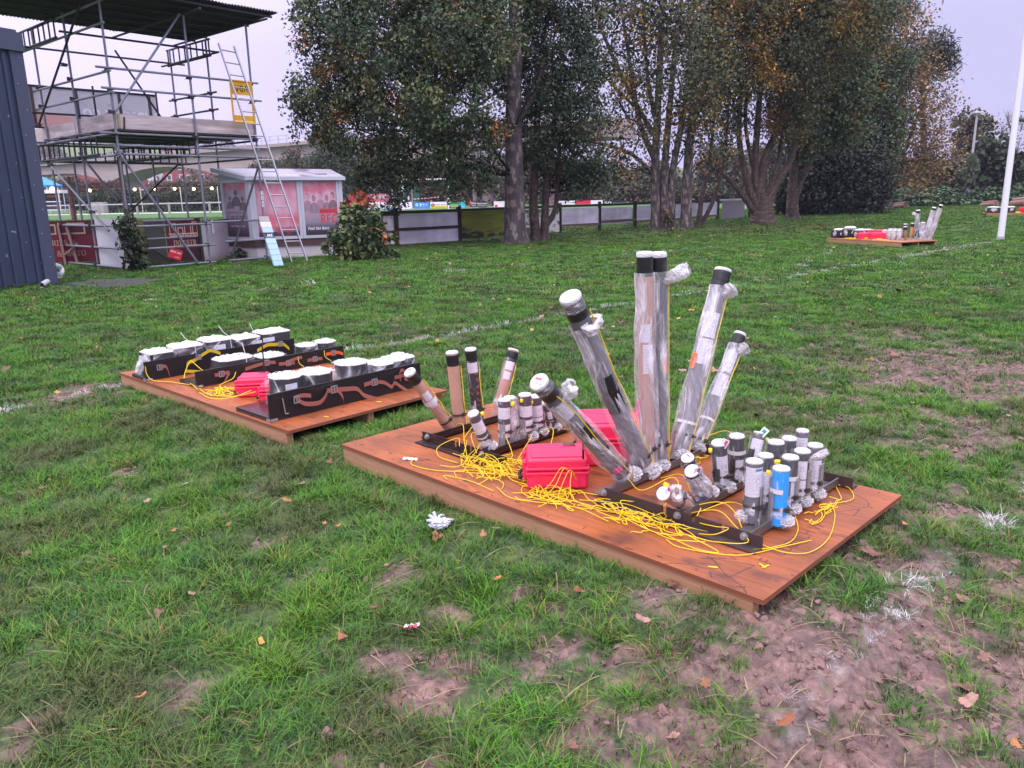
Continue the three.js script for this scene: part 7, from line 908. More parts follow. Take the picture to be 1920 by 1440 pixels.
{ // food trailer, gazebo, string lights, rail, hedges
  const p = [-54.949, 0.327, -96, 0].slice(0, 3), t = thing('food_trailer', 'dark and white catering trailer with open hatch at far left', 'trailer', [p[0], 0.36, p[2]], 0.15); const wh = std([0.72, 0.72, 0.76], 0.5), dk = std([0.035, 0.035, 0.045], 0.5);
  part(t, 'body', [BX(4.4, 0.95, 2, -0.6, 0.95, 0)], dk); part(t, 'counter', BX(4.4, 0.10, 0.5, -0.6, 1.46, 1.05), wh); part(t, 'interior', BX(4.2, 0.95, 0.1, -0.6, 1.95, -0.9), dk); part(t, 'roof', BX(4.7, 0.38, 2.3, -0.55, 2.62, 0), wh); part(t, 'skirt', BX(4.6, 0.12, 2.1, -0.6, 0.50, 0), wh);
  part(t, 'pole', [rod([1.5, 0.45, 1.05], [1.5, 2.5, 1.05], 0.05), rod([1.75, 0.45, 0.2], [1.75, 2.5, 0.2], 0.05)], wh); part(t, 'wheel', [new THREE.CylinderGeometry(0.32, 0.32, 0.2, 18).rotateX(Math.PI / 2).translate(-0.7, 0.32, 0.95)], rubber); part(t, 'lettering', BX(2.0, 0.4, 0.02, -0.9, 0.98, 1.015), new THREE.MeshStandardMaterial({ map: paint(128, 32, (g) => { g.fillStyle = '#15151a'; g.fillRect(0, 0, 128, 32); g.fillStyle = '#cfd2dc'; g.font = 'bold 26px sans-serif'; g.fillText('PIZZA', 22, 25); }) }));
  part(t, 'hot_shelf', BX(1.6, 0.25, 0.1, 0.3, 2.1, -0.8), std([0.5, 0.22, 0.05], 0.7));
  const c = [-60.308, 4.168, -105, 0].slice(0, 3), gz = thing('gazebo', 'bright blue peaked gazebo roof behind the catering trailer', 'gazebo', [c[0] - 0.6, 0.36, c[2]]); const hgt = c[1] - 0.36; part(gz, 'canopy', [new THREE.ConeGeometry(2.6, 1.35, 4, 1).rotateY(0.78).translate(0, hgt + 0.4, 0), BX(3.6, 0.25, 3.6, 0, hgt - 0.35, 0)], std([0.02, 0.27, 0.62], 0.6)); part(gz, 'leg', [[-1.7, -1.7], [1.7, -1.7], [-1.7, 1.7], [1.7, 1.7]].map(([x, z]) => rod([x, 0, z], [x, hgt - 0.3, z], 0.04)), wh);
  const D = 88, lp = [[-49.83, 3.086, -88, 0], [-45.775, 2.893, -88, 0], [-40.87, 2.91, -88, 0], [-38.651, 2.924, -88, 0], [-36.497, 2.881, -88, 0], [-34.401, 2.84, -88, 0], [-32.414, 2.858, -88, 0]].map((q) => q.slice(0, 3));
  const wood0 = std([0.20, 0.15, 0.10], 0.8), sl = thing('string_lights', 'string of small glowing bulbs across the far side of the field', 'lights', [0, 0, 0]); const glow = new THREE.MeshStandardMaterial({ color: col(0.8, 0.75, 0.6), emissive: col(1, 0.80, 0.55), emissiveIntensity: 1.6 });
  part(sl, 'cable', pipe([[lp[0][0] - 8, lp[0][1] + 0.4, -D], ...lp.map((q) => [q[0], q[1] + 0.14, q[2]])], 0.012, 60, 4), wood0);
  lp.forEach((q, i) => { part(sl, 'bulb', new THREE.SphereGeometry(i ? 0.17 : 0.3, 10, 8).translate(...q), glow); const l = new THREE.PointLight(0xffd9a0, 3); l.position.set(q[0], q[1], q[2] + 0.4); l.castShadow = true; scene.add(l); });
  [0, 2, 4, 6].forEach((i) => part(sl, 'pole', rod([lp[i][0] + 0.6, 0.3, -D], [lp[i][0] + 0.6, lp[i][1] + 0.2, -D], 0.045), std([0.35, 0.36, 0.33], 0.8)));
  const rf = thing('rail_fence', 'long single rail fence along the path beyond the scaffold', 'fence'); const rp = [[-51.742, 0.36, -86.735], [-46.438, 0.36, -84.661], [-42.297, 0.36, -82.531], [-37.458, 0.36, -80.651], [-33.535, 0.36, -79.019], [-28.499, 0.36, -76.267], [-24.519, 0.36, -74.387]], rm = std([0.36, 0.35, 0.30], 0.85);
  rp.forEach((q) => part(rf, 'post', RB(0.17, 1.12, 0.17, 0.02, q[0], 0.90, q[2]), rm)); for (let i = 0; i < rp.length - 1; i++) part(rf, 'rail', bar([rp[i][0], 1.36, rp[i][2]], [rp[i + 1][0], 1.36, rp[i + 1][2]], 0.08, 0.12), std([0.52, 0.52, 0.54], 0.7));
  const hedge = (label, px, pal, cat = 'hedge') => tag(crown(scene, numbered('hedge'), px, CL.far, pal, 26, { seed: 55 + px.length, cut: -0.9, s: 0.42, sy: 0.8 }), label, cat);
  const hb = (x0, x1, y0, y1, D2) => { const o = []; const f = (px, y, r) => { const th = 0.2371, ro = -0.0202, a = px - 960, b = y - 720, u = a * Math.cos(ro) + b * Math.sin(ro), v = -a * Math.sin(ro) + b * Math.cos(ro), yy = -v / 1460, dz = Math.cos(th) + yy * Math.sin(th); return [u / 1460 * D2 / dz, 1.41 + (yy * Math.cos(th) - Math.sin(th)) * D2 / dz, -D2, r * D2 / 1460]; }; for (let x = x0; x <= x1; x += 9) for (let y = y0; y <= y1; y += 9) o.push(f(x, y, 8)); return o; };
  hedge('clipped green hedge right of the low concrete block beyond the scaffold', hb(205, 430, 364, 392, 99), 'hedge'); hedge('short dark green hedge left of the concrete block', hb(128, 195, 370, 390, 99), 'hedge'); hedge('rusty brown hedge high behind the green hedges', hb(125, 240, 348, 366, 108), 'brownhedge'); hedge('mixed shrubs with yellow touches above the clipped hedge', hb(285, 440, 346, 362, 112), 'wood', 'shrubs');
  const cb = [-48.155, 1.217, -94, 0].slice(0, 3); solo('concrete_block', RB(1.7, 1.35, 1.0, 0.05, cb[0], 0.95, cb[2]), std([0.33, 0.31, 0.31], 0.95), 'low grey concrete block between two hedges on the far side', 'wall');
  const po = [-45.561, 4.027, -120, 0].slice(0, 3); solo('utility_pole', rod([po[0], 0, po[2]], [po[0] - 0.3, po[1] + 4.2, po[2]], 0.17, 0.12), std([0.33, 0.31, 0.22], 0.9), 'mossy wooden pole standing in front of the brick houses', 'pole');
}
{ // goal posts, far boards, car, cabinets, tape
  const wh = std([0.80, 0.80, 0.84], 0.45);
  const a = [-9.189, 0.285, -70], b = [-5.258, 0.299, -70], t = thing('rugby_goal', 'white rugby goal far off, framed under the oak crown', 'goal posts', [a[0], 0.36, a[2]]); const w = b[0] - a[0], cb = [-9.049, 2.953, -70][1] - 0.36;
  part(t, 'upright', rod([0, 0, 0], [0, 6.2, 0], 0.085, 0.07), wh); part(t, 'upright', rod([w, 0, -0.4], [w, 6.2, -0.4], 0.085, 0.07), wh); part(t, 'crossbar', rod([0, cb, 0], [w, cb, -0.4], 0.07), wh); part(t, 'sponsor_pad', BX(0.5, 0.22, 0.2, w * 0.46, cb, -0.15), std([0.6, 0.03, 0.04], 0.6));
  const g = [13.19, 0, -21.163], n = thing('rugby_goal', 'near white goal post standing at the right edge of the field', 'goal posts', g); part(n, 'upright', rod([0, 0, 0], [0, 8.5, 0], 0.082, 0.062, 20), wh); part(n, 'crossbar', rod([0.03, 3.1, -0.02], [4.09, 3.1, -3.82], 0.055), std([0.06, 0.06, 0.07], 0.5)); part(n, 'upright', rod([4.09, 0, -3.82], [4.09, 8.5, -3.82], 0.082, 0.062, 20), wh); part(n, 'foot_sleeve', rod([0, 0, 0], [0, 0.10, 0], 0.10, 0.095), std([0.4, 0.4, 0.42], 0.7));
  const bd = (fn) => new THREE.MeshStandardMaterial({ roughness: 0.6, map: paint(256, 112, fn) }), tx = (g2, s, x, y, f, c) => { g2.font = f; g2.fillStyle = c; g2.textAlign = 'center'; g2.fillText(s, x, y); }, F = (g2, c) => { g2.fillStyle = c; g2.fillRect(0, 0, 256, 112); };
  const wood = std([0.36, 0.25, 0.17], 0.9);
  const B = [
    [655, 688, 366, 390, 'red sponsor board glimpsed through the bush', (q) => { F(q, '#b3202c'); q.fillStyle = '#e2772a'; q.fillRect(120, 20, 90, 60); }],
    [690, 712, 378, 394, 'white sponsor board ending in ANCE left of the goal', (q) => { F(q, '#e6e6ee'); tx(q, 'ANCE', 150, 70, 'bold 58px sans-serif', '#5a6b74'); q.fillStyle = '#333'; q.fillRect(120, 88, 120, 7); }],
    [715, 744, 378.5, 392.5, 'white TORRIDGE sponsor board with a blue wave', (q) => { F(q, '#e8e4ec'); tx(q, 'TORRIDGE', 150, 50, 'bold 40px serif', '#6d6674'); q.fillStyle = '#2d6fa8'; q.beginPath(); q.moveTo(0, 112); q.quadraticCurveTo(120, 70, 256, 112); q.fill(); }],
    [744.5, 772, 378.5, 391.5, 'plain white sponsor board with a small grey emblem', (q) => { F(q, '#e9e8f0'); q.strokeStyle = '#6a6a78'; q.lineWidth = 6; q.strokeRect(112, 18, 34, 30); tx(q, '· · · · · ·', 128, 82, '26px sans-serif', '#8a8896'); }],
    [776, 805, 378.5, 391.5, 'bright blue sponsor board with three small logos', (q) => { F(q, '#1f8fd0'); tx(q, 'G', 50, 66, 'bold 66px sans-serif', '#f2f6fa'); ['#f0f0f4', '#dca6c8', '#c8a0d0'].forEach((c, i) => { q.fillStyle = c; q.beginPath(); q.arc(112 + i * 48, 38, 15, 0, 7); q.fill(); q.fillRect(100 + i * 48, 62, 26, 7); }); }],
    [807, 838, 378, 391.5, 'white and yellow sponsor board reading Andrew', (q) => { F(q, '#eceaf0'); q.fillStyle = '#e8c516'; q.fillRect(0, 68, 256, 44); q.fillStyle = '#3b3a44'; q.beginPath(); q.arc(38, 50, 26, 0, 7); q.fill(); q.fillStyle = '#e8c516'; q.beginPath(); q.arc(38, 50, 12, 0, 7); q.fill(); tx(q, 'Andrew Symons', 156, 56, 'bold 25px sans-serif', '#2c2b33'); tx(q, 'CHARTERED SURVEYORS', 140, 96, '15px sans-serif', '#5b4f12'); }],
    [843, 873, 377.5, 391.5, 'green sponsor board with a turquoise house shape', (q) => { F(q, '#2f7a3c'); q.fillStyle = '#29b6d8'; q.beginPath(); q.moveTo(150, 50); q.lineTo(200, 4); q.lineTo(250, 50); q.lineTo(250, 112); q.lineTo(150, 112); q.fill(); tx(q, 'townhouse', 70, 60, 'bold 26px sans-serif', '#e9f2d8'); q.fillStyle = '#d6c53a'; q.fillRect(20, 72, 110, 12); tx(q, 'Exmoor', 200, 84, 'bold 22px sans-serif', '#e4f6fa'); }],
    [880, 913, 377, 391, 'black sponsor board reading PREMIUM with a red corner', (q) => { F(q, '#1f1c24'); q.fillStyle = '#c4243a'; q.beginPath(); q.moveTo(0, 0); q.lineTo(50, 0); q.lineTo(0, 90); q.fill(); tx(q, 'TMC', 62, 44, 'bold 40px sans-serif', '#e8e6ee'); tx(q, 'YOUR', 62, 74, 'bold 22px sans-serif', '#e8e6ee'); tx(q, 'MOTOR CENTRE', 66, 100, 'bold 17px sans-serif', '#e8e6ee'); tx(q, 'PREMIUM', 184, 48, 'bold 32px sans-serif', '#e8e6ee'); tx(q, 'USED VEHICLES', 184, 76, 'bold 18px sans-serif', '#e8e6ee'); }],
    [926, 952, 377, 390, 'white sponsor board with a pink round logo', (q) => { F(q, '#eae6ee'); q.fillStyle = '#d63f72'; q.beginPath(); q.arc(44, 84, 30, 0, 7); q.fill(); tx(q, 'TEL 01237', 150, 30, '24px sans-serif', '#8d8796'); tx(q, 'HOTEL', 190, 62, '24px sans-serif', '#8d8796'); }],
    [1042, 1078, 376, 391, 'white sponsor board reading ELECTRICS right of the twin stems', (q) => { F(q, '#e9e6ef'); tx(q, 'JAMES ELECTRICS', 128, 34, 'bold 24px serif', '#5c5a6a'); tx(q, 'HEATING', 128, 70, 'bold 24px serif', '#5c5a6a'); }],
    [1081, 1130, 375, 393, 'red and white sponsor board right of the ELECTRICS board', (q) => { F(q, '#eceaf0'); q.fillStyle = '#d42747'; q.fillRect(0, 0, 140, 112); tx(q, 'SUNBAKE', 74, 64, 'bold 28px sans-serif', '#f6e2e6'); }],
    [1131, 1175, 375, 388, 'black sponsor board reading SO in white', (q) => { F(q, '#1c1d27'); tx(q, 'SO', 52, 66, 'bold 66px sans-serif', '#e9e9f0'); tx(q, 'BUILDERS', 180, 64, 'bold 30px sans-serif', '#c9cad4'); }],
    [1340, 1345, 378, 394, 'narrow white board end left of the mossy fence panel', (q) => F(q, '#dcdae4')], [1392, 1400, 377, 394, 'white board strip right of the mossy fence panel', (q) => F(q, '#dcdae4')], [1463, 1477, 373, 394, 'white board seen left of the forked tree', (q) => F(q, '#e2e0ea')], [1513, 1526, 371, 393, 'white board edge at the left of the dark evergreen', (q) => F(q, '#e2e0ea')],
  ];
  const th = 0.2371, ro = -0.0202, at = (px, y, D) => { const a2 = px - 960, b2 = y - 720, u = a2 * Math.cos(ro) + b2 * Math.sin(ro), v = -a2 * Math.sin(ro) + b2 * Math.cos(ro), yy = -v / 1460, dz = Math.cos(th) + yy * Math.sin(th); return [u / 1460 * D / dz, 1.41 + (yy * Math.cos(th) - Math.sin(th)) * D / dz, -D]; };
  for (const [x0, x1, y0, y1, label, fn] of B) {
    const D = x0 < 1200 ? 79 + (x0 - 690) * 0.002 : 60, p = at(x0, y1, D), q = at(x1, y0, D), w2 = q[0] - p[0], h2 = q[1] - p[1], s = thing('sponsor_board', label, 'sign', [p[0], 0, -D]), m = bd(fn);
    part(s, 'board', BX(w2, h2, 0.02, w2 / 2, p[1] + h2 / 2, 0), [wood, wood, wood, wood, m, wood]); const g0 = gh(p[0], -D); for (const x of [0.12, w2 - 0.12]) part(s, 'post', BX(0.10, q[1] + 0.10 - g0, 0.10, x, (q[1] + 0.10 + g0) / 2, -0.07), wood);
  }
  const c0 = at(713, 385, 84), ct = thing('parked_car', 'red car parked behind the far sponsor boards', 'car', [c0[0], 0.36, -84]); const prof = new THREE.Shape(); [[-2.0, 0.3], [-2.05, 0.75], [-1.7, 0.95], [-1.0, 1.45], [0.5, 1.48], [1.2, 1.0], [2.0, 0.85], [2.08, 0.35]].forEach(([x, y], i) => i ? prof.lineTo(x, y) : prof.moveTo(x, y)); prof.closePath();
  part(ct, 'body', new THREE.ExtrudeGeometry(prof, { depth: 1.6, bevelEnabled: true, bevelSize: 0.06, bevelThickness: 0.06, bevelSegments: 2 }).translate(0, 0, -0.8), std([0.45, 0.10, 0.16], 0.35)); part(ct, 'side_window', [BX(0.75, 0.34, 0.03, -0.45, 1.2, 0.87), BX(0.75, 0.34, 0.03, 0.4, 1.2, 0.87)], std([0.45, 0.40, 0.45], 0.15)); for (const x of [-1.3, 1.3]) part(ct, 'wheel', new THREE.CylinderGeometry(0.32, 0.32, 0.22, 20).rotateX(Math.PI / 2).translate(x, 0.32, 0.8), rubber);
  const cab = (label, x0, x1, y0, y1, D, c, deep) => { const p = at(x0, y1, D), q = at(x1, y0, D), s = thing('cabinet', label, 'cabinet', [p[0], 0.36, -D]), w2 = q[0] - p[0], h2 = q[1] - 0.36; part(s, 'body', RB(w2, h2, deep, 0.03, w2 / 2, h2 / 2, -deep / 2), std(c, 0.6)); part(s, 'top', BX(w2 + 0.1, 0.06, deep + 0.1, w2 / 2, h2 + 0.03, -deep / 2), std(c.map((v) => v * 0.8), 0.6)); part(s, 'sign', BX(0.18, 0.4, 0.02, w2 * 0.3, h2 * 0.55, 0.02), wh); return s; };
  cab('grey green metal cabinet behind the far boards', 735, 757, 354, 384, 82, [0.20, 0.26, 0.28], 1.0); cab('dark green container right of the grey cabinet', 758, 785, 354, 384, 83, [0.015, 0.075, 0.055], 1.5);
  const t0 = at(773, 373.5, 78.6), t1 = at(868, 363, 88), tp = thing('barrier_tape', 'red and white barrier tape sloping up to the ivy tree', 'tape', [0, 0, 0]); part(tp, 'tape', ribbon([t0, [mix(t0[0], t1[0], 0.5), mix(t0[1], t1[1], 0.5) - 0.06, -83], t1], 0.10), new THREE.MeshStandardMaterial({ side: THREE.DoubleSide, roughness: 0.6, map: (() => { const q = tex(64, 4, (u) => u < 0.5 ? [0.80, 0.25, 0.30] : [0.86, 0.80, 0.84]); q.repeat.set(16, 1); return q; })() })); part(tp, 'stake', BX(0.10, 1.9, 0.10, t0[0], 1.2, -78.6), wood);
  const fl = at(1816, 355, 64), ft = at(1833, 212, 64), fp = thing('floodlight', 'slim floodlight pole standing among the trees on the right', 'floodlight', [fl[0], 0, -64]); part(fp, 'pole', rod([0, 0, 0], [ft[0] - fl[0], ft[1], 0], 0.13, 0.07), std([0.42, 0.42, 0.46], 0.5)); part(fp, 'lamp_head', [RB(0.75, 0.16, 0.3, 0.03, ft[0] - fl[0], ft[1] + 0.05, 0.1), RB(0.3, 0.2, 0.3, 0.03, ft[0] - fl[0] + 0.32, ft[1] - 0.05, 0.1)], std([0.55, 0.55, 0.60], 0.5)); part(fp, 'ivy', crumple(0.5, 5, 2.2, 0.9).translate((ft[0] - fl[0]) * 0.12, 2.6, 0), std([0.05, 0.07, 0.04], 0.8));
  const stump = (label, px, y, r, D) => { const q = at(px, y, D), g2 = thing('log_pile', label, 'logs', [q[0], 0, -D]); for (const [x, yy, k] of [[0, 0.34, 1], [0.5, 0.3, 0.8], [0.22, 0.75, 0.7]]) part(g2, 'log', [new THREE.CylinderGeometry(0.34 * k * r, 0.36 * k * r, 1.2, 14).rotateX(Math.PI / 2 - 0.1).rotateY(0.2).translate(x * r, yy * r + 0.02, 0)], std([0.26, 0.15, 0.12], 0.9)); };
  stump('brown cut logs by the left end of the bramble bank', 1686, 386, 0.42, 57); stump('brown cut logs left of the goal post', 1853, 384, 0.4, 56); stump('brown cut logs right of the goal post', 1910, 383, 0.62, 55);
  const w3 = at(1640, 396, 56); solo('wooden_stake', BX(0.12, 0.9, 0.12, w3[0] - 0.3, 0.45, -56), std([0.10, 0.085, 0.08], 0.9), 'short dark stake between the evergreen and the pale half bare tree', 'stake');
}

// ---------------------------------------------------------------- the two distant platforms
const P3 = { o: [8.65, -21.47], a: 1.179 }, P4 = { o: [23.3, -38.7], a: 0.30 };
function smallPlatform(B, label) { const t = thing('plywood_platform', label, 'platform', [B.o[0], 0, B.o[1]], -B.a, 'plywood firing platforms on the grass'); part(t, 'plywood_sheet', new THREE.BoxGeometry(2.44, 0.018, 1.22).translate(1.22, TOP - 0.009, -0.61), std([0.42, 0.20, 0.11], 0.6)); for (const q of [0.03, 0.61, 1.19]) part(t, 'timber_bearer', RB(2.40, 0.105, 0.045, 0.003, 1.20, 0.0595, -q), timber); }
smallPlatform(P3, 'distant plywood platform on the field in front of the trees on the right'); smallPlatform(P4, 'furthest plywood platform half hidden behind the near goal post');
const ft = (label, seed, s, t, h, ds, dt, r, mat, o) => fireworkTube({ B: P3, label, seed, base: [s, t, 0.015], top: [s + ds, t + dt, h], r, mat, group: 'tubes on the distant platform', collar: 0.08, capH: 0.02, ...o });
ft('dark upright tube on the distant platform, bag flap on its left', 81, 2.18, 0.78, 0.74, -0.02, -0.02, 0.045, greyTube, { bag: [0, 0.9, 0.3], flap: [-1.3, 0.08, 0.05], patch: [[0.12, 0.3, 6.28, blackWrap]] });
ft('tall bagged tube leaning right on the distant platform', 82, 2.26, 0.98, 0.80, 0.12, 0.06, 0.045, greyTube, { bag: [0, 0.92, 0.4, 1], labels: [[0.4, 0.7, 2, 0]], patch: [[0.3, 0.4, 1, 'pink', -0.6]] });
ft('tallest bagged tube at the back of the distant platform', 83, 2.32, 1.06, 0.86, 0.18, 0.06, 0.042, pinkCard, { bag: [0, 0.92, 0.4, 1] });
ft('short wide bag wrapped tube between the tall ones far off', 84, 2.22, 0.88, 0.44, 0.02, 0.0, 0.05, std([0.3, 0.3, 0.36], 0.5), { bag: [0, 0.95, 0.5, 1] });
ft('brown tube at the front of the distant kraft tubes', 85, 2.02, 0.60, 0.34, -0.05, 0.0, 0.042, std([0.28, 0.15, 0.10], 0.7), {}); ft('pale kraft tube with orange tag on the distant platform', 86, 2.06, 0.72, 0.42, 0.0, 0.02, 0.04, kraft, { patch: [[0.4, 0.7, 0.9, 'orange', 0.7]] }); ft('kraft tube at the back of the distant kraft tubes', 87, 1.94, 0.66, 0.40, -0.04, 0.02, 0.04, kraft, {});
[['short bagged tube left in the distant cluster', 1.42, 0.52, 'd'], ['short bagged tube second in the distant cluster', 1.52, 0.62, 'd'], ['short bagged tube third in the distant cluster', 1.60, 0.50, 'd'], ['pale blue bagged tube in the distant cluster', 1.64, 0.64, 'b'], ['short bagged tube fifth in the distant cluster', 1.72, 0.52, 'd'], ['short bagged tube sixth in the distant cluster', 1.76, 0.66, 'd'], ['short bagged tube at the right of the distant cluster', 1.86, 0.56, 'd']].forEach(([l, s, t, m], i) => ft(l, 90 + i, s, t, 0.24 + 0.03 * (i % 2), 0, 0, 0.042, m === 'b' ? std([0.2, 0.45, 0.75], 0.5) : darkTube, { collar: 0, labels: [[0.2, 0.8, 1.6, i % 4]], bag: [0, 1.02, 0.5, 1] }));
pinkCase('left pink case on the distant platform', 0.42, 0.30, 0.16, onBoard(P3, 1.05, 0.30, 0), caseTurn(P3, 0.62, 0.78), [0.3, -0.2, 0.2]); pinkCase('larger pink case behind on the distant platform', 0.5, 0.34, 0.22, onBoard(P3, 1.05, 0.72, 0), caseTurn(P3, 0.62, 0.78), [-0.2, -0.2, 0.22]); pinkCase('right pink case on the distant platform', 0.36, 0.30, 0.18, onBoard(P3, 1.40, 0.30, 0), caseTurn(P3, 0.62, 0.78), null);
tangle('yellow wire along the front of the distant platform', P3, 101, 26, 1.2, 0.20, 0.75, 0.16, 0.07, [], 0.006);
function farBox(B, label, s, t, w, d, h, seed) { const k = thing('firework_box', label, 'firework box', onBoard(B, s, t, 0), -B.a, 'bagged boxes on the distant platforms'); part(k, 'box', RB(w, h * 0.8, d, 0.01, 0, h * 0.4, 0), boxBlack); part(k, 'plastic_bag', crumple(0.5, seed, 1, 0.16).scale(w * 1.12, h * 1.1, d * 1.12).translate(0, h * 0.5, 0), filmMilk); part(k, 'bag_top', crumple(0.5, seed + 4, 1, 0.2).scale(w, h * 0.24, d).translate(0, h * 0.93, 0), foil); }
farBox(P3, 'leftmost bagged box on the distant platform', 0.16, 0.25, 0.26, 0.3, 0.24, 1); farBox(P3, 'crumpled bagged box second on the distant platform', 0.44, 0.35, 0.28, 0.3, 0.30, 2); farBox(P3, 'bagged box third on the distant platform', 0.70, 0.45, 0.26, 0.3, 0.24, 3); farBox(P3, 'bagged box behind the others on the distant platform', 0.55, 0.85, 0.4, 0.25, 0.22, 4);
farBox(P4, 'dark bagged box left of the goal post on the furthest platform', 0.35, 0.45, 0.55, 0.4, 0.30, 5); farBox(P4, 'pale bagged box just left of the goal post far off', 0.85, 0.55, 0.45, 0.4, 0.28, 6); farBox(P4, 'pale bagged box right of the goal post far off', 1.15, 0.6, 0.35, 0.4, 0.30, 7);
pinkCase('pink case at the right edge on the furthest platform', 0.6, 0.4, 0.26, onBoard(P4, 1.85, 0.5, 0), caseTurn(P4, 0.9, 0.4), null); tangle('yellow wire on the furthest platform', P4, 103, 10, 1.45, 0.4, 0.2, 0.2, 0.1, [], 0.008);

// ---------------------------------------------------------------- fallen leaves and litter
function leafGeo(seed, lobes = 5) {
  const R = mulberry(seed), n = 30, P = [[0, 0]]; for (let i = 0; i < n; i++) { const a = i / n * Math.PI * 2, l = (0.50 + 0.44 * Math.pow(Math.abs(Math.cos(a * lobes / 2 + 0.2)), 1.2) + 0.22 * (R() - 0.5)) * (1 - 0.25 * Math.abs(Math.sin(a / 2 + seed))); P.push([Math.cos(a) * l, Math.sin(a) * l * 0.85]); }
  const c1 = 0.3 + R() * 0.6, c2 = R() * 0.5, V = [], U = [], I = []; P.forEach(([x, y]) => { V.push(x * 0.5, 0.16 * (c1 * x * x + c2 * y * y * (R() < 0.5 ? 1 : -1) + 0.12 * noise2(x * 3 + seed, y * 3)) + 0.02, y * 0.5); U.push(0.5 + x / 2, 0.5 + y / 2); });
  for (let i = 1; i <= n; i++) I.push(0, i % n + 1, i);
  const g = new THREE.BufferGeometry(); g.setAttribute('position', new THREE.Float32BufferAttribute(V, 3)); g.setAttribute('uv', new THREE.Float32BufferAttribute(U, 2)); g.setIndex(I); g.computeVertexNormals(); return g;
}
const leafG = [leafGeo(1, 3), leafGeo(2, 5), leafGeo(3, 2), leafGeo(4, 3), leafGeo(5, 2)];
const leafC = [[0.30, 0.10, 0.045], [0.42, 0.15, 0.05], [0.36, 0.19, 0.15], [0.17, 0.065, 0.045], [0.55, 0.30, 0.04], [0.24, 0.10, 0.075]].map((c) => new THREE.MeshStandardMaterial({ side: THREE.DoubleSide, roughness: 0.55, color: col(...c), map: tex(64, 64, (u, v) => { const a = tfbm(u, v, 4, 4, Math.round(c[0] * 1000)), vein = Math.abs(v - 0.5) < 0.02 ? 1.15 : 1; const q = (0.75 + 0.5 * a) * vein * 0.95; return [q, q, q]; }) }));
{
  const spots = [[[-1.755, 0, -3.51], 0, 0.055], [[-1.495, 0, -3.175], 1, 0.045], [[-1.18, 0, -2.583], 2, 0.05], [[-1.242, 0, -2.449], 3, 0.07], [[-0.836, 0, -2.275], 4, 0.05], [[-0.572, 0, -2.281], 0, 0.07], [[-1.056, 0, -3.653], 2, 0.065], [[-1.075, 0, -3.462], 1, 0.07], [[-0.977, 0, -3.934], 0, 0.055], [[-1.099, 0, -1.994], 1, 0.05], [[-0.772, 0, -3.168], 1, 0.05], [[-0.839, 0, -3.205], 1, 0.045], [[-0.289, 0, -3.173], 0, 0.07], [[-0.325, 0, -3.003], 0, 0.08], [[-0.491, 0, -2.773], 2, 0.075], [[-0.46, 0, -2.498], 0, 0.05], [[-0.498, 0, -2.463], 3, 0.05], [[-0.081, 0, -3.028], 2, 0.05], [[-0.131, 0, -2.979], 1, 0.055], [[-1.461, 0, -3.005], 2, 0.04], [[-1.628, 0, -2.891], 1, 0.05], [[-2.017, 0, -2.965], 3, 0.07], [[-0.07, 0, -2.608], 1, 0.06], [[0.219, 0, -2.482], 0, 0.08], [[0.405, 0, -2.277], 2, 0.075], [[0.551, 0, -2.495], 3, 0.07], [[0.532, 0, -1.942], 0, 0.06], [[0.71, 0, -1.786], 0, 0.10], [[0.408, 0, -1.784], 2, 0.06], [[0.737, 0, -2.204], 5, 0.08], [[1.579, 0, -2.915], 1, 0.06], [[1.33, 0, -2.652], 3, 0.13], [[1.557, 0, -2.455], 2, 0.10], [[1.281, 0, -1.954], 5, 0.09], [[1.25, 0, -1.888], 2, 0.09], [[1.254, 0, -1.693], 1, 0.05], [[1.425, 0, -2.107], 5, 0.07], [[0.139, 0, -1.735], 5, 0.06], [[-2.389, 0, -3.719], 0, 0.06], [[-2.422, 0, -3.833], 0, 0.05], [[-2.351, 0, -3.845], 3, 0.05], [[-1.274, 0, -3.232], 0, 0.05], [[-1.55, 0, -3.447], 3, 0.05], [[-1.101, 0, -3.975], 2, 0.04],
    [[-2.115, 0, -11.805], 1, 0.14], [[-1.313, 0, -9.405], 0, 0.12], [[2.165, 0, -9.235], 4, 0.16], [[5.414, 0, -10.809], 3, 0.20], [[1.207, 0, -8.415], 0, 0.10], [[5.223, 0, -12.078], 0, 0.12], [[0.363, 0, -9.139], 2, 0.11], [[1.104, 0, -6.99], 0, 0.10], [[1.37, 0, -6.084], 2, 0.12], [[0.429, 0, -5.29], 0, 0.12], [[1.604, 0, -9.016], 2, 0.10], [[2.275, 0, -7.397], 2, 0.12], [[-1.031, 0, -6.728], 1, 0.09], [[-1.372, 0, -6.541], 0, 0.08], [[0.361, 0, -6.378], 1, 0.1], [[1.558, 0, -4.763], 3, 0.10], [[3.296, 0, -6.528], 0, 0.16], [[4.864, 0, -10.201], 1, 0.12], [[3.219, 0, -8.416], 2, 0.1], [[-4.436, 0, -6.677], 3, 0.14], [[-4.083, 0, -6.796], 3, 0.1], [[6.688, 0, -10.779], 3, 0.18], [[0.912, 0, -4.117], 0, 0.05], [[0.979, 0, -7.541], 2, 0.12], [[1.621, 0, -6.061], 2, 0.12]];
  const ORD = ['first', 'second', 'third', 'fourth', 'fifth', 'sixth', 'seventh', 'eighth', 'ninth', 'tenth', 'eleventh', 'twelfth', 'thirteenth', 'fourteenth']; const rank = (i) => { const near = i < 44, c = spots[i][1], ang = (p) => p[0] / -p[2], L = spots.map((q, k) => [k, q]).filter(([k, q]) => (k < 44) === near && q[1] === c).sort((a, b) => ang(a[1][0]) - ang(b[1][0])); return ORD[L.findIndex(([k]) => k === i)]; };
  const nm = ['brown', 'orange brown', 'pinkish', 'dark brown', 'yellow', 'wet reddish'];
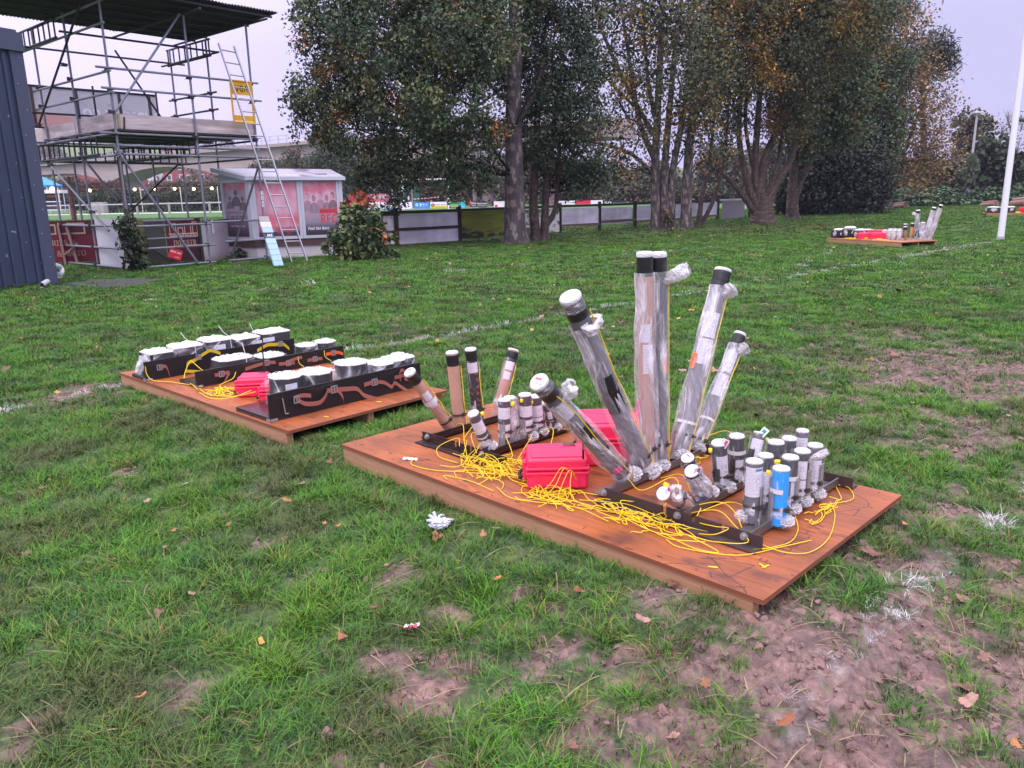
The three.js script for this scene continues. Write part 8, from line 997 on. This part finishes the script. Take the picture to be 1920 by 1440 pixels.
  spots.forEach(([p, c, s], i) => { const m = part(scene, numbered('fallen_leaf'), leafG[i % 5], leafC[c]); m.position.set(p[0], groundY(p[0], p[2]) + (i < 44 ? 0.026 : 0.03) * 1, p[2]); m.scale.set(s * 0.85, s * 1.3, s * 0.8); m.rotation.set(rr(-0.35, 0.5), rnd() * 6.28, rr(-0.4, 0.4)); tag(m, `${rank(i)} from the left of the ${nm[c]} fallen leaves on the ${i < 44 ? 'near' : 'further'} grass`, 'leaf', `${nm[c]} fallen leaves on the ${i < 44 ? 'near' : 'further'} grass`); });
  const L = []; for (let k = 0; k < 5200; k++) { const far = k > 900; let x, z; if (!far) { const d = mix(3, 20, Math.sqrt(rnd())); x = rr(-0.8, 0.8) * d; z = -d; if (inBoard(x, z, 0.05)) continue; } else { x = rr(-8, 24); z = rr(-48, -17); if (rnd() > litterAt(x, z) * 0.9 + 0.035) continue; } L.push([x, z]); }
  const geo = leafG[1].clone(), im = new THREE.InstancedMesh(geo, new THREE.MeshStandardMaterial({ side: THREE.DoubleSide, roughness: 0.6 }), L.length), M = new THREE.Matrix4(), c = new THREE.Color(); im.name = 'leaf_litter'; im.castShadow = im.receiveShadow = true;
  L.forEach(([x, z], i) => { const d = -z, s = (0.035 + 0.04 * rnd()) * (d > 16 ? 1.35 : 1), q = rnd(); M.compose(V3(x, groundY(x, z) + 0.02 + 0.02 * rnd(), z), new THREE.Quaternion().setFromEuler(new THREE.Euler(rr(-0.6, 0.6), rnd() * 6.28, rr(-0.6, 0.6))), V3(s, s, s)); im.setMatrixAt(i, M); im.setColorAt(i, q < 0.25 ? c.setRGB(0.40, 0.24, 0.06) : q < 0.6 ? c.setRGB(0.26, 0.115, 0.055) : q < 0.85 ? c.setRGB(0.30, 0.19, 0.12) : c.setRGB(0.13, 0.06, 0.04)); });
  scene.add(im); tag(im, 'small fallen leaves strewn over the field and under the trees', 'leaves', null, 'stuff');
}
{
  const p = [-0.321, 0, -3.108], y = groundY(p[0], p[2]), t = thing('plastic_glove', 'crumpled white disposable glove lying in the grass left of the near platform', 'glove', [p[0], y + 0.035, p[2]], 0.5);
  part(t, 'palm', crumple(0.036, 9, 0.40, 0.9), std([0.50, 0.53, 0.60], 0.4, { side: THREE.DoubleSide }));
  [[-1.1, 0.034, 0.012], [-0.55, 0.05, 0.022], [-0.25, 0.036, 0.035], [0.3, 0.05, 0.012], [1.3, 0.036, 0.0]].forEach(([a, l, h], i) => part(t, 'finger', loft([[Math.sin(a) * 0.025, 0, -Math.cos(a) * 0.02], [Math.sin(a) * (0.025 + l * 0.5), h, -Math.cos(a) * (0.02 + l * 0.5)], [Math.sin(a + 0.3) * (0.03 + l), h * 0.4, -Math.cos(a + 0.3) * (0.02 + l)]], { rings: 12, at: (q, b) => 0.010 * (1 - 0.3 * q) * (q > 0.95 ? 0.5 : 1) * 0.75 * (1 + 0.5 * noise3(Math.cos(b) * 2, Math.sin(b) * 2, q * 5 + i)) }, 12), std([0.55, 0.58, 0.66], 0.4)));
  const w = [-0.347, -0, -2.308], wy = groundY(w[0], w[2]) + 0.035; solo('sweet_wrapper', sheet((u, v) => [w[0] + (u - 0.5) * 0.05, wy + 0.010 * noise2(u * 4, v * 4) + v * 0.012, w[2] + (v - 0.5) * 0.035 - u * 0.012], 12, 10), new THREE.MeshStandardMaterial({ side: THREE.DoubleSide, roughness: 0.4, map: paint(64, 48, (g) => { g.fillStyle = '#e8e2ea'; g.fillRect(0, 0, 64, 48); g.fillStyle = '#c23a56'; g.fillRect(0, 0, 64, 9); g.fillRect(40, 20, 16, 14); }) }), 'small red and white wrapper lying on bare grass in the foreground', 'wrapper');
}

renderer.render(scene, camera);
